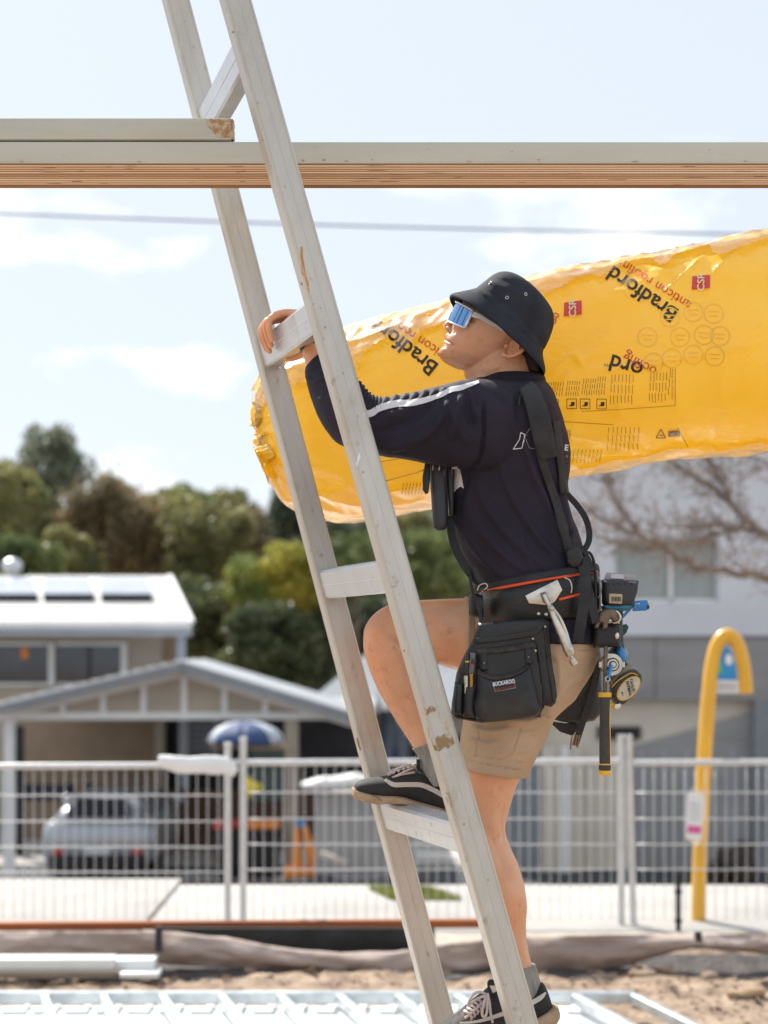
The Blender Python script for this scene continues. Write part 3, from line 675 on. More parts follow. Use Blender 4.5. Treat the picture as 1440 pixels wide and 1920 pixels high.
# ---- wheelie bins, cone, umbrella
def bin_(x, Y, w, y1, y2, ml, label):
    r = thing('wheelie_bin', (P(x, 0, Y).x, Y, P(0, y2, Y).z), label, 'wheelie bin', 'wheelie bins behind the fence')
    f_ = MB(); f_.add([P(x - w, y1, Y), P(x + w, y1, Y), P(x + w * .8, y2, Y + .05), P(x - w * .8, y2, Y + .05), P(x - w, y1, Y) + Vector((0, .6, 0)), P(x + w, y1, Y) + Vector((0, .6, 0)), P(x + w * .8, y2, Y) + Vector((0, .5, 0)), P(x - w * .8, y2, Y) + Vector((0, .5, 0))],
                      [(0, 1, 2, 3), (5, 4, 7, 6), (1, 5, 6, 2), (4, 0, 3, 7), (0, 4, 5, 1), (3, 2, 6, 7)]); f_.build('bin', M['dark'], r, bevel=.02)
    f_ = MB(); f_.loft([(x - w - 2, y1 - 8, x - w - 2, y1, Y + .3, .2), (x - w + 4, y1 - 14, x - w + 4, y1 + 1, Y + .3, .34), (x + w - 4, y1 - 14, x + w - 4, y1 + 1, Y + .3, .34), (x + w + 2, y1 - 8, x + w + 2, y1, Y + .3, .2)], 4, 16, e=3); f_.build('lid', M[ml], r, smooth=True, sharp=60)
    for s_ in (-1, 1):
        f_ = MB(); c = P(x + s_ * w * .7, y2 - 6, Y) + Vector((0, .5, 0)); f_.tube([c - Vector((.03, 0, 0)), c + Vector((.03, 0, 0))], .1, 16); f_.build('wheel', M['tyre'], r, smooth=True, sharp=40)
bin_(424, 22.2, 22, 1552, 1650, 'red2', 'black wheelie bin with a red lid behind the joint of the fence')
bin_(488, 22.2, 34, 1552, 1650, 'orange', 'black wheelie bin with an orange lid right of the fence joint')
r = thing('safety_barrier', P(570, 1645, 21), 'tall orange folded safety barrier standing behind the middle fence panel', 'barrier')
for (x1, x2, x3) in ((552, 560, 556), (566, 574, 592)):
    f_ = MB(); f_.add([P(x1, 1548, 21), P(x2, 1548, 21), P(x3 + 12, 1632, 20.9), P(x3 - 12, 1632, 20.9)] + [P(x1, 1548, 21) + Vector((0, .1, 0)), P(x2, 1548, 21) + Vector((0, .1, 0)), P(x3 + 12, 1632, 21.2), P(x3 - 12, 1632, 21.2)], [(0, 1, 2, 3), (5, 4, 7, 6), (1, 5, 6, 2), (4, 0, 3, 7), (0, 4, 5, 1), (3, 2, 6, 7)]); f_.build('panel', M['orange'], r, bevel=.015, fix=True)
bx('base', 530, 1632, 590, 1645, 20.8, .5, M['orange'], r, bevel=.02)
bx('handle', 556, 1540, 572, 1550, 20.98, .06, M['blue'], r)
f_ = MB(); f_.loft([(456, 1470, 456, 1480, 21.5, .03), (463, 1455, 462, 1495, 21.5, .1), (476, 1463, 474, 1492, 21.5, .1), (492, 1472, 490, 1485, 21.5, .04)], 6, 14); o = f_.build('yellow_bundle', M['yelp'], smooth=True); ndisp(o, 5, .08); tag(o, 'bright yellow cloth bundle hanging behind the second fence post', 'cloth bundle')
r = thing('shade_umbrella', (P(460, 0, 21.8).x, 21.8, -1.84), 'low pale grey and blue shade umbrella standing behind the fence joint', 'umbrella')
c = P(460, 1393, 21.8); hw = 72 / FPX * 21.8; hh = 40 / FPX * 21.8; nseg = 8
for k in range(nseg):
    f_ = MB(); vv = []; a0 = 2 * math.pi * k / nseg; a1 = 2 * math.pi * (k + 1) / nseg
    for i in range(7):
        t = i / 6
        for a_ in np.linspace(a0, a1, 5):
            sag = 1 - .06 * math.sin((a_ - a0) / (a1 - a0) * math.pi) * t
            vv.append((c.x + math.sin(t * 1.57) * hw * math.cos(a_) * sag, 21.8 + math.sin(t * 1.57) * hw * math.sin(a_) * sag, c.z + math.cos(t * 1.57) * hh))
    f_.add(vv, [(i * 5 + j, i * 5 + j + 1, (i + 1) * 5 + j + 1, (i + 1) * 5 + j) for i in range(6) for j in range(4)]); o = f_.build('canopy_gore', M['navy'] if k in (5, 6) else M['greyp'], r, smooth=True); o.modifiers.new('t', 'SOLIDIFY').thickness = .01
f_ = MB(); f_.tube([(c.x, 21.8, -1.84), (c.x, 21.8, c.z + hh)], .025, 10); f_.build('pole', M['galv'], r, smooth=True)
bx('table', 395, 1398, 535, 1404, 21.5, .6, M['wood']); tag(scn.objects['table'], 'wooden shelf top under the grey and blue umbrella', 'shelf')
bx('green_screen', 470, 1405, 532, 1500, 24.5, .05, mat('grey_green_panel', (.12, .16, .15), .8)); tag(scn.objects['green_screen'], 'grey green panel standing behind the yellow bundle', 'panel')

# ---- modern building on the right
Yb = 24.
r = thing('townhouse', (P(1250, 0, Yb).x, Yb, -1.84), 'modern building with a white upper storey and grey concrete base', 'building')
wx1, wx2, wy1, wy2 = 1150, 1348, 1008, 1128
bx('upper_wall', 1000, 760, wx1, 1192, Yb, .3, M['wallw'], r); bx('upper_wall', wx2, 760, 1900, 1192, Yb, .3, M['wallw'], r)
bx('upper_wall', wx1, 760, wx2, wy1, Yb, .3, M['wallw'], r); bx('upper_wall', wx1, wy2, wx2, 1192, Yb, .3, M['wallw'], r)
MB().box((P(1000, 0, Yb).x, Yb + .3, -1.8), (P(1900, 0, Yb).x, Yb + 9, P(0, 760, Yb).z)).build('body', M['wallw'], r)
bx('parapet_cap', 990, 754, 1910, 762, Yb - .08, .5, M['white'], r)
w_ = bx('window', wx1 + 2, wy1 + 2, wx2 - 2, wy2 - 2, Yb + .22, .05, M['glassg'], r)
for (a1, b1, a2, b2) in ((wx1, wy1, wx2, wy1 + 5), (wx1, wy2 - 5, wx2, wy2), (wx1, wy1, wx1 + 5, wy2), (wx2 - 5, wy1, wx2, wy2), (1254, wy1, 1261, wy2)): bx('window_frame', a1, b1, a2, b2, Yb + .12, .08, M['white'], w_)
bx('window_head', wx1 + 5, wy1 + 5, wx2 - 5, wy1 + 14, Yb + .14, .06, M['beige'], w_)
bx('concrete_panel', 1000, 1195, 1228, 1312, Yb + .05, .3, M['wallg'], r); bx('concrete_panel', 1230, 1195, 1450, 1312, Yb + .05, .3, M['wallg'], r); bx('concrete_panel', 1452, 1195, 1900, 1312, Yb + .05, .3, M['wallg'], r)
bx('dark_pier', 1414, 1312, 1450, 1690, Yb + .03, .3, M['gutter'], r); bx('dark_pier', 900, 1312, 1012, 1690, Yb + .03, .3, M['gutter'], r)
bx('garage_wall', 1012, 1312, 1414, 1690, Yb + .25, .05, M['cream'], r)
pillow([(1190, 1398), (1414, 1334), (1414, 1690), (1190, 1690)], Yb + .2, .04, 0, name='shaded_garage_door', m=M['wallg'], parent=r, step=.5)  # slanted top is a shadow line: shade on the cream wall built as grey
for k in range(5): bx('door_rib', 1200 + k * 43, 1410, 1204 + k * 43, 1690, Yb + .15, .03, M['greyp'], r)
bx('slot_window', 1120, 1362, 1202, 1386, Yb + .2, .05, M['dark'], r)
bx('white_column', 1015, 1398, 1090, 1690, Yb + .02, .2, M['cream'], r); bx('downpipe', 1052, 1400, 1066, 1690, Yb - .08, .09, M['white'], r)
bx('side_pier', 1450, 1312, 1900, 1690, Yb + .06, .3, M['wallg'], r)
f_ = MB(); f_.loft([(1335, 1640, 1335, 1655, 23, .1), (1350, 1600, 1350, 1655, 23, .3), (1385, 1580, 1385, 1660, 23, .35), (1410, 1590, 1410, 1660, 23, .2)], 6, 20); o = f_.build('soil_heap', mat('dark_soil', (.05, .035, .03), .9), smooth=True); ndisp(o, 3, .25); ndisp(o, 12, .06); tag(o, 'dark brown heap against the shaded garage door', 'soil heap')
# ================================================================== TREES
def leafmat(name, c1, c2, tr=.36):
    m = mat(name, c1, .55, col2=c2, vs=.55, detail=3, transl=tr, ramp=(.38, .62)); return m
LM = {'olive': leafmat('olive_leaves', (0.288, 0.250, 0.088), (0.150, 0.156, 0.056)), 'brown': leafmat('rusty_leaves', (0.350, 0.213, 0.100), (0.188, 0.131, 0.081)), 'dkgreen': leafmat('dark_leaves', (0.094, 0.119, 0.062), (0.044, 0.062, 0.040)),
      'green': leafmat('mid_green_leaves', (0.213, 0.263, 0.088), (0.088, 0.119, 0.044)), 'lime': leafmat('yellow_green_leaves', (0.525, 0.450, 0.075), (0.188, 0.237, 0.056), .35), 'grey': leafmat('grey_green_leaves', (0.250, 0.275, 0.188), (0.125, 0.150, 0.100)), 'gloss': leafmat('glossy_leaves', (0.188, 0.206, 0.088), (0.062, 0.081, 0.040))}
for k_, (c1_, c2_) in {'brown': ((.34, .26, .13), (.19, .155, .085)), 'olive': ((.33, .31, .12), (.16, .17, .07)), 'green': ((.26, .30, .11), (.10, .135, .05)), 'dkgreen': ((.125, .15, .08), (.055, .075, .045))}.items():
    e_ = [n for n in LM[k_].node_tree.nodes if n.type == 'VALTORGB'][0].color_ramp.elements; e_[0].color = (*c2_, 1); e_[1].color = (*c1_, 1)
LM['gloss'].node_tree.nodes['Principled BSDF'].inputs['Roughness'].default_value = .22
M['bark'] = mat('bark', (.16, .12, .09), .9, var=.4, vs=5, bump=.6, bs=30, stretch=(1, 1, .3))
def tree(px, py, rx, ry, Y, m, label, n=5200, leaf=.16, clumps=26, dens=1., group=None, name='tree', spiky=0):
    n = int(n * 1.5); clumps = int(clumps * 1.5)
    c = P(px, py, Y); sx_ = rx / FPX * Y; sz = ry / FPX * Y; sy = (sx_ + sz) / 2; gzv = -1.9
    r = thing(name, (c.x, Y, gzv), label, 'tree', group)
    cc = []
    for k in range(clumps):
        while True:
            v = rng.uniform(-1, 1, 3)
            if .15 < np.linalg.norm(v) < 1: break
        v = v / np.linalg.norm(v) * np.linalg.norm(v) ** .5 * .82
        cc.append((v, rng.uniform(.13, .46)))
    w = np.array([k[1] ** 2 for k in cc]); w /= w.sum(); idx = rng.choice(clumps, n, p=w)
    ctr = np.array([k[0] for k in cc])[idx]; rad = np.array([k[1] for k in cc])[idx]
    d = rng.normal(size=(n, 3)); d /= np.linalg.norm(d, axis=1)[:, None]; d *= (rng.random(n) ** .4)[:, None]
    p = ctr + d * rad[:, None] * dens
    if spiky: p[:, 2] += (rng.random(n) < .1) * rng.random(n) * .35
    p = p * np.array([sx_, sy, sz]) + np.array(c)
    u = rng.normal(size=(n, 3)); u /= np.linalg.norm(u, axis=1)[:, None]; q = rng.normal(size=(n, 3)); q -= (q * u).sum(1)[:, None] * u; q /= np.linalg.norm(q, axis=1)[:, None]
    s_ = leaf * 1.15 * rng.uniform(.5, 1.35, n)[:, None]; V = np.concatenate([p - u * s_ * .55, p + q * s_ * .3, p + u * s_ * .55, p - q * s_ * .3], 1).reshape(-1, 3)
    me = bpy.data.meshes.new('crown'); me.vertices.add(4 * n); me.vertices.foreach_set('co', V.ravel()); me.loops.add(4 * n); me.loops.foreach_set('vertex_index', np.arange(4 * n)); me.polygons.add(n); me.polygons.foreach_set('loop_start', np.arange(0, 4 * n, 4)); me.update(calc_edges=True); me.validate()
    me.materials.append(LM[m]); o = link(bpy.data.objects.new('crown', me)); adopt(o, r)
    t = MB(); base = Vector((c.x, Y, gzv)); topv = Vector((c.x + sx_ * .1, Y, c.z)); t.tube([base, base.lerp(topv, .5) + Vector((sx_ * .08, 0, 0)), topv], [.05 * sz + .06, .04 * sz + .04, .02 * sz], 9); t.build('trunk', M['bark'], r, smooth=True)
    for k in range(6):
        e = Vector(cc[k][0] * np.array([sx_, sy, sz])) + c; st_ = base.lerp(topv, rng.uniform(.45, .9)); t = MB(); t.tube([st_, st_.lerp(e, .5) + Vector((0, 0, -.1 * sz)), e], [.02 * sz + .02, .014 * sz + .012, .006 * sz], 7); t.build('limb', M['bark'], r, smooth=True)
    return r
tree(10, 960, 70, 100, 44, 'olive', 'olive green tree at the left edge above the white roof', 7000)
tree(30, 1060, 85, 65, 41, 'green', 'dark green bushy tree directly behind the roof vent', 6000)
tree(98, 880, 68, 84, 58, 'grey', 'tall wispy gum tree with sky showing through, left of the rusty trees', 3000, .2, 26, 1.0)
tree(190, 1000, 82, 98, 50, 'brown', 'rusty brown tree behind the ridge of the white roof', 8000, spiky=1)
tree(120, 1060, 70, 70, 47, 'olive', 'yellowish bush tree between the dark left tree and the rusty one', 5000)
tree(290, 1010, 80, 92, 51, 'brown', 'brown tree with yellow edges right of the rusty one', 7500, spiky=1)
tree(385, 1020, 88, 95, 49, 'olive', 'olive tree above the corner of the white roof', 8500, spiky=1)
tree(460, 1030, 70, 80, 53, 'brown', 'brownish tree left of the dark conifer', 5500)
tree(545, 1010, 55, 90, 56, 'dkgreen', 'dark conifer behind the far ladder stile', 7000, clumps=34)
tree(650, 1040, 90, 85, 58, 'dkgreen', 'dark green tree seen between the ladder stiles', 8000, clumps=34)
tree(400, 1150, 90, 95, 40, 'gloss', 'glossy dark shrub tree above the carport ridge', 9000, .14, 34)
tree(520, 1100, 85, 85, 38, 'lime', 'yellow green tree in front of the dark conifer', 7500, .15)
tree(500, 1210, 100, 80, 36, 'gloss', 'glossy leaved tree behind the right slope of the carport', 9500, .13, 36)
tree(600, 1180, 70, 110, 39, 'dkgreen', 'dark leafy tree behind the third ladder rung', 7500, clumps=34)
tree(660, 1060, 75, 65, 37, 'green', 'light green tree right of the far stile above the third rung', 6000, .14)
tree(800, 1065, 85, 75, 38, 'green', 'pale green tree behind the worker thigh and chest', 7500, .14)
tree(860, 1040, 70, 50, 41, 'lime', 'yellowish tree behind the front of the worker belt', 4500, .14)
tree(720, 1190, 90, 70, 42, 'dkgreen', 'dark tree behind the raised knee', 6500, clumps=30)
tree(760, 1000, 60, 45, 55, 'olive', 'far olive tree just under the yellow roll', 3500)
tree(235, 965, 70, 62, 54, 'olive', 'olive tree filling the gap between the two rusty trees', 5000)
tree(335, 975, 62, 60, 55, 'green', 'green tree behind the brown one with yellow edges', 4500)
tree(430, 990, 66, 72, 57, 'olive', 'far olive tree above the ridge end of the white roof', 5000)
tree(50, 960, 60, 70, 50, 'green', 'mid green tree below the wispy gum at the far left', 5000)
# treeline far off
V = []; 
n = 42000; x = rng.uniform(-30, 45, n); y = rng.uniform(64, 76, n); hgt = np.array([8.9 + 1.6 * noise.noise(Vector((a * .12, 0, 0))) + 1.0 * noise.noise(Vector((a * .6, 2, 0))) for a in x]); z = -1.9 + hgt * rng.random(n) ** .6
u = rng.normal(size=(n, 3)) * .32; q = rng.normal(size=(n, 3)) * .32; p = np.stack([x, y, z], 1)
V = np.concatenate([p - u, p + q, p + u], 1).reshape(-1, 3); me = bpy.data.meshes.new('treeline'); me.vertices.add(3 * n); me.vertices.foreach_set('co', V.ravel()); me.loops.add(3 * n); me.loops.foreach_set('vertex_index', np.arange(3 * n)); me.polygons.add(n); me.polygons.foreach_set('loop_start', np.arange(0, 3 * n, 3)); me.update(calc_edges=True); me.validate(); me.materials.append(LM['grey'])
tag(link(bpy.data.objects.new('treeline', me)), kind='stuff')

# ---- bare tree on the right
M['branch'] = mat('grey_brown_branch', (.25, .20, .165), .85, var=.3, vs=12)
M['bud'] = mat('dry_brown_buds', (.30, .20, .15), .8, var=.4, vs=4, transl=.2)
Yt = 13.5
r = thing('bare_tree', (P(1640, 0, Yt).x, Yt, -1.5), 'leafless tree reaching in from the right in front of the building', 'tree')
t = MB(); trunk = [Vector((P(1640, 0, Yt).x, Yt, -1.5)), P(1630, 1300, Yt), P(1600, 1150, Yt), P(1570, 1000, Yt)]; t.tube(cat_rom([tuple(v) for v in trunk], 5), [.16 - .006 * i for i in range(16)], 12); t.build('trunk', M['branch'], r, smooth=True)
mains = [[(1605, 1170), (1520, 1110), (1440, 1083), (1385, 1075), (1320, 1066), (1285, 1050), (1240, 1028), (1200, 1003), (1150, 985), (1105, 960)],
         [(1590, 1100), (1500, 1040), (1440, 1005), (1400, 978), (1360, 935), (1320, 905), (1285, 882), (1250, 858), (1225, 835)],
         [(1570, 1000), (1500, 930), (1450, 880), (1400, 850), (1340, 838)], [(1440, 1005), (1380, 990), (1330, 985), (1280, 990), (1220, 985)],
         [(1380, 960), (1350, 900), (1330, 860), (1300, 838)], [(1240, 1028), (1190, 1030), (1130, 1010), (1080, 985)], [(1400, 978), (1350, 1000), (1300, 1010)], [(1200, 1003), (1160, 950), (1140, 905), (1120, 880)]]
pts_all = []
for k, mn_ in enumerate(mains):
    yo = [rng.normal(0, .12) for _ in mn_]; c = cat_rom([tuple(P(a, b, Yt + o_)) for (a, b), o_ in zip(mn_, yo)], 5); c = [v + rng.normal(0, .008, 3) for v in c]; n_ = len(c)
    r0_ = .042 if k < 2 else .022; t = MB(); t.tube(c, [r0_ * (1 - .78 * i / n_) for i in range(n_)], 8); t.build('branch', M['branch'], r, smooth=True); pts_all += [(v, c[min(i + 1, n_ - 1)] - c[i - 1]) for i, v in enumerate(c) if i > 1]
tw = MB(); bd = MB()
for k in range(330):
    v, d = pts_all[rng.integers(len(pts_all))]; d = Vector(d).normalized(); v = Vector(v); dr = (d * .6 + Vector(rng.normal(0, .6, 3)) + Vector((0, 0, .15))).normalized(); ln = rng.uniform(.10, .5); p = v; pts = [p]
    for i in range(4):
        dr = (dr + Vector(rng.normal(0, .25, 3)) + Vector((0, 0, .06))).normalized(); p = p + dr * ln / 4; pts.append(p)
        for s_ in range(2):
            e = p + Vector(rng.normal(0, .05, 3)); tw.tube([p, e], .0022, 3); a = rng.uniform(.010, .022); u = Vector(rng.normal(0, 1, 3)).normalized() * a; w_ = Vector(rng.normal(0, 1, 3)).normalized() * a
            if rng.random() < .5: bd.add([e - u, e + w_, e + u, e - w_], [(0, 1, 2, 3)])
    tw.tube(pts, [.0055, .0045, .0035, .003, .002], 4)
o = tw.build('twigs', M['branch'], r); o['kind'] = 'stuff'; o = bd.build('buds', M['bud'], r); o['kind'] = 'stuff'
# ================================================================== LADDER
def alu(name, c, c2, metal=.35, rough=.42):
    m = mat(name, c, rough, metal, col2=c2, vs=7, stretch=(1, 1, .25), bump=.25, bs=120, ramp=(.3, .7), rvar=.12, detail=8)
    t = m.node_tree; b = t.nodes['Principled BSDF']; src = b.inputs['Base Color'].links[0].from_socket; tc_ = t.nodes.new('ShaderNodeTexCoord')
    for sc_, st2, lo, hi, col, f in ((4.5, (1, 1, .7), .56, .66, (.40, .32, .21), .45), (26, (1, 1, .8), .63, .68, (.30, .22, .13), .5), (90, (2.5, 2.5, .06), .60, .68, (.80, .79, .76), .35)):
        mp2_ = t.nodes.new('ShaderNodeMapping'); mp2_.inputs['Scale'].default_value = st2; mp2_.inputs['Rotation'].default_value = (0, R(-15), 0); t.links.new(tc_.outputs['Object'], mp2_.inputs['Vector'])
        n_ = t.nodes.new('ShaderNodeTexNoise'); n_.inputs['Scale'].default_value = sc_; n_.inputs['Detail'].default_value = 9; n_.inputs['Roughness'].default_value = .65; t.links.new(mp2_.outputs['Vector'], n_.inputs['Vector'])
        mr = t.nodes.new('ShaderNodeMapRange'); mr.inputs['From Min'].default_value = lo; mr.inputs['From Max'].default_value = hi; mr.inputs['To Max'].default_value = f; t.links.new(n_.outputs['Fac'], mr.inputs['Value'])
        mx = t.nodes.new('ShaderNodeMix'); mx.data_type = 'RGBA'; t.links.new(mr.outputs['Result'], mx.inputs['Factor']); t.links.new(src, mx.inputs['A']); mx.inputs['B'].default_value = (*col, 1); src = mx.outputs['Result']
    t.links.new(src, b.inputs['Base Color']); return m
M['alu'] = alu('weathered_aluminium', (.64, .62, .56), (.47, .44, .38))
M['alur'] = alu('rung_aluminium', (.66, .68, .70), (.52, .54, .56), .55, .33)
M['scuff'] = mat('brown_tape_residue', (.30, .20, .10), .8, vs=60, col2=(.55, .51, .43), ramp=(.38, .5), detail=6)
M['tape'] = mat('tan_tape', (.50, .38, .22), .7, vs=40, var=.2)
M['paintmark'] = mat('orange_paint_streak', (.62, .30, .05), .6, vs=60, col2=(.5, .2, .03))
lad = thing('ladder', P(960, 1204 + 2900 * 1.7 / 3.55, 3.55), 'long weathered aluminium ladder leaning left with the worker climbing it', 'ladder')
YN, YF = 3.35, 3.83
def near_pt(y): return P(441 + .2803 * y, y, YN)
def far_pt(y): return P(329.5 + .2605 * y, y, YF)
zi = [1.2804 - .5676 * i for i in range(-1, 6)]
def ypx(z, Y): return HORIZ - z * FPX / Y
Rdir = (far_pt(ypx(0, YF)) - near_pt(ypx(0, YN))); Rdir.z = 0; Rdir.normalize()
def stile(pt, Y, y0, y1):
    a, b = pt(y0), pt(y1); o_ = None; b_ = MB(); b_.bar(a, b, .060, .042, tuple(Rdir), bevel=.004); return b_.build('stile', M['alu'], lad, smooth=True, sharp=30), a, b
s_near, a, b = stile(near_pt, YN, -420, 2680); s_far, a2, b2 = stile(far_pt, YF, -420, 2540)
def ridge(a, b, off, w, name, m=None, side=-1):
    d = (b - a).normalized(); n = d.cross(Rdir).normalized(); b_ = MB(); q = n * off + Rdir * (side * .0213)
    b_.bar(a + q, b + q, w, .0016, tuple(Rdir)); return b_.build(name, m or M['alur'], lad)
ridge(a, b, .002, .0012, 'face_ridge'); ridge(a2, b2, .002, .0012, 'face_ridge')
for s_ in (-.024, .024): ridge(a, b, s_, .0008, 'face_ridge', M['alu']); ridge(a2, b2, s_, .0008, 'face_ridge', M['alu'])
for i, z in enumerate(zi):
    p = near_pt(ypx(z, YN)) + Rdir * .021; q = far_pt(ypx(z, YF)) - Rdir * .021; d = (near_pt(2000) - near_pt(0)).normalized()
    b_ = MB(); b_.bar(p, q, .046, .070, tuple(d), bevel=.005); o = b_.build('rung', M['alur'], lad, smooth=True, sharp=30)
    n = (q - p).normalized().cross(d).normalized(); n = n if n.x < 0 else -n
    for k, off in enumerate((0.,)):
        b_ = MB(); b_.bar(p + n * .0232 + d * off, q + n * .0232 + d * off, .0016, .0012, tuple(d)); b_.build('rung_ridge', M['whsteel'], o)
    for k in range(5):
        b_ = MB(); e = -d * .0353 + n * (-.016 + .008 * k); b_.bar(p + e, q + e, .0018, .0014, tuple(d)); b_.build('tread', M['alur'], o)
    for e_, dirn in ((p, 1), (q, -1)):
        b_ = MB(); b_.bar(e_ + Rdir * dirn * .0, e_ + Rdir * dirn * .004, .050, .074, tuple(d), bevel=.003); b_.build('weld', M['alu'], o)
    if 1 <= i <= 4:
        b_ = MB(); c = far_pt(ypx(z, YF)) - Rdir * .022 + d * .041 + (-n) * .012; b_.tube([c, c - Rdir * .003], .0035, 10); b_.build('rivet', M['galv'], o, smooth=True, sharp=40)
bl = bvh_of(s_near, s_far)
def mark(poly, m, name='scuff_mark', off=.0012):
    pts = [Vector(p) for p in poly]; mx = len(pts)
    r_ = delaunay_2d_cdt([Vector(p) for p in poly], [(i, (i + 1) % mx) for i in range(mx)], [], 1, 1e-6)
    return drape([tuple(v) for v in r_[0]], [tuple(f) for f in r_[2]], bl, name, m, lad, off)
mark([(802, 1363), (838, 1352), (843, 1370), (806, 1384)], M['tape'], 'tape')
def ragged(x1, y1, x2, y2, n=9, j=4):
    top_ = [(x1 + (x2 - x1) * i / n, y1 + random.uniform(-j, j) - 10 * i / n) for i in range(n + 1)]; bt = [(x1 + 7 + (x2 - x1) * i / n, y2 + random.uniform(-j, j) - 10 * i / n) for i in range(n, -1, -1)]; return top_ + bt
mark(ragged(808, 1386, 846, 1408), M['scuff'], 'tape_residue'); mark(ragged(793, 1334, 811, 1341, 5, 3), M['scuff'], 'tape_residue')
mark([(836, 1485), (841, 1487), (846, 1508), (848, 1514), (843, 1513), (838, 1500)], M['scuff'], 'scuff_mark')
mark([(668, 1384), (671, 1384), (675, 1400), (678, 1406), (676, 1408), (672, 1400)], M['scuff'], 'scuff_mark')
mark([(667, 868), (672, 850), (674, 849), (676, 857), (672, 868), (669, 876)], M['whsteel'], 'paint_chip')
for pl in ([(564, 463), (567, 462), (568, 482), (571, 500), (574, 517), (579, 533), (580, 548), (577, 543), (574, 528), (569, 515), (567, 535), (564, 534), (566, 510), (564, 487)],):
    mark(pl, M['paintmark'], 'paint_streak')
for (x, y, r_) in ((610, 614, 1.6), (607, 635, 1.8), (601, 577, 1.4), (588, 570, 1.3), (681, 885, 1.8), (670, 780, 1.2), (643, 700, 1.2), (758, 1220, 1.3), (870, 1545, 1.5), (915, 1650, 1.3), (492, 262, 1.5), (437, 60, 1.6), (700, 1075, 1.3)):
    mark([(x + r_ * math.cos(t), y + r_ * 1.2 * math.sin(t)) for t in np.linspace(0, 5.6, 8)], M['scuff'], 'dirt_speck')
# ================================================================== BEAMS
M['primed'] = mat('grey_green_primed_timber', (.60, .595, .52), .7, vs=2.6, col2=(.49, .48, .41), stretch=(.35, 1, 3), bump=.25, bs=90, detail=8)
M['ply1'] = mat('laminated_pine', (.86, .60, .38), .75, vs=16, col2=(.66, .36, .17), stretch=(.05, 1, 5), bump=.3, bs=90, detail=9, ramp=(.32, .66))
M['gluel'] = mat('glue_line', (.30, .15, .07), .8)
M['rust'] = mat('rusty_scuffed_end', (.42, .23, .10), .85, vs=70, col2=(.55, .48, .36), ramp=(.42, .55), detail=8)
YB = 3.56
bm_ = thing('laminated_beam', P(720, 330, YB), 'lower laminated timber beam crossing the whole picture behind the near stile', 'beam')
def beampx(name, x1, x2, y1, y2, Y, d, m, par, bevel=.0015): return bx(name, x1, y1, x2, y2, Y, d, m, par, bevel=bevel)
beampx('top_board', -400, 1900, 265.5, 306.5, YB, .05, M['primed'], bm_, .003)
yy = [309, 321.5, 334.5, 347]
for k in range(3): beampx('ply', -400, 1900, yy[k], yy[k + 1] - .9, YB + .0015 * (k % 2), .018, M['ply1'], bm_)
for k in range(3):
    for q in (.33, .66): beampx('veneer_line', -400, 1900, yy[k] + 12 * q, yy[k] + 12 * q + .8, YB - .0006, .003, M['gluel'], bm_, 0)
beampx('glue_line', -400, 1900, 306.8, 349, YB + .003, .016, M['gluel'], bm_, 0)
bm2 = thing('upper_beam', P(200, 262, YB), 'short primed timber lying on top of the laminated beam with a rusty scuffed end', 'beam')
o = MB().bpx(-400, 221, 433, 261.5, YB + .0, .05).build('board', M['primed'], bm2, bevel=.003)
bb = bvh_of(o)
pl = [(388, 224)] + [(395 + 8 * i + random.uniform(-2, 2), 223 + random.uniform(0, 2)) for i in range(5)] + [(432, 224), (432, 259), (424, 258), (412, 258), (404, 252), (398, 243), (392, 240), (390, 232)]
r_ = delaunay_2d_cdt([Vector(p) for p in pl], [(i, (i + 1) % len(pl)) for i in range(len(pl))], [], 1, 1e-6)
drape([tuple(v) for v in r_[0]], [tuple(f) for f in r_[2]], bb, 'scuffed_end', M['rust'], bm2, .001)
f_ = MB(); vv = []
for i in range(9):
    for j in range(7):
        p = P(433 + 3.5 + 3 * noise.noise(Vector((i * .7, j * .7, 0))), 222.5 + 38 * i / 8, YB); vv.append((p.x, YB + .002 + .046 * j / 6, p.z))
f_.add(vv, [(i * 7 + j, i * 7 + j + 1, (i + 1) * 7 + j + 1, (i + 1) * 7 + j) for i in range(8) for j in range(6)]); 
q = [P(432, 222.5 + 38 * i / 8, YB) for i in range(9)]
b0 = len(f_.v); f_.v += [(p.x, YB + .002, p.z) for p in q] + [(p.x, YB + .048, p.z) for p in q]
f_.f += [(b0 + i, i * 7, (i + 1) * 7, b0 + i + 1) for i in range(8)] + [(i * 7 + 6, b0 + 9 + i, b0 + 10 + i, (i + 1) * 7 + 6) for i in range(8)]; f_.m = [0] * len(f_.f)
f_.build('rough_end', M['rust'], bm2, smooth=True, fix=True)

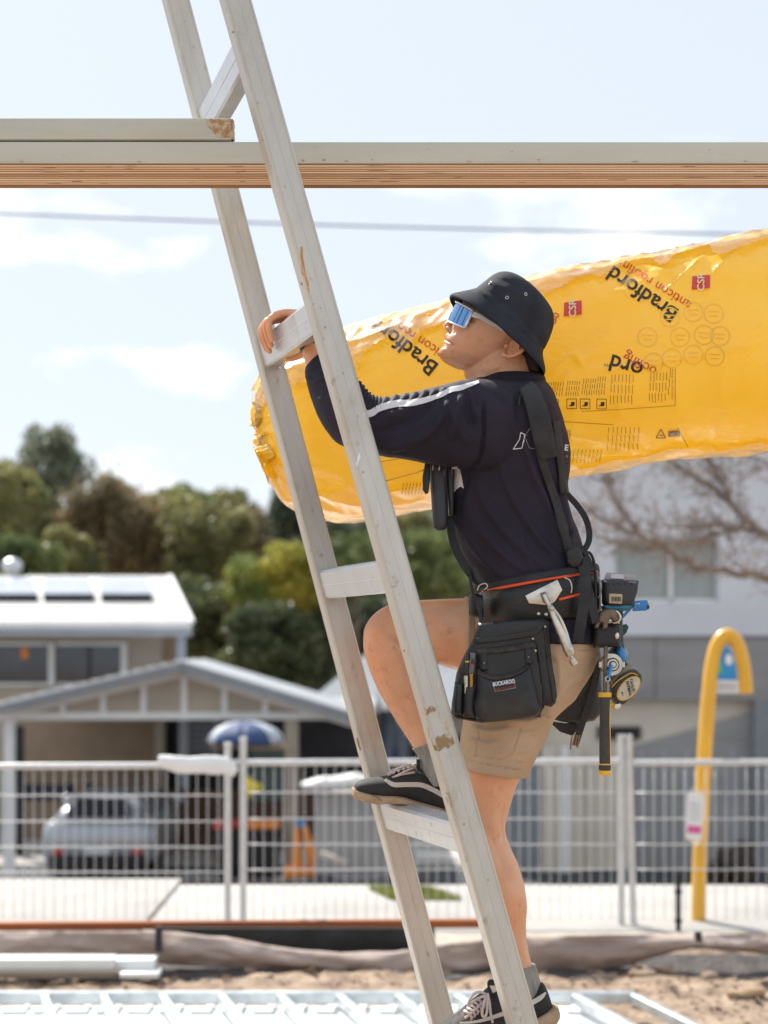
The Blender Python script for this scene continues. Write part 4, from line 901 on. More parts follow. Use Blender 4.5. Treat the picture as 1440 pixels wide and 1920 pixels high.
M['knot'] = mat('beam_stain', (.34, .24, .14), .85, vs=90, col2=(.50, .45, .36), ramp=(.4, .6))
tbv = bvh_of(*[o for o in bm_.children if o.name.startswith('top_board')])
def stain(x, y, w, h, name, m, par, bv, n=9):
    pl = [(x + w * math.cos(t) * random.uniform(.6, 1.2), y + h * math.sin(t) * random.uniform(.6, 1.2)) for t in np.linspace(0, 2 * math.pi, n + 1)[:-1]]
    r_ = delaunay_2d_cdt([Vector(p) for p in pl], [(i, (i + 1) % n) for i in range(n)], [], 1, 1e-6); drape([tuple(v) for v in r_[0]], [tuple(f) for f in r_[2]], bv, name, m, par, .0008, YB)
for (x, y, w, h) in ((568, 301, 5, 3), (607, 300, 6, 3), (591, 275, 2, 2), (650, 302, 9, 2), (698, 299, 3, 2), (804, 279, 2, 1.5), (1010, 300, 5, 2), (960, 284, 2, 1.5), (1190, 303, 12, 1.5), (1330, 281, 2.5, 2), (260, 303, 8, 1.5), (120, 290, 3, 1.5), (40, 303, 10, 1.5), (1398, 302, 6, 2), (880, 303, 10, 1.2)): stain(x, y, w * .6, h * .6, 'stain', M['knot'], bm_, tbv)
pbv = bvh_of(*[o for o in bm_.children if o.name.startswith('ply')])
for k in range(46): stain(random.uniform(0, 1440), random.uniform(311, 346), random.uniform(6, 30), random.uniform(.25, .6), 'grain_streak', M['gluel'], bm_, pbv, 7)
# ================================================================== INSULATION ROLL
def rollmat():
    m = bpy.data.materials.new('yellow_bag_film'); m.use_nodes = True; t = m.node_tree; b = t.nodes['Principled BSDF']; Nn = t.nodes.new
    tcn = Nn('ShaderNodeTexCoord'); n1 = Nn('ShaderNodeTexNoise'); n1.inputs['Scale'].default_value = 3; n1.inputs['Detail'].default_value = 5; t.links.new(tcn.outputs['Object'], n1.inputs['Vector'])
    r = Nn('ShaderNodeValToRGB'); r.color_ramp.elements[0].color = (.975, .70, .075, 1); r.color_ramp.elements[1].color = (.99, .78, .13, 1); r.color_ramp.elements[0].position = .35; r.color_ramp.elements[1].position = .65
    t.links.new(n1.outputs['Fac'], r.inputs['Fac']); t.links.new(r.outputs['Color'], b.inputs['Base Color']); b.inputs['Roughness'].default_value = .42
    b.inputs['Coat Weight'].default_value = 1; b.inputs['Coat Roughness'].default_value = .13; b.inputs['Coat IOR'].default_value = 1.6
    mp_ = Nn('ShaderNodeMapping'); mp_.inputs['Scale'].default_value = (1, 2.2, 2.2); mp_.inputs['Rotation'].default_value = (0, R(-35), 0); t.links.new(tcn.outputs['Object'], mp_.inputs['Vector'])
    n2 = Nn('ShaderNodeTexNoise'); n2.inputs['Scale'].default_value = 9; n2.inputs['Detail'].default_value = 4; n2.inputs['Distortion'].default_value = 1.2; t.links.new(mp_.outputs['Vector'], n2.inputs['Vector'])
    v = Nn('ShaderNodeMath'); v.operation = 'SUBTRACT'; v.inputs[1].default_value = .5; t.links.new(n2.outputs['Fac'], v.inputs[0]); a_ = Nn('ShaderNodeMath'); a_.operation = 'ABSOLUTE'; t.links.new(v.outputs[0], a_.inputs[0])
    bp = Nn('ShaderNodeBump'); bp.inputs['Strength'].default_value = .55; bp.inputs['Distance'].default_value = .02; bp.invert = True; t.links.new(a_.outputs[0], bp.inputs['Height']); t.links.new(bp.outputs['Normal'], b.inputs['Coat Normal'])
    bp2 = Nn('ShaderNodeBump'); bp2.inputs['Strength'].default_value = .25; bp2.inputs['Distance'].default_value = .01; t.links.new(n2.outputs['Fac'], bp2.inputs['Height']); t.links.new(bp2.outputs['Normal'], b.inputs['Normal'])
    o = t.nodes['Material Output']; tr = Nn('ShaderNodeBsdfTranslucent'); mx = Nn('ShaderNodeMixShader'); mx.inputs[0].default_value = .5; t.links.new(r.outputs['Color'], tr.inputs['Color']); t.links.new(b.outputs[0], mx.inputs[1]); t.links.new(tr.outputs[0], mx.inputs[2]); t.links.new(mx.outputs[0], o.inputs['Surface'])
    return m
M['roll'] = rollmat()
M['film'] = None
roll = thing('insulation_roll', P(1000, 900, 4.0), 'big yellow plastic wrapped insulation roll carried on the worker shoulder', 'insulation roll')
rs_ = [(472, 795, 480, 806, 4.16, .02), (476, 765, 486, 835, 4.15, .05), (487, 738, 500, 868, 4.14, .10), (505, 706, 520, 905, 4.13, .15), (532, 676, 548, 940, 4.12, .18), (580, 652, 606, 966, 4.11, .19), (655, 630, 690, 966, 4.09, .2), (750, 603, 790, 946, 4.06, .205), (850, 577, 930, 918, 4.03, .21), (1000, 533, 1070, 885, 4.0, .215), (1110, 510, 1165, 864, 3.99, .23), (1210, 491, 1250, 848, 3.98, .24), (1300, 473, 1335, 842, 3.97, .25), (1440, 446, 1460, 834, 3.96, .25), (1580, 412, 1600, 825, 3.95, .25), (1720, 365, 1740, 800, 3.95, .24), (1800, 370, 1810, 760, 3.95, .16), (1830, 500, 1832, 640, 3.95, .06)]
f_ = MB(); f_.loft(rs_, 22, 200, e=2.15); body = f_.build('bag', M['roll'], roll, smooth=True, fix=True)
c = get_co(body); n_ = get_no(body); px_ = pxs(c)
if n_[:, 1][np.argmin(c[:, 1])] > 0: n_ = -n_
axis = np.array([.96, 0, .22]); ang = np.arctan2(c[:, 2] - np.interp(px_[:, 0], [500, 1440], [P(0, 820, 4.1).z, P(0, 636, 3.96).z]), -(c[:, 1] - 4.02)); t_ = c @ axis
def rn_(a, b, s=0.): return np.array([noise.noise(Vector((x, y, s))) for x, y in zip(a, b)])
d = .012 * rn_(t_ * 1.7, ang * 1.4) 
rid = 1 - np.abs(rn_(t_ * 5 - ang * 1.6, ang * 1.5 + t_ * 2.5, 3.)) * 3; d += .0045 * np.clip(rid, 0, 1) ** 2
rid = 1 - np.abs(rn_(t_ * 11 + ang * 2.2, ang * 2.3 - t_ * 3, 7.)) * 3; topw = np.clip((ang - .45) * 2, 0, 1) + np.clip((-ang - .75) * 2, 0, 1); d += .005 * np.clip(rid, 0, 1) ** 2 * (.12 + topw)
rid = 1 - np.abs(rn_(t_ * 26 + ang * 3.2, ang * 4.3 - t_ * 6, 17.)) * 3; d += .0022 * np.clip(rid, 0, 1) ** 2 * (.08 + topw)
endw = np.clip((575 - px_[:, 0]) / 90, 0, 1); th = np.arctan2(c[:, 2] - P(0, 800, 4.1).z, -(c[:, 1] - 4.13)); d += endw * .011 * np.abs(np.sin(th * 9 + t_ * 14)) ** 2 - endw * .01
set_co(body, c + n_ * d[:, None])
folds(body, [([(1020, 800), (1080, 815), (1160, 832), (1245, 858)], 5, 9), ([(1060, 800), (1110, 812), (1200, 820)], 3, 5), ([(1030, 765), (1150, 760), (1240, 756)], 3, 3), ([(1010, 705), (1040, 690), (1075, 665), (1085, 672), (1095, 690)], 6, 8), ([(1095, 690), (1180, 690), (1300, 668), (1440, 640)], 5, 5),
    ([(565, 795), (640, 790), (700, 792)], 2.5, 3), ([(600, 840), (720, 815)], 3, 3), ([(930, 855), (850, 868), (760, 900)], 3, 4), ([(690, 912), (790, 880), (830, 876)], 3, 4), ([(1120, 520), (1200, 500), (1290, 520)], 4, 6), ([(1325, 475), (1290, 510), (1235, 560)], 4, 10), ([(1395, 455), (1350, 500), (1330, 520)], 4, 7), ([(1150, 540), (1230, 570)], 4, 5), ([(760, 610), (720, 640), (735, 655)], 4, 8), ([(820, 590), (790, 600), (765, 640)], 4, 8), ([(1050, 830), (1100, 850), (1120, 880)], 4, 6), ([(1040, 860), (1110, 850), (1240, 852)], 4, 6)])
f_ = MB(); f_.loft([(505, 835, 520, 858, 4.02, .06), (490, 838, 503, 868, 4.03, .04), (478, 842, 492, 868, 4.04, .025), (476, 838, 498, 888, 4.04, .055), (480, 846, 505, 908, 4.05, .03)], 6, 30, fn=lambda s_, t: 1 + .13 * math.sin(t * 7 + s_ * 5)); o = f_.build('tied_end', M['roll'], roll, smooth=True, fix=True); ndisp(o, 18, .005)
rb = bvh_of(body)
# loose clear outer film: thin shell a few millimetres off the bag
def filmmat():
    m = bpy.data.materials.new('clear_film'); m.use_nodes = True; t = m.node_tree; t.nodes.clear(); Nn = t.nodes.new; o = Nn('ShaderNodeOutputMaterial'); tr = Nn('ShaderNodeBsdfTransparent'); gl = Nn('ShaderNodeBsdfGlossy'); gl.inputs['Roughness'].default_value = .26; gl.inputs['Color'].default_value = (1, 1, 1, 1)
    fr_ = Nn('ShaderNodeFresnel'); fr_.inputs['IOR'].default_value = 1.6; mx = Nn('ShaderNodeMixShader'); ad = Nn('ShaderNodeMath'); ad.operation = 'ADD'; ad.inputs[1].default_value = .06; t.links.new(fr_.outputs[0], ad.inputs[0]); t.links.new(ad.outputs[0], mx.inputs[0]); t.links.new(tr.outputs[0], mx.inputs[1]); t.links.new(gl.outputs[0], mx.inputs[2]); t.links.new(mx.outputs[0], o.inputs['Surface']); return m
M['film'] = filmmat()
f_ = MB(); f_.loft(rs_[2:-1], 20, 200, e=2.15, caps=False); film = f_.build('outer_film', M['film'], roll, smooth=True, fix=True)
c = get_co(film); n_ = get_no(film); px_ = pxs(c); n_ *= np.sign((n_ * (c - np.array([0, 4.02, 0]))).sum(1).mean()) if False else 1
yc_ = np.interp(px_[:, 0], [500, 1440], [P(0, 820, 4.1).z, P(0, 636, 3.96).z]); ang = np.arctan2(c[:, 2] - yc_, -(c[:, 1] - 4.02)); t_ = c @ axis
out_ = np.stack([0 * ang, c[:, 1] - 4.02, c[:, 2] - yc_], 1); n_ *= np.sign((n_ * out_).sum(1))[:, None]
d = .012 * rn_(t_ * 1.7, ang * 1.4) + .012
for fq, am in ((4, .007), (9, .006), (21, .0035)):
    rid = 1 - np.abs(rn_(t_ * fq * .7 - ang * (.8 + fq * .10), (ang * (1 + fq * .12) + t_ * fq * .6), fq)) * 3; topw = .18 + np.clip((ang - .55) * 2, 0, 1) * .8 + np.clip((-ang - .8) * 1.6, 0, 1) * .6; d += am * np.clip(rid, 0, 1) ** 2 * topw
set_co(film, c + n_ * d[:, None])
nzb = .30 * rn_(t_ * 3, ang * 2, 5.) + .35 * rn_(t_ * 9 - ang * 3, ang * 2 + t_ * 5, 8.)
bad = (ang + nzb < .75) & (ang + nzb > -1.15) | (np.abs(ang) > 2.9)
bmx = bmesh.new(); bmx.from_mesh(film.data); bmx.verts.ensure_lookup_table(); bmesh.ops.delete(bmx, geom=[bmx.verts[i] for i in np.where(bad)[0]], context='VERTS'); bmx.to_mesh(film.data); bmx.free()
M['ink'] = mat('black_bag_print', (.02, .018, .012), .5, var=.1, coat=.15); M['redink'] = mat('red_bag_print', (.62, .09, .02), .4, var=.1, coat=.6); M['redbox'] = mat('red_logo_box', (.70, .02, .02), .4, var=.05, coat=.6); M['cream_ink'] = mat('cream_print', (.85, .72, .42), .4); M['faint'] = mat('faint_print', (.95, .58, .045), .42, coat=.8); M['brownink'] = mat('brown_bag_print', (.22, .12, .02), .45, coat=.6)
def rt(s, x, y, size, ang, m, name='lettering', off=.003, **k): return text_px(s, x, y, size, ang, rb, name, M[m], roll, off=off, default=3.8, **k)
# printed words read upside down, rising to the left
rt('Bradford', 1205, 551, 42, 214, 'ink', bold=.8); rt('anticon roofing', 1226, 532, 26, 212, 'redink', bold=.2)
rt('Bradford', 757, 648, 42, 218, 'ink', bold=.8); rt('anticon roofing', 782, 634, 26, 214, 'redink', bold=.2)
rt('ord', 1174, 686, 44, 196, 'ink', bold=.8); rt('oofing', 1200, 682, 27, 208, 'redink', bold=.2); rt('TM', 1139, 684, 9, 190, 'ink')
rt('g', 1038, 603, 32, 200, 'redink')
def rbox(pl, m, name, off=.0035):
    g_ = []; n = 6
    a, b, c_, d_ = [np.array(p, float) for p in pl]
    for i in range(n + 1):
        for j in range(n + 1): g_.append(tuple((a * (1 - i / n) + b * i / n) * (1 - j / n) + (d_ * (1 - i / n) + c_ * i / n) * j / n))
    return drape(g_, [(i * (n + 1) + j, i * (n + 1) + j + 1, (i + 1) * (n + 1) + j + 1, (i + 1) * (n + 1) + j) for i in range(n) for j in range(n)], rb, name, M[m], roll, off, 3.8)
rbox([(1058, 568), (1091, 564), (1091, 590), (1057, 594)], 'redbox', 'logo_box'); rt('CSR', 1074.5, 579, 19, 270, 'cream_ink', off=.006, bold=.4)
rbox([(1298, 519), (1332, 516), (1331, 541), (1297, 544)], 'redbox', 'logo_box'); rt('CSR', 1315, 530, 19, 270, 'cream_ink', off=.006, bold=.4)
def strokes(lst, w, m, name, off=.0032):
    g_ = []; fs = []
    for (x1, y1, x2, y2) in lst:
        n = max(2, int(math.hypot(x2 - x1, y2 - y1) / 8)); dx, dy = x2 - x1, y2 - y1; l = math.hypot(dx, dy) + 1e-6; nx_, ny_ = -dy / l * w / 2, dx / l * w / 2; b0 = len(g_)
        for i in range(n + 1):
            x, y = x1 + dx * i / n, y1 + dy * i / n; g_ += [(x + nx_, y + ny_), (x - nx_, y - ny_)]
        fs += [(b0 + 2 * i, b0 + 2 * i + 1, b0 + 2 * i + 3, b0 + 2 * i + 2) for i in range(n)]
    o = drape(g_, fs, rb, name, M[m], roll, off, 3.8)
    if name in ('small_print', 'frame_line', 'pictogram'): o['kind'] = 'stuff'
    return o
tx = []
for (x0, x1, y0, y1, st_) in ((1024, 1058, 716, 744, 4.4), (1063, 1086, 714, 744, 4.4), (1093, 1116, 710, 742, 4.4), (1120, 1136, 706, 742, 4.6), (1146, 1186, 702, 760, 6.5), (1219, 1250, 698, 756, 6), (1050, 1068, 806, 870, 4.5), (1140, 1200, 800, 845, 8), (1075, 1130, 842, 868, 7), (800, 812, 853, 862, 3), (755, 800, 905, 928, 6), (925, 950, 846, 850, 4), (1255, 1262, 690, 745, 9)):
    x = x0
    while x < x1:
        k = 0
        while k < 3:
            yy_ = y0 + (y1 - y0) * k / 3; ln = (y1 - y0) / 3 * random.uniform(.7, .96); tx.append((x + 2 * (1 - k) * .8, yy_, x + 1.2 * (1 - k), yy_ + ln)); k += 1
        x += st_ * random.uniform(.9, 1.1)
strokes(tx, 1.1, 'brownink', 'small_print')
strokes([(1266, 690, 1266, 760), (1266, 760, 1150, 768), (1150, 768, 1090, 771), (1270, 800, 1290, 838), (1056, 790, 1150, 796), (690, 912, 832, 870), (700, 868, 760, 858)], 1, 'brownink', 'frame_line')
rt('PLEASE RECYCLE THIS BAG', 1261, 718, 5, 270, 'brownink', 'small_print')
for (x, y, s_) in ((1039, 757, 8), (1072, 757, 9), (1097, 757, 9), (1128, 757, 9)):
    strokes([(x - s_, y - s_, x + s_, y - s_), (x + s_, y - s_, x + s_, y + s_), (x + s_, y + s_, x - s_, y + s_), (x - s_, y + s_, x - s_, y - s_), (x - s_ * .6, y + s_ * .5, x + s_ * .5, y - s_ * .2)], 1.2, 'ink', 'pictogram')
    rbox([(x - 1, y - 4), (x + 6, y - 3), (x + 5, y + 4), (x - 2, y + 5)], 'ink', 'pictogram')
strokes([(1230, 820, 1248, 820), (1248, 820, 1239, 804), (1239, 804, 1230, 820), (1236, 815, 1243, 815)], 1.6, 'ink', 'recycling_mark')
rbox([(1252, 807), (1274, 806), (1275, 817), (1253, 818)], 'brownink', 'print_box'); rt('CSR', 1264, 812, 9, 180, 'cream_ink', off=.006)
for k in range(11):
    x, y = [(1214, 632), (1256, 595), (1300, 585), (1338, 588), (1225, 680), (1275, 632), (1320, 628), (1350, 630), (1300, 665), (1340, 668), (1260, 672)][k]
    strokes([(x + 18 * math.cos(t), y + 18 * math.sin(t), x + 18 * math.cos(t + .4), y + 18 * math.sin(t + .4)) for t in np.arange(0, 6.28, .4)] + [(x - 10, y - 4, x + 10, y - 3), (x - 8, y + 4, x + 8, y + 5)], 2.2, 'faint', 'faint_ring')
# ================================================================== PERSON
M['skin'] = mat('skin', (.78, .455, .29), .42, vs=11, col2=(.68, .34, .19), bump=.4, bs=240, sss=.25, spec=.4, ramp=(.3, .7), detail=6)
t = M['skin'].node_tree; b = t.nodes['Principled BSDF']; src = b.inputs['Base Color'].links[0].from_socket; tc_ = t.nodes.new('ShaderNodeTexCoord')
for sc_, lo, hi, col, f in ((7, .48, .66, (.80, .33, .15), .5), (45, .60, .72, (.45, .17, .09), .35), (5, .58, .70, (.86, .56, .38), .5)):
    n_ = t.nodes.new('ShaderNodeTexNoise'); n_.inputs['Scale'].default_value = sc_; n_.inputs['Detail'].default_value = 6; t.links.new(tc_.outputs['Object'], n_.inputs['Vector'])
    mr = t.nodes.new('ShaderNodeMapRange'); mr.inputs['From Min'].default_value = lo; mr.inputs['From Max'].default_value = hi; mr.inputs['To Max'].default_value = f; t.links.new(n_.outputs['Fac'], mr.inputs['Value'])
    mx = t.nodes.new('ShaderNodeMix'); mx.data_type = 'RGBA'; t.links.new(mr.outputs['Result'], mx.inputs['Factor']); t.links.new(src, mx.inputs['A']); mx.inputs['B'].default_value = (*col, 1); src = mx.outputs['Result']
t.links.new(src, b.inputs['Base Color'])
M['navy2'] = mat('navy_work_shirt', (.024, .016, .034), .75, vs=5, bump=.35, bs=500, col2=(.010, .009, .018), spec=.35)
M['hatm'] = mat('dark_hat_cotton', (.030, .034, .046), .85, col2=(.018, .021, .029), vs=14, bump=.4, bs=450, spec=.3)
M['strp'] = mat('white_stripe_cloth', (.70, .69, .70), .7, var=.08, bump=.3, bs=300)
M['khaki'] = mat('tan_shorts_cotton', (.56, .40, .27), .85, col2=(.45, .315, .20), vs=9, bump=.35, bs=420, ramp=(.3, .7), spec=.25)
M['sock'] = mat('grey_sock', (.34, .33, .29), .9, col2=(.22, .21, .18), vs=120, bump=.5, bs=200, stretch=(1, 1, .1))
M['blackc'] = mat('black_canvas', (.028, .028, .03), .75, vs=25, col2=(.015, .015, .016), bump=.5, bs=300)
M['suede'] = mat('grey_suede', (.16, .145, .125), .9, col2=(.09, .08, .07), vs=30, bump=.4, bs=200)
M['sole'] = mat('dirty_cream_sole', (.52, .39, .26), .8, col2=(.30, .19, .11), vs=18, bump=.4, bs=90, detail=8)
M['offw'] = mat('off_white_leather', (.60, .55, .48), .6, var=.15, vs=25)
M['lace'] = mat('pale_laces', (.58, .50, .48), .8, var=.2, vs=40, bump=.5, bs=300)
M['hair'] = mat('dark_hair', (.035, .022, .016), .7, var=.4, vs=60, bump=.8, bs=400)
M['lens'] = mat('blue_mirror_lens', (.16, .33, .62), .04, .95, var=.05, vs=2)
M['wframe'] = mat('white_sunglass_frame', (.80, .82, .85), .25, var=.03, coat=.5)
M['watch'] = mat('black_watch', (.015, .015, .016), .35, var=.2)
M['lip'] = mat('lips', (.60, .24, .17), .42, var=.1)
M['brow'] = M['hair']
man = thing('person', P(985, 1935, 3.54), 'young man in navy work shirt, tan shorts and dark bucket hat climbing the ladder', 'person')
hu = (.42, .906); hf = (-.906, .42); HY = 3.60
def H(u, f): return (822 + u * hu[0] + f * hf[0], 667 - (u * hu[1] + f * hf[1]))
def HP(u, f, dy=0.): x, y = H(u, f); return P(x, y, HY + dy)
def hring(u, ff, fb, hw): a = H(u, ff); b = H(u, fb); return (*a, *b, HY, hw / 805)
hw_ = [(-6, -14, -48, 12), (0, -3, -66, 25), (5, 1, -76, 30), (12, 2, -86, 35), (20, -1, -94, 40), (28, 0, -100, 43), (36, 1, -108, 46), (48, -1, -116, 50), (56, 0, -124, 53), (66, 0, -134, 56), (76, -4, -148, 58), (86, -8, -154, 60), (94, -7, -157, 61), (103, 1, -158, 62), (114, 1, -160, 62), (125, -3, -160, 62), (145, -13, -156, 59), (163, -30, -142, 50), (178, -58, -112, 28), (180, -80, -90, 8)]
B = MB()
B.loft([hring(*h) for h in hw_], 4, 40, e=2.25)
# neck
B.loft([(880, 800, 1015, 790, 3.62, .085), (878, 745, 1012, 740, 3.62, .072), (874, 714, 1006, 712, 3.615, .062), (870, 698, 1003, 692, 3.61, .060), (878, 672, 1000, 664, 3.605, .056), (900, 640, 990, 640, 3.60, .05)], 5, 30)
# nose, lips, chin, brow, cheek
def hball(u, f, dy, ru, rf, ry): 
    m_ = Matrix(((hf[0], 0, hu[0]), (0, 1, 0), (hf[1], 0, hu[1]))); B.ell(HP(u, f, dy), (rf / 805, ry / 805, ru / 805), m_)
for k in range(9):
    t = k / 8; hball(97 - 38 * t, -4 + 11.5 * t ** .9, 0, 7, 6 + 2 * t, 4.5 + 3.5 * t)
hball(57, 7, 0, 7.5, 7, 8.5); hball(54, 1, -.011, 6.2, 9, 5.5); hball(54, 1, .011, 6.2, 9, 5.5)
hball(9, -6, 0, 10, 9, 15); hball(40, -1, 0, 7, 6, 14)
hball(36, -1.5, 0, 4.2, 5.0, 14); hball(28, -2.5, 0, 4.6, 4.8, 12)
for s_ in (-1, 1):
    hball(103, -9, s_ * .032, 6, 10, 18); hball(70, -20, s_ * .045, 13, 16, 12); hball(44, -40, s_ * .042, 20, 24, 10)
# ears
for s_ in (-1, 1):
    yb = s_ * .080; ec = (74, -122)
    ring = [(95, -118), (97, -128), (92, -138), (82, -141), (70, -136), (60, -127), (53, -118), (52, -110), (58, -106)]
    B.tube([HP(u, f, yb + s_ * (.004 + .006 * math.sin(i / 8 * 3.1))) for i, (u, f) in enumerate(ring)], [.0045, .005, .0052, .005, .005, .0052, .0056, .005, .003], 10)
    B.tube([HP(88, -117, yb), HP(86, -128, yb + s_ * .004), HP(76, -131, yb + s_ * .004), HP(66, -124, yb + s_ * .002)], [.003, .0034, .0034, .003], 8)
    hball(74, -124, yb - s_ * .002, 20, 14, 3); hball(70, -108, yb, 5, 4, 4)
# torso core (hidden under the shirt)
B.loft([(885, 770, 1020, 765, 3.62, .12), (870, 840, 1045, 830, 3.62, .15), (865, 960, 1045, 950, 3.62, .13), (900, 1080, 1080, 1070, 3.62, .13), (915, 1180, 1095, 1180, 3.62, .14), (930, 1240, 1060, 1240, 3.62, .12)], 4, 24)
# raised (far) leg
B.loft([(985, 1140, 985, 1270, 3.69, .085), (925, 1126, 920, 1270, 3.70, .086), (868, 1122, 868, 1260, 3.71, .083), (812, 1124, 812, 1242, 3.72, .075), (762, 1127, 770, 1226, 3.73, .066), (716, 1140, 760, 1224, 3.735, .061), (686, 1172, 765, 1216, 3.735, .060), (681, 1212, 784, 1196, 3.735, .061), (690, 1248, 800, 1196, 3.73, .062), (708, 1292, 812, 1240, 3.73, .060), (733, 1336, 822, 1292, 3.725, .051), (757, 1374, 828, 1340, 3.72, .042), (780, 1410, 838, 1384, 3.72, .037), (792, 1440, 850, 1418, 3.72, .038), (802, 1470, 866, 1455, 3.72, .036)], 5, 30)
# standing (near) leg
B.loft([(890, 1230, 1090, 1240, 3.56, .09), (878, 1330, 1040, 1340, 3.555, .092), (868, 1420, 990, 1430, 3.55, .080), (862, 1470, 968, 1476, 3.545, .071), (855, 1516, 952, 1528, 3.54, .063), (854, 1556, 948, 1558, 3.54, .059), (860, 1590, 957, 1588, 3.54, .060), (868, 1625, 971, 1620, 3.54, .063), (880, 1662, 983, 1660, 3.54, .063), (892, 1700, 988, 1696, 3.54, .058), (906, 1740, 986, 1740, 3.54, .048), (920, 1782, 990, 1780, 3.54, .040), (930, 1820, 1000, 1816, 3.54, .037), (936, 1860, 1012, 1856, 3.54, .038), (930, 1900, 1020, 1900, 3.54, .04)], 5, 30)
# left arm + hand
B.loft([(960, 760, 960, 850, 3.50, .055), (880, 740, 880, 850, 3.46, .05), (760, 770, 765, 850, 3.455, .047), (690, 765, 672, 832, 3.46, .045), (662, 720, 620, 790, 3.49, .043), (634, 684, 590, 726, 3.53, .037), (620, 664, 576, 690, 3.555, .031), (608, 641, 567, 664, 3.575, .027), (600, 628, 562, 650, 3.585, .025)], 5, 26)
B.loft([(606, 634, 565, 656, 3.58, .024), (592, 612, 560, 644, 3.60, .028), (576, 596, 550, 632, 3.62, .037), (566, 586, 552, 612, 3.64, .042), (552, 584, 540, 602, 3.655, .040), (542, 586, 536, 600, 3.66, .03)], 5, 26, e=2.4)
def finger(pts, rad):
    q = cat_rom([tuple(P(*p)) for p in pts], 4); B.tube(q, list(np.interp(np.linspace(0, 1, len(q)), np.linspace(0, 1, len(rad)), rad)), 12); B.ell(q[-1], [rad[-1]] * 3)
finger([(555, 588, 3.628), (532, 587, 3.625), (509, 596, 3.625), (504, 612, 3.626), (510, 637, 3.632)], [.0105, .0092, .0088, .0080, .0066])
finger([(552, 590, 3.648), (526, 591, 3.646), (504, 601, 3.645), (499, 618, 3.647), (508, 648, 3.652)], [.011, .0098, .0092, .0084, .0070])
finger([(549, 592, 3.670), (520, 595, 3.668), (498, 606, 3.666), (494, 626, 3.668), (505, 659, 3.672)], [.011, .0098, .0092, .0084, .0070])
finger([(547, 596, 3.692), (516, 600, 3.690), (494, 611, 3.688), (490, 630, 3.688), (500, 656, 3.69)], [.0105, .0094, .009, .008, .0068])
finger([(580, 632, 3.66), (570, 655, 3.68), (556, 668, 3.70), (540, 672, 3.705)], [.013, .0115, .010, .0078])
# right arm hooked under the roll, hand cupped behind it
B.loft([(960, 760, 960, 850, 3.72, .055), (950, 850, 1010, 850, 3.80, .05), (945, 930, 1005, 930, 3.84, .045), (940, 970, 1000, 955, 3.90, .04), (940, 960, 985, 945, 4.00, .035), (930, 935, 970, 935, 4.14, .028), (925, 915, 960, 920, 4.20, .026)], 5, 22)
B.loft([(925, 918, 960, 922, 4.19, .026), (922, 900, 958, 908, 4.23, .034), (922, 880, 955, 885, 4.26, .036)], 4, 20)
for k in range(4): finger([(924 + 9 * k, 886, 4.255), (922 + 9 * k, 862, 4.265), (920 + 9 * k, 842, 4.262), (919 + 9 * k, 826, 4.25)], [.0098, .009, .0084, .007])
finger([(922, 905, 4.22), (908, 895, 4.235), (898, 880, 4.24)], [.012, .0105, .0085])
skin = B.build('body', M['skin'], man, smooth=True, fix=True)
remesh(skin, .0022, 3, .5)
def hpts(l): return [H(u, f) for u, f in l]
FC = [
 (hpts([(32.2, 5), (31.8, -8), (30.5, -16), (29, -23)]), 1.2, -1.7),
 (hpts([(54, 8), (50, 3), (51.5, -3)]), 2.0, -1.6), (hpts([(59, -4), (55, -8), (49, -8.5)]), 2, -1.6),
 (hpts([(22, 2), (20, -8), (20, -16)]), 3.5, -.8), (hpts([(90, -14), (88, -26), (90, -36)]), 5, -3), (hpts([(95, -22), (93, -32), (88, -40)]), 2, 1.2), (hpts([(84, -20), (80, -30)]), 3, .8),
 (hpts([(80, -124), (72, -122), (64, -118)]), 5, -3.5), (hpts([(90, -124), (86, -133), (74, -134)]), 1.8, -2), (hpts([(68, -112), (70, -116)]), 3.5, -4),
 (hpts([(30, -90), (40, -108), (62, -118)]), 6, 1.5), ([(885, 700), (915, 712), (950, 700)], 5, 1.5), ([(945, 690), (912, 706), (890, 716)], 4, -1.5), ([(905, 684), (950, 668), (972, 650)], 7, -2),
 ([(684, 1190), (700, 1180), (722, 1176)], 8, 1.5), ([(690, 1215), (715, 1222), (748, 1218)], 6, -2), ([(700, 1186), (712, 1206), (735, 1214)], 6, -1.5), ([(738, 1212), (748, 1219)], 3, -3), ([(712, 1250), (735, 1300), (768, 1370)], 9, 2.0), ([(765, 1240), (790, 1300), (806, 1360)], 8, -1.5),
 ([(935, 1480), (925, 1530), (928, 1570)], 7, 2), ([(945, 1500), (940, 1550), (948, 1590)], 4, -2), ([(905, 1540), (925, 1580), (950, 1640)], 9, -2), ([(940, 1640), (945, 1700), (960, 1790)], 8, -1.8), ([(975, 1740), (982, 1800)], 5, 1.2),
 ([(500, 596), (497, 604)], 3, 1), ([(492, 622), (497, 628)], 2, -.8), ([(520, 588), (512, 596)], 2, -1.5), ([(503, 600), (498, 615), (503, 630)], 1.5, -1.2)]
GAIN = 1.45; folds(skin, FC); GAIN = 1.0; ndisp(skin, 30, .0008)
sb = bvh_of(skin)
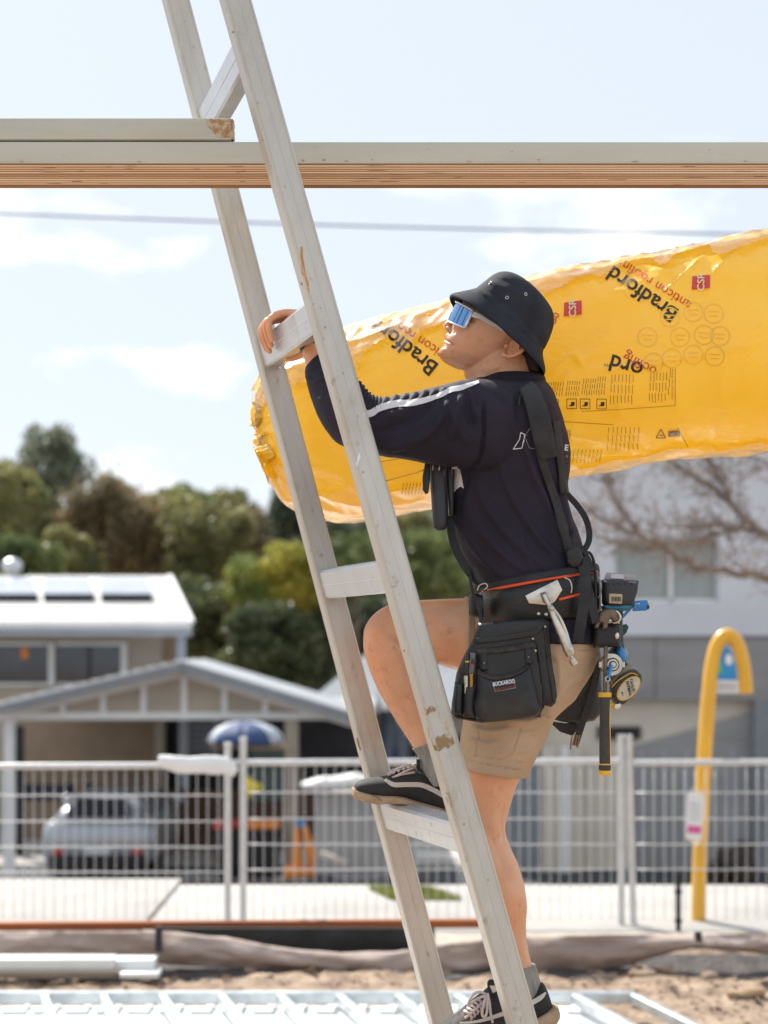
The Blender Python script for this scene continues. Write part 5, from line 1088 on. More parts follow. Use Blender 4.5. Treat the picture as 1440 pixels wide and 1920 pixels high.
# lips
def polyd(pl, bvh, name, m, parent, off=.0006, cur=0, step=None, sub=0):
    if cur: pl = [tuple(q) for q in cat_rom(list(pl) + [pl[0]], cur)][:-1]
    n = len(pl); A = np.array(pl); mn, mx = A.min(0), A.max(0); ex = []
    step = step or max(2.5, (mx - mn).max() / 14)
    for x in np.arange(mn[0] + step / 2, mx[0], step):
        for y in np.arange(mn[1] + step / 2, mx[1], step):
            c_ = False
            for (x1, y1), (x2, y2) in zip(pl, pl[1:] + [pl[0]]):
                if (y1 > y) != (y2 > y) and x < (x2 - x1) * (y - y1) / (y2 - y1) + x1: c_ = not c_
            if c_: ex.append((x, y))
    r_ = delaunay_2d_cdt([Vector(p) for p in list(pl) + ex], [(i, (i + 1) % n) for i in range(n)], [], 1, 1e-6)
    V_ = [tuple(v) for v in r_[0]]; F_ = []
    for f in r_[2]:
        x = sum(V_[i][0] for i in f) / len(f); y = sum(V_[i][1] for i in f) / len(f); c_ = False
        for (x1, y1), (x2, y2) in zip(pl, pl[1:] + [pl[0]]):
            if (y1 > y) != (y2 > y) and x < (x2 - x1) * (y - y1) / (y2 - y1) + x1: c_ = not c_
        if c_: F_.append(tuple(f))
    return drape(V_, F_, bvh, name, m, parent, off)
polyd(hpts([(32.6, 5), (37.5, 5), (36.5, -4), (34, -12), (31, -18), (31.6, -8)]), sb, 'upper_lip', M['lip'], man, .0004, 3)
polyd(hpts([(31.2, 4.5), (26, 4), (25.5, -4), (28, -13), (30.2, -18), (31, -8)]), sb, 'lower_lip', M['lip'], man, .0004, 3)
M['eye'] = mat('eye_white', (.7, .66, .62), .2); M['iris'] = mat('dark_iris', (.06, .035, .02), .1)
for s_ in (-1, 1):
    e_ = MB().ell(HP(90, -14.5, s_ * .034), (.0118, .0118, .0118), n=20).build('eyeball', M['eye'], man, smooth=True)
    MB().ell(HP(91.5, -6.5, s_ * .0345), (.0045, .0045, .0045), n=12).build('iris', M['iris'], e_, smooth=True)
    b_ = MB()
    b_.tube([HP(101 + 2 * math.sin(t * 3), -1 - 24 * t ** 1.4, s_ * (.014 + .044 * t)) for t in np.linspace(0, 1, 8)], [.002, .0032, .0036, .0036, .0034, .003, .0025, .0015], 8); b_.build('eyebrow', M['hair'], man, smooth=True)
# hair: cropped back and sideburn under the hat
B = MB(); B.loft([hring(60, -128, -150, 40), hring(72, -131, -158, 50), hring(88, -120, -162, 60), hring(105, -90, -164, 64.5), hring(125, -60, -165, 65), hring(150, -40, -160, 60), hring(172, -70, -130, 38)], 5, 30)
B.loft([(986, 700, 1012, 702, HY, .035), (976, 678, 1016, 682, HY, .048), (968, 655, 1012, 658, HY, .055)], 4, 20)
hair = B.build('hair', M['hair'], man, smooth=True, fix=True); remesh(hair, .004, 3); ndisp(hair, 60, .0035)
# leg hair: fine fibres on the calf edges (thin curved slivers)
M['fuzz'] = mat('fine_body_hair', (.75, .55, .36), .6, transl=.5)
c = get_co(skin); n_ = get_no(skin); px_ = pxs(c); hb = MB()
sel = np.where(((px_[:, 1] > 1230) & (px_[:, 1] < 1415) & (px_[:, 0] < 850)) | ((px_[:, 1] > 1580) & (px_[:, 1] < 1800)))[0]
for i in rng.choice(sel, 2600):
    p = Vector(c[i]); nn = Vector(n_[i]); q = (nn + Vector((0, 0, -.9)) + Vector(rng.normal(0, .35, 3))).normalized(); l_ = rng.uniform(.004, .010); s_ = q.cross(Vector((0, 1, 0))).normalized() * .00022
    hb.add([p - s_, p + s_, p + q * l_], [(0, 1, 2)])
o = hb.build('leg_hair', M['fuzz'], man); o['kind'] = 'stuff'
# short beard stubble along jaw, chin and upper lip
stb = MB(); ff_ = get_co(skin); nn_ = get_no(skin); pq = pxs(ff_); rel = pq - np.array([822, 667]); uu = rel[:, 0] * hu[0] - rel[:, 1] * hu[1]; fv = rel[:, 0] * hf[0] - rel[:, 1] * hf[1]
sel = np.where((ff_[:, 2] > 2.2) & (((uu < 24) & (uu > -6) & (fv > -60)) | ((uu > 37) & (uu < 46) & (fv > -24)) | ((uu > 5) & (uu < 52) & (fv < -60) & (fv > -100) & (uu < 22 + (-fv - 60) * .7))) & (np.abs(ff_[:, 1] - HY) < .09))[0]
for i in rng.choice(sel, 2600):
    p = Vector(ff_[i]) + Vector(rng.normal(0, .0008, 3)); nn = Vector(nn_[i]); q = (nn + Vector((.3, 0, -.7)) + Vector(rng.normal(0, .3, 3))).normalized(); s_ = q.cross(Vector((0, 1, 0)));
    if s_.length < .05: continue
    s_ = s_.normalized() * .00020; stb.add([p - s_, p + s_, p + q * .0016], [(0, 1, 2)])
o = stb.build('stubble', M['hair'], man); o['kind'] = 'stuff'
# ---- shirt
B = MB()
B.loft([(886, 714, 1012, 712, 3.615, .075), (876, 722, 1024, 722, 3.615, .095), (864, 736, 1036, 738, 3.61, .15), (852, 765, 1046, 765, 3.61, .19), (842, 810, 1058, 810, 3.615, .205), (841, 850, 1067, 850, 3.62, .20), (843, 890, 1066, 890, 3.62, .185), (841, 930, 1062, 930, 3.62, .172), (843, 970, 1070, 965, 3.62, .163), (855, 1010, 1083, 1000, 3.62, .158), (876, 1050, 1094, 1040, 3.62, .160), (898, 1086, 1108, 1070, 3.62, .165), (905, 1120, 1114, 1110, 3.62, .168), (902, 1150, 1117, 1145, 3.62, .176), (902, 1180, 1119, 1178, 3.62, .186), (904, 1207, 1119, 1204, 3.62, .192)], 5, 44, e=2.35)
B.loft([(985, 725, 985, 860, 3.50, .07), (935, 712, 930, 885, 3.475, .085), (880, 712, 880, 880, 3.465, .080), (824, 728, 822, 869, 3.46, .074), (762, 742, 764, 861, 3.46, .069), (716, 751, 708, 853, 3.46, .065), (692, 742, 655, 838, 3.46, .063), (674, 722, 626, 820, 3.47, .060), (657, 702, 602, 786, 3.49, .056), (645, 688, 588, 752, 3.51, .051), (637, 676, 579, 722, 3.53, .045), (632, 664, 574, 702, 3.545, .040), (628, 655, 575, 690, 3.553, .036)], 6, 36, e=2.15)
B.loft([(985, 725, 985, 860, 3.72, .07), (950, 740, 1010, 860, 3.78, .075), (945, 860, 1012, 880, 3.82, .065), (940, 940, 1008, 940, 3.85, .058), (938, 980, 1003, 958, 3.91, .05), (934, 962, 988, 946, 4.02, .044), (928, 938, 972, 938, 4.12, .036)], 5, 30)
shirt = B.build('shirt', M['navy2'], man, smooth=True, fix=True); remesh(shirt, .0032, 4, .5)
c = get_co(shirt); p_ = pxs(c)
ndisp(shirt, 5, .006, (1, 1, .6))
SF = []
# torso folds sweeping from the belt up to the chest
for (a, w, m_) in ((((1058, 1062), (1010, 1010), (960, 930), (935, 850)), 7, 6), (((1066, 1050), (1040, 980), (1000, 890), (975, 800)), 7, 6), (((1030, 1068), (970, 1020), (915, 950), (895, 890)), 8, 6), (((990, 1075), (935, 1030), (885, 965), (870, 920)), 7, 5), (((950, 1085), (910, 1050), (872, 1000)), 6, 4), (((1070, 1035), (1060, 960), (1040, 880)), 6, 5), (((1075, 1000), (1050, 990), (1040, 960)), 5, 4), (((1000, 1070), (985, 1040), (975, 990)), 6, 4),
    (((905, 745), (908, 790), (905, 840), (895, 872), (880, 884)), 4, -5), (((913, 745), (916, 800), (910, 850)), 6, 4), (((872, 735), (850, 790), (846, 830)), 9, 7), (((850, 742), (830, 780), (800, 815), (740, 838), (700, 836)), 8, 6), (((818, 740), (790, 775), (740, 800), (690, 815)), 8, -5), (((870, 720), (880, 770), (888, 810)), 8, -6), (((830, 745), (858, 800), (880, 838)), 7, 5), (((790, 752), (760, 770), (720, 785)), 6, 3.5), (((885, 720), (893, 745), (896, 770)), 4, -3),
    (((700, 845), (760, 852), (850, 868)), 5, 3), (((960, 735), (955, 770), (975, 830)), 7, 4), (((925, 735), (950, 760)), 7, -3), (((880, 890), (870, 915), (866, 935)), 6, -4)): SF.append((a, w, m_))
for k in range(9):  # elbow crease
    t = k / 8; x, y = 664 + 52 * t, 706 + 44 * t ** .8; SF.append(([(x - 2, y - 7), (x - 6, y + 8), (x - 11, y + 24)], 2.6, 3.0)); SF.append(([(x + 2, y - 5), (x - 2, y + 10), (x - 7, y + 22)], 2.2, -2))
for k in range(7):
    t = k / 6; SF.append(([(725 + 110 * t, 742 - 14 * t), (722 + 108 * t, 752 - 14 * t), (712 + 108 * t, 764 - 14 * t)], 4, 2.2)); SF.append(([(733 + 110 * t, 744 - 14 * t), (730 + 108 * t, 756 - 14 * t)], 3, -1.5))
SF += [([(640, 700), (610, 712), (584, 716)], 3, 2.5), ([(655, 745), (625, 752), (592, 746)], 5, 3), ([(590, 712), (582, 708), (576, 710)], 2.5, -3)]
GAIN = 1.7; folds(shirt, SF); ndisp(shirt, 45, .0011); ndisp(shirt, 8, .0028, (1, 1, .45), ridged=True)
sh = bvh_of(shirt)
# white piping stripe along the sleeve
ribbon([(898, 716), (880, 722), (862, 728), (846, 731), (826, 741), (806, 748), (790, 752), (768, 756), (745, 757), (722, 762), (706, 768)], [5, 8, 10, 10, 9, 9, 11, 12, 13, 13, 12], sh, 'sleeve_stripe', M['strp'], man, .0022, nw=6, sub=7)
ribbon([(706, 768), (698, 774), (688, 776), (676, 768), (664, 758)], [12, 13, 13, 12, 12], sh, 'sleeve_stripe', M['strp'], man, .0022, nw=6, sub=6)
polyd([(847, 876), (857, 874), (862, 880), (866, 892), (870, 916), (864, 912), (856, 918), (849, 930), (848, 905)], sh, 'white_side_panel', M['strp'], man, .0016)
o = ribbon([(905, 742), (909, 790), (906, 838), (896, 870), (884, 884)], 1.6, sh, 'armhole_seam', M['blackc'], man, .0018, nw=3)
# printed emblem and letters on the back
def seg(lst, w, bvh, name, m, off=.0018):
    g_ = []; fs = []
    for (x1, y1, x2, y2) in lst:
        n = max(2, int(math.hypot(x2 - x1, y2 - y1) / 4)); dx, dy = x2 - x1, y2 - y1; l = math.hypot(dx, dy) + 1e-6; a_, b_ = -dy / l * w / 2, dx / l * w / 2; b0 = len(g_)
        for i in range(n + 1):
            x, y = x1 + dx * i / n, y1 + dy * i / n; g_ += [(x + a_, y + b_), (x - a_, y - b_)]
        fs += [(b0 + 2 * i, b0 + 2 * i + 1, b0 + 2 * i + 3, b0 + 2 * i + 2) for i in range(n)]
    return drape(g_, fs, bvh, name, m, man, off)
M['fadep'] = mat('faded_print', (.30, .29, .30), .7)
seg([(962, 842, 974, 824), (974, 824, 976, 811), (976, 811, 984, 815), (984, 815, 979, 840), (979, 840, 962, 842)], 1.6, sh, 'emblem', M['strp'])
seg([(983, 830, 982, 814), (984, 820, 992, 840), (992, 840, 1010, 843), (984, 818, 993, 803), (993, 803, 1010, 841)], .9, sh, 'emblem', M['fadep'])
text_px('E', 1061, 840, 15, 5, sh, 'lettering', M['strp'], man, .002, bold=.4, default=3.6); text_px('K', 1062, 856, 7, 5, sh, 'lettering', M['fadep'], man, .002, default=3.6)
# collar
B = MB(); n = 40; vv = []
cr = [(868, 722, 1026, 738, .088), (884, 715, 1026, 728, .082), (898, 709, 1024, 714, .076), (908, 704, 1021, 704, .072), (910, 706, 1018, 707, .067), (900, 714, 1014, 720, .062)]
for (x1, y1, x2, y2, ry) in cr:
    a, b = P(x1, y1, 3.612), P(x2, y2, 3.612); m_ = (a + b) / 2; h_ = (b - a) / 2
    for j in range(n):
        t = 2 * math.pi * j / n; vv.append(m_ + h_ * math.cos(t) + Vector((0, ry * math.sin(t), 0)))
B.add(vv, [(i * n + j, i * n + (j + 1) % n, (i + 1) * n + (j + 1) % n, (i + 1) * n + j) for i in range(len(cr) - 1) for j in range(n)])
collar = B.build('collar', M['navy2'], man, smooth=True, fix=True); q = collar.modifiers.new('s', 'SUBSURF'); q.levels = q.render_levels = 1; bake_mods(collar); q = collar.modifiers.new('t', 'SOLIDIFY'); q.thickness = .003
# watch
B = MB(); vv = []; n = 30
for (x1, y1, x2, y2, k_) in ((612, 640, 569, 663, 1.0), (612, 638, 567, 660, 1.14), (602, 618, 560, 643, 1.14), (601, 617, 561, 640, 1.0)):
    a, b = P(x1, y1, 3.583), P(x2, y2, 3.583); m_ = (a + b) / 2; h_ = (b - a) / 2 * k_
    for j in range(n): t = 2 * math.pi * j / n; vv.append(m_ + h_ * math.cos(t) + Vector((0, .0275 * k_ * math.sin(t), 0)))
B.add(vv, [(i * n + j, i * n + (j + 1) % n, (i + 1) * n + (j + 1) % n, (i + 1) * n + j) for i in range(3) for j in range(n)])
B.build('watch', M['watch'], man, smooth=True, fix=True)
# ---- shorts
B = MB()
B.loft([(905, 1118, 1113, 1110, 3.62, .168), (900, 1160, 1118, 1160, 3.62, .178), (900, 1195, 1119, 1205, 3.62, .185), (905, 1225, 1116, 1235, 3.62, .18), (930, 1262, 1095, 1270, 3.62, .15)], 5, 40, e=2.3)
B.loft([(1000, 1150, 1000, 1300, 3.70, .10), (940, 1126, 935, 1290, 3.705, .102), (900, 1121, 898, 1272, 3.71, .097), (872, 1119, 873, 1264, 3.71, .093)], 5, 34)
B.loft([(905, 1190, 1118, 1200, 3.58, .13), (880, 1250, 1110, 1256, 3.565, .125), (874, 1310, 1076, 1312, 3.56, .117), (873, 1350, 1039, 1350, 3.555, .108), (867, 1395, 1016, 1398, 3.55, .102), (865, 1428, 1000, 1432, 3.55, .099), (866, 1438, 988, 1458, 3.55, .097)], 5, 36, e=2.2)
shorts = B.build('shorts', M['khaki'], man, smooth=True, fix=True); remesh(shorts, .0032, 4, .5); ndisp(shorts, 6, .005, (1, 1, .6))
GAIN = 1.8; folds(shorts, [([(868, 1424), (915, 1434), (990, 1446)], 1.4, -2.2), ([(868, 1412), (915, 1421), (994, 1432)], 1.2, -1.5), ([(905, 1355), (895, 1400), (890, 1430)], 1.2, -1.8), ([(980, 1345), (965, 1400), (945, 1422), (910, 1420)], 1.2, -1.8),
    ([(880, 1362), (920, 1372), (960, 1366)], 5, 4), ([(875, 1385), (915, 1395), (940, 1390)], 4, 3), ([(1040, 1330), (1000, 1350), (960, 1352)], 5, 5), ([(1030, 1355), (1000, 1372), (970, 1375)], 4, 3), ([(1000, 1400), (960, 1410), (920, 1404)], 4, 2.5), ([(1035, 1345), (1020, 1340), (1005, 1342)], 2, -3),
    ([(1100, 1260), (1060, 1290), (1030, 1320)], 6, 3), ([(1040, 1220), (1050, 1260), (1045, 1300)], 7, 4), ([(1060, 1215), (1090, 1219), (1110, 1218)], 1.2, -2), ([(882, 1125), (880, 1200), (884, 1260)], 2, 4), ([(892, 1125), (890, 1190), (893, 1250)], 2, -3), ([(898, 1125), (896, 1190)], 2, 3)])
ndisp(shorts, 55, .0009); ndisp(shorts, 9, .0026, (.6, 1, 1.2), ridged=True); GAIN = 1.0
# socks
B = MB(); B.loft([(774, 1404, 838, 1376, 3.72, .040), (786, 1420, 845, 1396, 3.72, .040), (792, 1446, 860, 1428, 3.72, .043), (800, 1475, 875, 1465, 3.72, .042)], 6, 60, fn=lambda s_, t: 1.04 + .012 * math.sin(t * 30)); B.build('sock', M['sock'], man, smooth=True, fix=True)
B = MB(); B.loft([(925, 1816, 1003, 1808, 3.54, .041), (930, 1835, 1009, 1828, 3.54, .042), (932, 1860, 1016, 1856, 3.54, .044), (930, 1900, 1020, 1900, 3.54, .046)], 6, 60, fn=lambda s_, t: 1.02 + .012 * math.sin(t * 30)); B.build('sock', M['sock'], man, smooth=True, fix=True)
# ---- shoes
def shoe(Y, up, so, stripe, lab, midl=None, toe=None, laces=None, tongue=None, cuff=None):
    B = MB(); B.loft(up, 7, 40, e=2.3); u_ = B.build('shoe', M['blackc'], man, smooth=True, fix=True); remesh(u_, .0026, 4); u_['label'] = lab
    B = MB(); B.loft(so, 7, 36, e=3.6); s_ = B.build('sole', M['sole'], u_, smooth=True, fix=True, sharp=50); ndisp(s_, 20, .0015)
    bv = bvh_of(u_)
    if toe: polyd(toe, bv, 'toe_cap', M['blackc'], u_, .001, 2)
    for st_, w in stripe: ribbon(st_, w, bv, 'side_stripe', M['offw'], u_, .0012, nw=4, sub=8)
    if midl: ribbon(midl, 1.2, bvh_of(s_), 'sole_line', M['suede'], u_, .0008, nw=2, sub=8)
    return u_, s_, bv
su, ss, sbv = shoe(3.72, [(664, 1474, 664, 1484, 3.72, .012), (672, 1464, 670, 1490, 3.72, .034), (695, 1458, 694, 1496, 3.72, .044), (725, 1454, 722, 1500, 3.72, .046), (745, 1441, 745, 1500, 3.72, .042), (768, 1434, 768, 1505, 3.72, .038), (790, 1440, 786, 1512, 3.72, .038), (815, 1462, 812, 1522, 3.72, .040), (845, 1475, 842, 1530, 3.72, .040), (868, 1474, 866, 1538, 3.72, .036), (880, 1484, 878, 1534, 3.72, .022)],
    [(660, 1476, 659, 1486, 3.72, .012), (667, 1477, 666, 1496, 3.72, .036), (690, 1483, 690, 1503, 3.72, .047), (710, 1487, 708, 1506, 3.72, .050), (750, 1490, 750, 1506, 3.72, .047), (790, 1501, 788, 1518, 3.72, .043), (830, 1511, 828, 1529, 3.72, .042), (865, 1522, 862, 1541, 3.72, .040), (880, 1528, 877, 1545, 3.72, .030), (886, 1532, 884, 1543, 3.72, .012)],
    [([(722, 1461), (738, 1471), (765, 1471), (790, 1472), (812, 1481), (835, 1494)], [5, 9, 9, 9, 9, 9])], 'black skate shoe with a cream side stripe on the fourth rung', midl=[(664, 1481), (690, 1488), (706, 1494), (716, 1503)])
B = MB()
for k in range(6): t = k / 5; B.tube([P(728 + 46 * t, 1453 - 17 * t, 3.686), P(734 + 46 * t, 1445 - 13 * t, 3.70), P(738 + 44 * t, 1443 - 12 * t, 3.72), P(742 + 40 * t, 1448 - 12 * t, 3.75)], .0036, 8)
B.tube([P(776, 1440, 3.69), P(760, 1446, 3.684), P(745, 1454, 3.682), P(735, 1458, 3.684), P(752, 1452, 3.682), P(778, 1448, 3.686)], .003, 8)
B.tube([P(780, 1438, 3.69), P(768, 1432, 3.69), P(748, 1440, 3.69), P(730, 1452, 3.688)], .003, 8)
B.build('laces', M['lace'], su, smooth=True)
pillow([(781, 1423), (788, 1424), (789, 1444), (783, 1445), (780, 1438)], 3.70, .004, .001, name='pull_tab', m=M['blackc'], parent=su)
polyd([(764, 1436), (782, 1440), (800, 1455), (806, 1462), (792, 1452), (772, 1446)], sbv, 'tongue_edge', M['suede'], su, .001)
# near shoe
su, ss, sbv = shoe(3.53, [(806, 1948, 806, 1966, 3.53, .012), (815, 1928, 812, 1974, 3.53, .036), (836, 1915, 832, 1974, 3.53, .046), (862, 1896, 856, 1974, 3.53, .046), (884, 1876, 880, 1968, 3.53, .043), (905, 1860, 903, 1960, 3.53, .041), (924, 1848, 926, 1952, 3.53, .040), (950, 1868, 950, 1942, 3.53, .042), (975, 1870, 975, 1930, 3.53, .043), (1000, 1858, 1000, 1915, 3.53, .041), (1016, 1842, 1024, 1900, 3.53, .036), (1026, 1856, 1036, 1888, 3.53, .022)],
    [(798, 1950, 800, 1968, 3.53, .012), (805, 1952, 806, 1980, 3.53, .038), (830, 1956, 832, 1990, 3.53, .050), (870, 1958, 872, 1990, 3.53, .052), (915, 1944, 918, 1978, 3.53, .048), (960, 1922, 964, 1958, 3.53, .046), (1003, 1902, 1010, 1936, 3.53, .045), (1030, 1888, 1038, 1920, 3.53, .040), (1042, 1884, 1048, 1908, 3.53, .026), (1046, 1888, 1050, 1900, 3.53, .010)],
    [([(1024, 1862), (1012, 1872), (1000, 1879), (985, 1888), (940, 1902), (915, 1910), (890, 1916), (862, 1918)], [5, 9, 9, 9, 8, 7, 5, 3])], 'black skate shoe with pale laces at the bottom of the picture')
polyd([(848, 1912), (868, 1896), (880, 1888), (890, 1905), (884, 1922), (850, 1930)], sbv, 'suede_vamp', M['suede'], su, .0008, 2)
polyd([(1006, 1896), (1024, 1862), (1036, 1886), (1030, 1892)], sbv, 'heel_counter', M['blackc'], su, .0016, 0)
B = MB(); lY = 3.487
for k in range(5):
    t = k / 4; x, y = 873 + 24 * t, 1904 - 22 * t
    B.tube([P(x - 2, y - 9, lY + .02), P(x + 4, y - 5, lY), P(x + 12, y + 3, lY), P(x + 10, y + 8, lY + .004)], .0034, 8); B.tube([P(x + 14, y - 7, lY + .002), P(x + 7, y - 1, lY - .001), P(x - 1, y + 5, lY + .004)], .0034, 8)
B.tube(cat_rom([tuple(P(*q)) for q in [(914, 1866, 3.482), (900, 1860, 3.478), (888, 1864, 3.478), (880, 1876, 3.479), (878, 1886, 3.482), (892, 1874, 3.478), (912, 1866, 3.476)]], 5), .0032, 8)
B.tube(cat_rom([tuple(P(*q)) for q in [(912, 1862, 3.478), (908, 1880, 3.474), (904, 1898, 3.473), (906, 1906, 3.473), (912, 1902, 3.473), (914, 1884, 3.474), (914, 1866, 3.476)]], 5), .0032, 8)
B.tube(cat_rom([tuple(P(*q)) for q in [(914, 1862, 3.476), (918, 1880, 3.473), (920, 1900, 3.472), (924, 1918, 3.472)]], 5), .0028, 8)
B.build('laces', M['lace'], su, smooth=True)
pillow([(914, 1841), (920, 1836), (932, 1842), (938, 1858), (934, 1866), (922, 1862), (914, 1850)], 3.49, .006, .002, name='tongue', m=M['blackc'], parent=su, smooth_poly=2)
pillow([(918, 1848), (928, 1848), (932, 1858), (924, 1862)], 3.484, .001, 0, name='tongue_label', m=M['offw'], parent=su)
# ---- bucket hat
B = MB(); hr = [(845, 560, 1017, 705, HY, .131), (844, 556.5, 1018, 702, HY, .1335), (848, 554, 1018.5, 698, HY, .132), (856, 552.5, 1017.5, 692, HY, .127), (868, 550.5, 1015, 680, HY, .119), (880, 548.5, 1013.5, 668, HY, .111), (891, 546, 1015, 656, HY, .1035), (896, 542.5, 1019, 650, HY, .1025), (903, 537.5, 1026.5, 633, HY, .1015), (913, 530, 1034, 608, HY, .098), (923, 522.5, 1033, 588, HY, .091), (932, 518, 1024, 572, HY, .082), (944, 516.5, 1008, 554, HY, .062), (958, 520, 990, 540, HY, .032), (970, 525, 976, 530, HY, .006)]
B.loft(hr, 5, 96, caps=False)
GAIN = 1.0; hat = B.build('bucket_hat', M['hatm'], man, smooth=True, fix=True)
c = get_co(hat); p_ = pxs(c); below = -((p_[:, 0] - 953) * .68 - (p_[:, 1] - 601) * .73); wgt = np.clip(below / 45, 0, 1) * np.clip(np.abs(c[:, 1] - HY) / .125, 0, 1) ** 2; c[:, 0] -= .68 * .013 * wgt; c[:, 2] -= .73 * .013 * wgt; set_co(hat, c); ndisp(hat, 8, .006); 
folds(hat, [([(905, 558), (950, 592), (1003, 650)], 1.6, -2.6), ([(922, 528), (940, 540), (960, 545)], 5, 4), ([(940, 524), (955, 530), (975, 540)], 3, -3), ([(985, 540), (978, 555), (985, 570)], 4, 4), ([(925, 548), (935, 560), (940, 575)], 5, -3), ([(1000, 560), (1015, 600), (1010, 640)], 8, 3), ([(893, 545), (905, 552), (915, 560)], 3, 3), ([(960, 600), (985, 620)], 5, 2)])
for k in range(5):
    t = .18 + .15 * k; folds(hat, [([(848 + (893 - 848) * t, 556.5 + (547 - 556.5) * t + 3), (905 + 25 * t, 590 - 16 * t), (950 + 12 * t, 632 - 26 * t), (1010, 695 - 30 * t)], .8, -.9)], taper=False)
q = hat.modifiers.new('t', 'SOLIDIFY'); q.thickness = .0025; q.offset = 1
hb_ = bvh_of(hat)
for (x, y) in ((951, 559), (921, 532), (984, 552)):
    p, nn, ok = cast(x, y, hb_); 
    if ok:
        nn = nn.normalized(); a_ = nn.cross(Vector((0, 0, 1))).normalized(); b_ = nn.cross(a_); B = MB(); B.tube([p + nn * .0035 + (a_ * math.cos(t) + b_ * math.sin(t)) * .0034 for t in np.linspace(0, 2 * math.pi, 13)[:-1]], .0009, 6, closed=True); B.build('eyelet', M['galv'], hat, smooth=True)
# ---- sunglasses: one-piece shield wrapped round the face
sg = thing('sunglasses', HP(88, 10), None, None); sg.parent = man; sg.location = (0, 0, 0); sg.matrix_parent_inverse = Matrix.Identity(4)
bpy.data.objects.remove(sg)
Rg = 64; B = MB(); vv = []; NA = 40; NV = 12
def gp(phi, u, rr=0): return HP(u, -51.5 + (Rg + rr) * math.cos(phi) * (1.0), -math.sin(phi) * (Rg + rr) * .98 / 805)
def ubot(phi):
    a = abs(phi); base = 66.5 + 2.5 * (a / 1.3) ** 2 + (6 * max(0, (a - 1.05)) / .25)
    nt_ = 22 * math.exp(-(a / .15) ** 2.2); return min(base + nt_, 101)
def utop(phi): return 106 - 3 * (abs(phi) / 1.3) ** 2
PH = 1.12
for i in range(NA + 1):
    ph = -PH + 2 * PH * i / NA
    for j in range(NV + 1):
        t = j / NV; vv.append(gp(ph, ubot(ph) * (1 - t) + utop(ph) * t))
B.add(vv, [(i * (NV + 1) + j, (i + 1) * (NV + 1) + j, (i + 1) * (NV + 1) + j + 1, i * (NV + 1) + j + 1) for i in range(NA) for j in range(NV)])
sgl = B.build('sunglasses', M['lens'], man, smooth=True, fix=True); sgl['label'] = 'blue mirrored shield sunglasses with a white frame'
q = sgl.modifiers.new('t', 'SOLIDIFY'); q.thickness = .0018
B = MB(); B.tube([gp(ph, utop(ph) + .5, 1) for ph in np.linspace(-PH, PH, 40)], .0026, 8); B.build('top_frame', M['wframe'], sgl, smooth=True)
B = MB(); B.tube([gp(ph, ubot(ph) - .5, .6) for ph in np.linspace(-PH, PH, 70)], .0016, 8); B.build('lower_frame', M['wframe'], sgl, smooth=True)
for s_ in (-1, 1):
    B = MB(); B.tube([gp(s_ * PH, u, 1) for u in np.linspace(ubot(PH), utop(PH), 6)], .0028, 8); B.build('side_frame', M['wframe'], sgl, smooth=True)
    B = MB(); pa = gp(s_ * PH, 98, 0); pb = HP(99, -40, s_ * -.0 + (-s_) * .074); pc = HP(92, -112, (-s_) * .082)
    for a_, b_, w1, w2 in ((pa, pb, .014, .010), (pb, pc, .010, .005)):
        u3 = Vector((hu[0], 0, hu[1])); n3 = Vector((0, .0013, 0)); B.add([a_ - u3 * w1 / 2 - n3, a_ + u3 * w1 / 2 - n3, b_ + u3 * w2 / 2 - n3, b_ - u3 * w2 / 2 - n3, a_ - u3 * w1 / 2 + n3, a_ + u3 * w1 / 2 + n3, b_ + u3 * w2 / 2 + n3, b_ - u3 * w2 / 2 + n3], [(0, 1, 2, 3), (7, 6, 5, 4), (0, 4, 5, 1), (1, 5, 6, 2), (2, 6, 7, 3), (3, 7, 4, 0)])
    B.build('temple_arm', M['wframe'], sgl, fix=True)
# ================================================================== TOOL BELT AND TOOLS
M['leather'] = mat('black_leather', (.020, .021, .022), .45, col2=(.008, .008, .009), vs=8, bump=.5, bs=160, rvar=.12, detail=8)
M['leatherw'] = mat('worn_black_leather', (.045, .048, .048), .5, col2=(.010, .011, .012), vs=7, bump=.5, bs=160, rvar=.12, detail=8, ramp=(.38, .72))
M['trim'] = mat('worn_leather_trim', (.055, .046, .038), .8, col2=(.018, .015, .013), vs=40, bump=.5, bs=200)
M['orangeb'] = mat('orange_belt_binding', (.85, .09, .012), .6, var=.1, vs=20)
M['chrome'] = mat('worn_nickel_steel', (.62, .59, .52), .3, .85, vs=30, var=.25, rvar=.12)
M['steel'] = mat('rusty_tool_steel', (.24, .19, .14), .45, .7, vs=40, col2=(.12, .08, .05))
M['grip'] = mat('dark_rubber_grip', (.055, .056, .052), .75, var=.2, vs=30, bump=.4, bs=300)
M['gripy'] = mat('yellow_grip_ring', (.80, .46, .03), .5, var=.1)
M['batt'] = mat('black_battery_plastic', (.025, .027, .032), .42, var=.2, bump=.2, bs=200)
M['battt'] = mat('battery_top', (.16, .19, .25), .35, var=.1)
M['labelm'] = mat('tan_label', (.48, .38, .22), .5, var=.1, vs=30)
M['labelw'] = mat('grey_label', (.42, .46, .55), .3, var=.1, vs=60)
M['teal'] = mat('teal_tool_plastic', (.01, .13, .19), .4, var=.1, coat=.3)
M['bluep'] = mat('bright_blue_tool', (.01, .19, .52), .3, var=.1, coat=.4)
M['gold'] = mat('gold_drill_bit', (.70, .42, .10), .3, .7)
M['olive2'] = mat('scuffed_tape_shell', (.22, .20, .15), .35, .2, vs=20, var=.4)
belt = thing('tool_belt', P(1000, 1130, 3.46), 'black leather tool belt with orange binding, pouches and shoulder straps on the worker', 'tool belt')
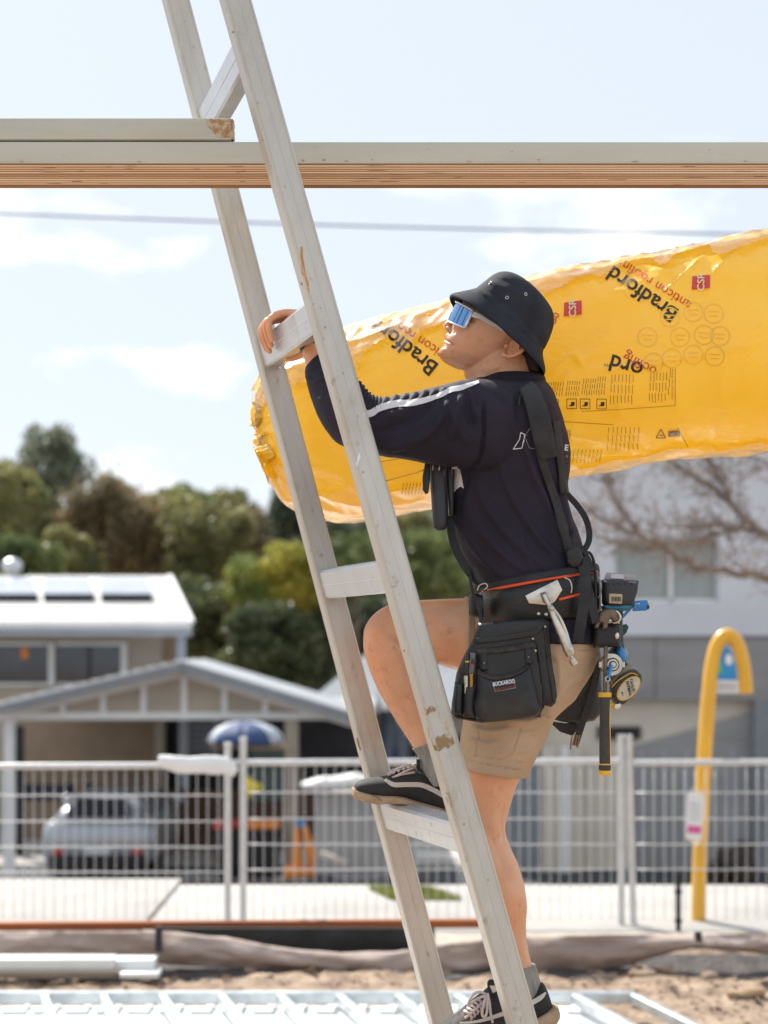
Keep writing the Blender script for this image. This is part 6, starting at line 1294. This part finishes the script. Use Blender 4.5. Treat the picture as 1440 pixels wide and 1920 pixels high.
def band(rings, name, m, parent, th=.004, n=72):
    B = MB(); vv = []
    for (x1, y1, x2, y2, Y, ry) in rings:
        a, b = P(x1, y1, Y), P(x2, y2, Y); m_ = (a + b) / 2; h_ = (b - a) / 2
        for j in range(n):
            t = 2 * math.pi * j / n; ct, st_ = math.cos(t), math.sin(t); ct = math.copysign(abs(ct) ** .88, ct); st_ = math.copysign(abs(st_) ** .88, st_); vv.append(m_ + h_ * ct + Vector((0, ry * st_, 0)))
    B.add(vv, [(i * n + j, i * n + (j + 1) % n, (i + 1) * n + (j + 1) % n, (i + 1) * n + j) for i in range(len(rings) - 1) for j in range(n)])
    o = B.build(name, m, parent, smooth=True, fix=True)
    if th: q = o.modifiers.new('t', 'SOLIDIFY'); q.thickness = th; q.offset = 1; bake_mods(o)
    return o
o = band([(904, 1098, 1114, 1060, 3.62, .176), (901, 1102, 1117, 1064, 3.62, .181), (901, 1112, 1118, 1072, 3.62, .183), (903, 1116, 1117, 1078, 3.62, .180)], 'padding', M['blackc'], belt); ndisp(o, 18, .004)
band([(900, 1109, 1119, 1072, 3.62, .186), (900, 1114, 1119, 1076, 3.62, .186)], 'orange_binding', M['orangeb'], belt, .002)
band([(901, 1112, 1119, 1076, 3.62, .183), (900, 1130, 1120, 1100, 3.62, .187), (900, 1167, 1121, 1152, 3.62, .190), (902, 1170, 1120, 1156, 3.62, .186)], 'belt_leather', M['leather'], belt, .004)
o = bvh_of(*[ch for ch in belt.children if ch.name.startswith('belt_leather')])
ribbon([(1048, 1124), (1075, 1117), (1098, 1110)], 4.5, o, 'orange_binding', M['orangeb'], belt, .004, default=3.44)
bl_ = o
for (x, y) in ((1010, 1151), (1024, 1152), (1042, 1149)):
    p, nn, ok = cast(x, y, bl_, 3.44); B = MB(); B.ell(p, (.0042, .002, .0042), n=12); B.build('rivet', M['chrome'], belt, smooth=True)
B = MB(); B.loft([(879, 1118, 879, 1152, 3.50, .006), (884, 1114, 884, 1156, 3.50, .02), (893, 1113, 893, 1158, 3.50, .022), (905, 1116, 906, 1160, 3.50, .02)], 4, 20); B.build('belt_end', M['leather'], belt, smooth=True)
# pouches
pc = lambda x, y: .00012 * (x - 950) * 0 + max(0, (x - 1000)) * .0002
pou = pillow([(896, 1168), (1016, 1160), (1028, 1166), (1031, 1215), (1035, 1262), (1043, 1304), (1041, 1318), (1032, 1326), (1018, 1322), (1012, 1345), (900, 1352), (856, 1346), (847, 1338), (848, 1318), (858, 1262), (868, 1236), (884, 1204)], 3.425, .030, .010, .02, name='pouch', m=M['leather'], parent=belt, smooth_poly=1); ndisp(pou, 12, .004)
mp2 = pillow([(892, 1218), (940, 1214), (1004, 1204), (1010, 1240), (1017, 1290), (1019, 1328), (1010, 1345), (905, 1351), (888, 1330), (893, 1290)], 3.405, .02, .008, .02, name='middle_pocket', m=M['leather'], parent=pou); ndisp(mp2, 10, .003)
fp_ = pillow([(896, 1254), (903, 1262), (918, 1267), (935, 1268), (955, 1264), (975, 1256), (992, 1244), (999, 1258), (1008, 1295), (1013, 1328), (1008, 1340), (990, 1346), (950, 1350), (905, 1354), (893, 1346), (887, 1325), (893, 1298)], 3.390, .012, .020, .045, step=.004, name='front_pocket', m=M['leatherw'], parent=pou, smooth_poly=2, sharp=70); ndisp(fp_, 9, .005); folds(fp_, [([(915, 1275), (905, 1310), (908, 1345)], 6, 2.5), ([(985, 1268), (996, 1305), (998, 1340)], 6, 2.5), ([(930, 1300), (950, 1320), (985, 1325)], 9, -2)])
pb = bvh_of(pou, mp2, fp_)
def tr_(line, w, name='trim_band', m='trim', off=.002, bv=None, nw=5): 
    o = ribbon(line, w, bv or pb, name, M[m], pou, off, nw=nw, sub=6, default=3.4); q = o.modifiers.new('t', 'SOLIDIFY'); q.thickness = .0016; q.offset = 1; return o
tr_([(893, 1202), (940, 1197), (985, 1190), (1006, 1184), (1015, 1172)], 10, m='leather'); tr_([(892, 1222), (940, 1219), (1004, 1208)], 11)
tr_([(897, 1260), (910, 1268), (930, 1272), (955, 1268), (975, 1260), (992, 1249)], 7, off=.0015)
tr_([(907, 1224), (908, 1258)], 11, m='leather', name='strap'); tr_([(990, 1216), (992, 1246)], 12, m='leather', name='strap')
tr_([(1020, 1172), (1026, 1230), (1034, 1290), (1038, 1316)], 3, m='trim', off=.001, nw=3); tr_([(852, 1343), (890, 1350), (905, 1352)], 3, off=.001, nw=3)
tr_([(1008, 1212), (1015, 1262), (1020, 1310), (1017, 1338)], 3, off=.001, nw=3)
for (x, y) in ((908, 1243), (991, 1232), (999, 1198), (1004, 1220), (1022, 1175)):
    p, nn, ok = cast(x, y, pb, 3.39); B = MB(); B.ell(p - Vector((0, .002, 0)), (.0028, .0018, .0028), n=12); B.build('rivet', M['chrome'], pou, smooth=True)
fb = bvh_of(fp_)
def on_(pl, name, m, par, off, bv): 
    g_ = []; n = 6; a, b, c_, d_ = [np.array(p, float) for p in pl]
    for i in range(n + 1):
        for j in range(n + 1): g_.append(tuple((a * (1 - i / n) + b * i / n) * (1 - j / n) + (d_ * (1 - i / n) + c_ * i / n) * j / n))
    return drape(g_, [(i * (n + 1) + j, i * (n + 1) + j + 1, (i + 1) * (n + 1) + j + 1, (i + 1) * (n + 1) + j) for i in range(n) for j in range(n)], bv, name, m, par, off, 3.4)
on_([(924, 1280), (964, 1273), (967, 1290), (928, 1297)], 'maker_tag', M['offw'], pou, .0018, fb); on_([(924.6, 1280.6), (963.4, 1273.6), (966.4, 1289.4), (928.6, 1296.4)], 'maker_tag', M['blackc'], pou, .0024, fb)
text_px('BUCKAROO', 944.5, 1281, 9.6, -9, fb, 'lettering', M['strp'], pou, .0030, bold=.3, sx=.80); M['redt'] = mat('red_lettering', (.5, .04, .03), .6); text_px('MADE IN AUSTRALIA', 947, 1290, 4.6, -9, fb, 'lettering', M['redt'], pou, .0030, sx=.85)
# pencil pockets
for (pl, Y_) in (([(853, 1278), (869, 1282), (867, 1340), (850, 1338), (848, 1320)], 3.395), ([(870, 1284), (893, 1285), (890, 1310), (888, 1330), (892, 1346), (868, 1344), (868, 1320)], 3.39)):
    o = pillow(pl, Y_, .012, .010, .014, step=.004, name='pencil_pocket', m=M['leatherw'], parent=pou, smooth_poly=1)
pillow([(861, 1252), (893, 1257), (894, 1266), (859, 1262)], 3.395, .008, .004, name='trim_band', m=M['trim'], parent=pou)
def tool_tube(x1, y1, x2, y2, Y, r, m, name, label, cat, parts=()):
    r_ = thing(name, P((x1 + x2) / 2, y2, Y), label, cat); B = MB(); a, b = P(x1, y1, Y), P(x2, y2, Y); B.tube([a, b], r, 12); B.build('barrel', m, r_, smooth=True, sharp=40); return r_
t_ = tool_tube(877, 1226, 876, 1275, 3.393, .0048, M['batt'], 'marker_pen', 'black marker pen with a yellow ring in the small pouch pocket', 'marker')
B = MB(); B.tube([P(877, 1239, 3.393), P(877, 1242, 3.393)], .0054, 12); B.build('ring', M['gripy'], t_, smooth=True, sharp=40)
t_ = tool_tube(887, 1224, 884, 1262, 3.388, .0062, mat('grey_plastic', (.12, .13, .14), .4), 'snap_knife', 'grey snap knife beside the marker pen', 'knife')
B = MB(); B.bar(P(884, 1247, 3.381), P(887, 1249, 3.381), .006, .004); B.build('slider', M['redt'], t_)
pillow([(884, 1235), (893, 1238), (889, 1246), (883, 1244)], 3.381, .004, .001, name='clip', m=M['batt'], parent=t_)
tool_tube(874, 1267, 874, 1300, 3.382, .0048, M['chrome'], 'nail_punch', 'bright steel nail punch in the lower pencil pocket', 'punch')
r_ = thing('drill_bit', P(884, 1290, 3.38), 'gold twist drill bit right of the steel punch', 'drill bit')
for ph in (0, math.pi):
    B = MB(); B.tube([P(884, 1264 + 30 * t, 3.382) + Vector((.0028 * math.cos(t * 22 + ph), .0028 * math.sin(t * 22 + ph), 0)) for t in np.linspace(0, 1, 50)], .0018, 6); B.build('flute', M['gold'], r_, smooth=True)
# locking clamp hung on the belt
cl_ = thing('locking_clamp', P(1030, 1115, 3.41), 'nickel locking clamp with a wide plate jaw hung over the belt', 'clamp')
pillow([(985, 1117), (1045, 1087), (1054, 1106), (1040, 1128), (1030, 1135), (992, 1131)], 3.412, .003, .0015, .004, name='plate', m=M['chrome'], parent=cl_)
pillow([(1013, 1112), (1023, 1109), (1031, 1126), (1026, 1134), (1019, 1130)], 3.405, .004, .001, .003, name='bracket', m=M['steel'], parent=cl_)
B = MB(); B.tube(cat_rom([tuple(P(*q)) for q in [(1020, 1114, 3.398), (1028, 1132, 3.393), (1036, 1145, 3.393)]], 4), .0048, 10); B.build('jaw', M['chrome'], cl_, smooth=True)
B = MB(); q = cat_rom([tuple(P(*q)) for q in [(1031, 1136, 3.393), (1041, 1160, 3.39), (1052, 1185, 3.388), (1062, 1208, 3.387), (1071, 1230, 3.387)]], 5); B.tube(q, list(np.interp(np.linspace(0, 1, len(q)), [0, .3, .6, .85, 1], [.0065, .0085, .0105, .0125, .009])), 14); B.build('handle', M['chrome'], cl_, smooth=True)
B = MB(); B.tube(cat_rom([tuple(P(*q)) for q in [(1038, 1142, 3.387), (1050, 1158, 3.384), (1060, 1180, 3.383), (1068, 1205, 3.383)]], 5), .0032, 8); B.build('lever', M['chrome'], cl_, smooth=True)
B = MB(); B.tube([P(1071, 1230, 3.387), P(1075, 1238, 3.387)], .0036, 10); B.tube([P(1073, 1236, 3.387), P(1078, 1246, 3.387)], .0082, 12); B.build('adjusting_screw', M['chrome'], cl_, smooth=True, sharp=40)
B = MB(); B.ell(P(1035, 1141, 3.385), (.006, .005, .006), n=12); B.build('pivot', M['chrome'], cl_, smooth=True)
# shoulder straps
so = bvh_of(shirt, collar)
def strap_(line, w, th=.003, name='shoulder_strap', m='blackc', off=.004):
    o = ribbon(line, w, so, name, M[m], belt, off, nw=6, sub=8); q = o.modifiers.new('t', 'SOLIDIFY'); q.thickness = th; q.offset = 1; return o
strap_([(984, 728), (996, 748), (1008, 785), (1018, 830), (1025, 858)], [24, 32, 37, 36, 30], .007, 'back_pad')
strap_([(1006, 790), (1012, 850), (1028, 905), (1046, 960), (1060, 1010), (1072, 1062)], 15, .003)
strap_([(1040, 790), (1047, 850), (1052, 890), (1056, 925)], 13, .003)
strap_([(980, 735), (974, 748), (972, 760)], 3, .002, 'strap_edge')
strap3([(1050, 905, 3.53), (1062, 925, 3.54), (1080, 945, 3.56), (1096, 968, 3.565), (1104, 992, 3.565), (1104, 1014, 3.56), (1096, 1030, 3.555), (1086, 1044, 3.55)], .014, .0025, 'loose_strap', M['blackc'], belt)
strap3([(1076, 1030, 3.46), (1082, 1046, 3.455), (1094, 1062, 3.45), (1098, 1100, 3.425), (1092, 1150, 3.42), (1083, 1204, 3.425)], .024, .003, 'hanging_strap', M['blackc'], belt)
strap3([(1092, 1062, 3.455), (1102, 1100, 3.428), (1112, 1140, 3.42), (1118, 1168, 3.42)], .018, .003, 'hanging_strap', M['blackc'], belt)
strap3([(1088, 1040, 3.5), (1098, 1044, 3.5), (1104, 1056, 3.5), (1108, 1072, 3.48)], .016, .004, 'hanging_strap', M['leather'], belt)
B = MB(); B.tube(cat_rom([tuple(P(*q)) for q in [(1094, 1040, 3.49), (1104, 1036, 3.5), (1112, 1048, 3.5), (1116, 1075, 3.49), (1117, 1120, 3.47), (1116, 1165, 3.46)]], 6), .0035, 8); B.build('cord', M['blackc'], belt, smooth=True)
pillow([(1060, 1030), (1082, 1026), (1092, 1040), (1090, 1062), (1070, 1066), (1062, 1052)], 3.455, .008, .006, name='strap_joint', m=M['leather'], parent=belt, smooth_poly=2)
strap3([(846, 968, 3.55), (846, 995, 3.54), (853, 1025, 3.53), (868, 1055, 3.515), (886, 1080, 3.505), (906, 1098, 3.49)], .019, .003, 'front_strap', M['blackc'], belt)
strap3([(886, 1068, 3.51), (882, 1080, 3.50), (884, 1098, 3.49), (890, 1120, 3.478), (899, 1145, 3.45), (905, 1175, 3.42)], .007, .003, 'front_loop', M['blackc'], belt)
pillow([(884, 1066), (892, 1062), (900, 1080), (912, 1094), (914, 1104), (900, 1100), (890, 1084)], 3.492, .006, .004, name='leather_keeper', m=M['leather'], parent=belt, smooth_poly=1)
pillow([(890, 1095), (902, 1099), (902, 1110), (893, 1112), (890, 1104)], 3.488, .006, .002, name='leather_keeper', m=M['leather'], parent=belt)
def wire(pts, r, name, m, par): B = MB(); B.tube(cat_rom([tuple(P(*q)) for q in pts], 5), r, 8); return B.build(name, m, par, smooth=True)
wire([(895, 1108, 3.483), (899, 1098, 3.482), (910, 1094, 3.478), (914, 1100, 3.478), (908, 1106, 3.48)], .0016, 'buckle', M['chrome'], belt)
wire([(1058, 1083, 3.425), (1068, 1088, 3.42), (1072, 1100, 3.42), (1071, 1112, 3.422)], .0016, 'hook', M['chrome'], belt)
wire([(1122, 1082, 3.5), (1128, 1092, 3.5), (1127, 1110, 3.5), (1121, 1122, 3.5)], .0014, 'hook', M['chrome'], belt)
# chest holder
ph_ = thing('radio_holder', P(820, 995, 3.53), 'black radio holder and torch hanging at the worker chest under the raised arm', 'radio')
pillow([(797, 866), (807, 866), (806, 905), (803, 925), (798, 926), (793, 919), (792, 895)], 3.50, .008, .003, .006, name='clip', m=M['leather'], parent=ph_, smooth_poly=1)
B = MB(); B.loft([(803, 866, 834, 864, 3.52, .018), (806, 900, 838, 898, 3.52, .018), (809, 945, 840, 943, 3.52, .018), (811, 980, 840, 978, 3.52, .017), (814, 991, 836, 991, 3.52, .013), (820, 995, 830, 995, 3.52, .005)], 5, 24, e=2.6); B.build('torch', M['batt'], ph_, smooth=True)
B = MB(); B.loft([(834, 864, 851, 866, 3.545, .022), (836, 900, 852, 905, 3.545, .022), (839, 940, 852, 940, 3.545, .022), (841, 966, 851, 966, 3.545, .016)], 5, 24, e=3.5); B.build('radio_body', M['batt'], ph_, smooth=True, sharp=60)
for x in (811, 823): wire([(x, 866, 3.50), (x + 1, 874, 3.498), (x, 882, 3.50)], .0011, 'wire_clip', M['chrome'], ph_)
# rear pouch
rp_ = pillow([(1112, 1212), (1122, 1225), (1124, 1270), (1127, 1310), (1124, 1334), (1110, 1350), (1080, 1357), (1050, 1353), (1030, 1348), (1030, 1300), (1060, 1240)], 3.76, .06, .02, .03, name='rear_pouch', m=M['leatherw'], parent=belt, smooth_poly=1); ndisp(rp_, 9, .006)
folds(rp_, [([(1120, 1240), (1100, 1290), (1060, 1320), (1035, 1338)], 4, 6), ([(1118, 1270), (1095, 1305), (1070, 1322)], 3, -4), ([(1124, 1300), (1100, 1325), (1060, 1340)], 3, 3)])
pillow([(1028, 1352), (1060, 1356), (1095, 1352), (1080, 1370), (1074, 1380), (1050, 1372)], 3.74, .006, .002, name='rear_flap', m=M['leather'], parent=belt, smooth_poly=1)
strap3([(1122, 1240, 3.70), (1116, 1275, 3.70), (1104, 1320, 3.70), (1092, 1355, 3.70), (1078, 1398, 3.70)], .016, .004, 'rear_strap', M['leather'], belt)
for k in range(4): strap3([(1084 - 4.5 * k + 3, 1378, 3.695), (1083 - 4.5 * k + 1, 1392, 3.695), (1081 - 4 * k + 1, 1401 + random.uniform(-3, 5), 3.695)], .0036, .0016, 'frayed_end', M['wood'], belt)
# hammer
hm = thing('claw_hammer', P(1134, 1452, 3.46), 'claw hammer with a dark and yellow grip hanging from the rear of the belt', 'hammer')
hold = pillow([(1113, 1168), (1119, 1166), (1160, 1168), (1164, 1174), (1162, 1213), (1114, 1215), (1110, 1205)], 3.475, .018, .010, .012, name='hammer_holder', m=M['leather'], parent=belt)
hbv = bvh_of(hold); wire([(1138, 1168, 3.462), (1150, 1166, 3.46), (1161, 1168, 3.462)], .002, 'holder_bar', M['whsteel'], belt)
p, nn, ok = cast(1157, 1192, hbv, 3.46); B = MB(); B.ell(p, (.005, .002, .0075), n=12); B.build('rivet', M['chrome'], belt, smooth=True)
hd = pillow([(1113, 1178), (1118, 1160), (1124, 1147), (1134, 1142), (1150, 1142), (1158, 1150), (1160, 1163), (1150, 1166), (1144, 1158), (1140, 1166), (1137, 1178), (1129, 1179), (1129, 1168), (1125, 1167), (1121, 1178)], 3.445, .018, .004, .006, step=.004, name='claw_head', m=M['steel'], parent=hm, smooth_poly=1)
wire([(1148, 1146, 3.44), (1158, 1148, 3.44), (1163, 1158, 3.44), (1158, 1166, 3.44), (1150, 1168, 3.445)], .003, 'head_ring', M['chrome'], hm)
B = MB(); B.bar(P(1137, 1160, 3.466), P(1134, 1306, 3.462), .009, .007, bevel=.002); B.build('shaft', M['steel'], hm)
B = MB(); gp_ = [(1300, 11.5), (1318, 10.5), (1345, 9.5), (1380, 10), (1410, 10.2), (1432, 10)]; B.loft([(1134 - w_, y, 1134 + w_, y, 3.46, w_ * .00135) for y, w_ in gp_], 6, 24, e=2.4); gr = B.build('grip', M['grip'], hm, smooth=True)
for (y1, y2, w_, m_) in ((1298, 1307, 12.3, 'gripy'), (1431, 1434.5, 10.6, 'gripy'), (1434.5, 1444, 11.2, 'grip'), (1444, 1453, 11.8, 'gripy')):
    B = MB(); B.loft([(1134 - w_ + 1.5, y1, 1134 + w_ - 1.5, y1, 3.46, w_ * .0012), (1134 - w_, y1 + 1, 1134 + w_, y1 + 1, 3.46, w_ * .00136), (1134 - w_, y2 - 1, 1134 + w_, y2 - 1, 3.46, w_ * .00136), (1134 - w_ + 1.5, y2, 1134 + w_ - 1.5, y2, 3.46, w_ * .0012)], 3, 24, e=2.4); B.build('grip_ring', M[m_], hm, smooth=True)
strap3([(1144.5, 1312, 3.452), (1143.2, 1345, 3.452), (1144, 1380, 3.452), (1144.3, 1428, 3.452)], .0018, .004, 'grip_line', M['gripy'], hm)
# impact driver hanging upside down
dr = thing('impact_driver', P(1160, 1240, 3.50), 'teal and black cordless impact driver hanging upside down behind the hip', 'power tool')
bt = pillow([(1131, 1087), (1193, 1090), (1191, 1108), (1185, 1128), (1181, 1137), (1137, 1138), (1132, 1130)], 3.505, .065, .004, .006, name='battery', m=M['batt'], parent=dr)
B = MB(); B.add([P(1131, 1088, 3.47), P(1194, 1091, 3.47), P(1191, 1076, 3.54), P(1136, 1073, 3.54), P(1131, 1092, 3.47), P(1194, 1095, 3.47), P(1191, 1084, 3.54), P(1136, 1082, 3.54)], [(0, 1, 2, 3), (7, 6, 5, 4), (0, 4, 5, 1), (1, 5, 6, 2), (2, 6, 7, 3), (3, 7, 4, 0)]); B.build('battery_cap', M['battt'], dr, bevel=.002, fix=True)
B = MB(); B.add([P(1145, 1084.5, 3.482), P(1170, 1085.5, 3.482), P(1169, 1077.5, 3.52), P(1146, 1076.5, 3.52)], [(0, 1, 2, 3)]); o = B.build('sticker', M['labelw'], dr); q = o.modifiers.new('t', 'SOLIDIFY'); q.thickness = .0015; q.offset = 0
pillow([(1143, 1113), (1166, 1114), (1167, 1117), (1166, 1132), (1142, 1131), (1142, 1116)], 3.466, .003, .001, .002, name='tan_sticker', m=M['labelm'], parent=dr)
for k in range(6): pillow([(1147 + 3 * k, 1119), (1148.6 + 3 * k, 1119), (1148.6 + 3 * k, 1127), (1147 + 3 * k, 1127)], 3.4630, .0012, 0, name='sticker_print', m=M['batt'], parent=dr, step=.05)
for k in range(5): B = MB(); B.bpx(1138 + 11 * k, 1092, 1142 + 11 * k, 1096, 3.466, .01); B.build('rib', M['batt'], dr, bevel=.001)
pillow([(1130, 1136), (1180, 1136), (1176, 1145), (1160, 1147), (1132, 1144)], 3.50, .06, .004, .008, name='base_plate', m=M['teal'], parent=dr)
B = MB(); B.loft([(1150, 1144, 1168, 1144, 3.51, .018), (1151, 1165, 1167, 1165, 3.51, .018), (1150, 1200, 1169, 1200, 3.51, .019), (1148, 1222, 1172, 1222, 3.51, .022)], 5, 24, e=2.5); B.build('handle', M['batt'], dr, smooth=True)
pillow([(1166, 1172), (1174, 1170), (1178, 1176), (1174, 1186), (1166, 1194)], 3.52, .014, .003, name='trigger', m=mat('dark_green_plastic', (.02, .06, .045), .5), parent=dr, smooth_poly=1)
B = MB(); B.ell(P(1158, 1232, 3.54), (.024, .06, .030), n=24); o = B.build('motor_housing', M['teal'], dr, smooth=True)
pillow([(1155, 1216), (1163, 1212), (1172, 1222), (1172, 1238), (1164, 1246), (1156, 1236)], 3.50, .03, .008, .012, name='side_cover', m=M['bluep'], parent=dr, smooth_poly=1)
pillow([(1158, 1204), (1166, 1204), (1166, 1222), (1158, 1222)], 3.492, .01, .003, .005, name='side_cover', m=M['teal'], parent=dr)
c0 = P(1147, 1246, 3.478)
for (r1, y0, y1, m_, n_) in ((.0245, .03, -.004, 'chrome', 'nose_ring'), (.020, 0, -.010, 'chrome', 'nose_ring'), (.0155, -.006, -.014, 'batt', 'bumper_ring'), (.0125, -.012, -.017, 'chrome', 'collet'), (.0085, -.015, -.020, 'batt', 'socket'), (.006, -.018, -.024, 'chrome', 'collet')):
    B = MB(); B.tube([c0 + Vector((0, y0, 0)), c0 + Vector((0, y1, 0))], r1, 28); B.build(n_, M[m_], dr, smooth=True, sharp=40)
for s_ in (-1, 1): B = MB(); B.bar(c0 + Vector((s_ * .022, 0, 0)), c0 + Vector((s_ * .029, 0, 0)), .012, .012); B.build('lug', M['chrome'], dr)
B = MB(); B.tube([P(1146, 1248, 3.455), P(1140, 1272, 3.43)], .0042, 12); B.build('bit', M['bluep'], dr, smooth=True, sharp=40)
B = MB(); B.tube([P(1139.4, 1273, 3.43) + Vector((.0048 * math.cos(t), 0, .0052 * math.sin(t))) for t in np.linspace(0, 2 * math.pi, 17)[:-1]], .0015, 8, closed=True); B.build('bit_ring', M['chrome'], dr, smooth=True)
B = MB(); B.ell(P(1139.4, 1273, 3.433), (.004, .002, .004), n=12); B.build('bit_end', M['batt'], dr, smooth=True)
# blue marking tool
bt_ = thing('blue_marker', P(1195, 1146, 3.50), 'bright blue marking tool sticking out behind the driver battery', 'marking tool')
pillow([(1186, 1127), (1211, 1125), (1214, 1128), (1214, 1143), (1210, 1145), (1186, 1146)], 3.50, .014, .003, .004, name='body', m=M['bluep'], parent=bt_)
pillow([(1191, 1131), (1204, 1130), (1203, 1140), (1190, 1141)], 3.492, .002, .001, .003, name='window', m=M['labelw'], parent=bt_)
strap3([(1189, 1130, 3.50), (1180, 1143, 3.50), (1166, 1158, 3.50)], .006, .006, 'arm', M['bluep'], bt_)
B = MB(); B.tube([P(1213, 1131, 3.50), P(1221, 1130, 3.50)], .0034, 10); B.build('tip', M['chrome'], bt_, smooth=True, sharp=40)
B = MB(); B.ell(P(1214, 1138, 3.495), (.005, .005, .006), n=12); B.build('knob', M['batt'], bt_, smooth=True)
# tape measure
tm = thing('tape_measure', P(1170, 1325, 3.50), 'black and yellow tape measure clipped behind the hammer grip', 'tape measure')
tb = pillow([(1146, 1290), (1150, 1277), (1160, 1266), (1176, 1258), (1190, 1256), (1199, 1265), (1200, 1276), (1194, 1292), (1182, 1306), (1166, 1320), (1154, 1320), (1146, 1308)], 3.50, .05, .006, .008, step=.004, name='case', m=M['grip'], parent=tm, smooth_poly=1)
sh_ = pillow([(1143, 1272), (1150, 1262), (1162, 1250), (1174, 1244), (1186, 1248), (1192, 1257), (1180, 1261), (1164, 1268), (1152, 1280), (1146, 1286)], 3.515, .05, .006, .01, step=.004, name='shell', m=M['olive2'], parent=tm, smooth_poly=1)
el = lambda a, b, k=1: [(1178.5 + a * math.cos(t) * math.cos(-.82) - b * math.sin(t) * math.sin(-.82), 1291 + a * math.cos(t) * math.sin(-.82) + b * math.sin(t) * math.cos(-.82)) for t in np.linspace(0, 2 * math.pi, 33)[:-1]]
pillow(el(28, 15.5), 3.466, .004, .001, .003, name='yellow_rim', m=M['gripy'], parent=tm); fc = pillow(el(26, 13.5), 3.463, .004, .001, .003, name='face_label', m=mat('cream_label', (.52, .46, .36), .5, vs=40, var=.15), parent=tm)
strap3([(1147, 1289, 3.468), (1158, 1277, 3.466), (1172, 1268, 3.466), (1184, 1262, 3.466), (1195, 1266, 3.468)], .0016, .003, 'yellow_seam', M['gripy'], tm)
tb_ = bvh_of(fc); text_px('STANLEY', 1185, 1284, 7.6, 76, tb_, 'lettering', M['batt'], tm, .0012, bold=.15, default=3.46); text_px('FATMAX', 1179, 1291, 7.2, 76, tb_, 'lettering', M['batt'], tm, .0012, bold=.3, default=3.46); text_px('8m', 1167, 1301, 6, 76, tb_, 'lettering', M['batt'], tm, .0012, default=3.46)
pillow([(1145, 1316), (1156, 1322), (1162, 1320), (1164, 1328), (1156, 1332), (1146, 1326)], 3.47, .004, .001, name='tape_blade', m=M['gripy'], parent=tm); pillow([(1154, 1321), (1163, 1319), (1165, 1324), (1158, 1330), (1152, 1328)], 3.465, .003, .001, name='end_hook', m=M['chrome'], parent=tm)
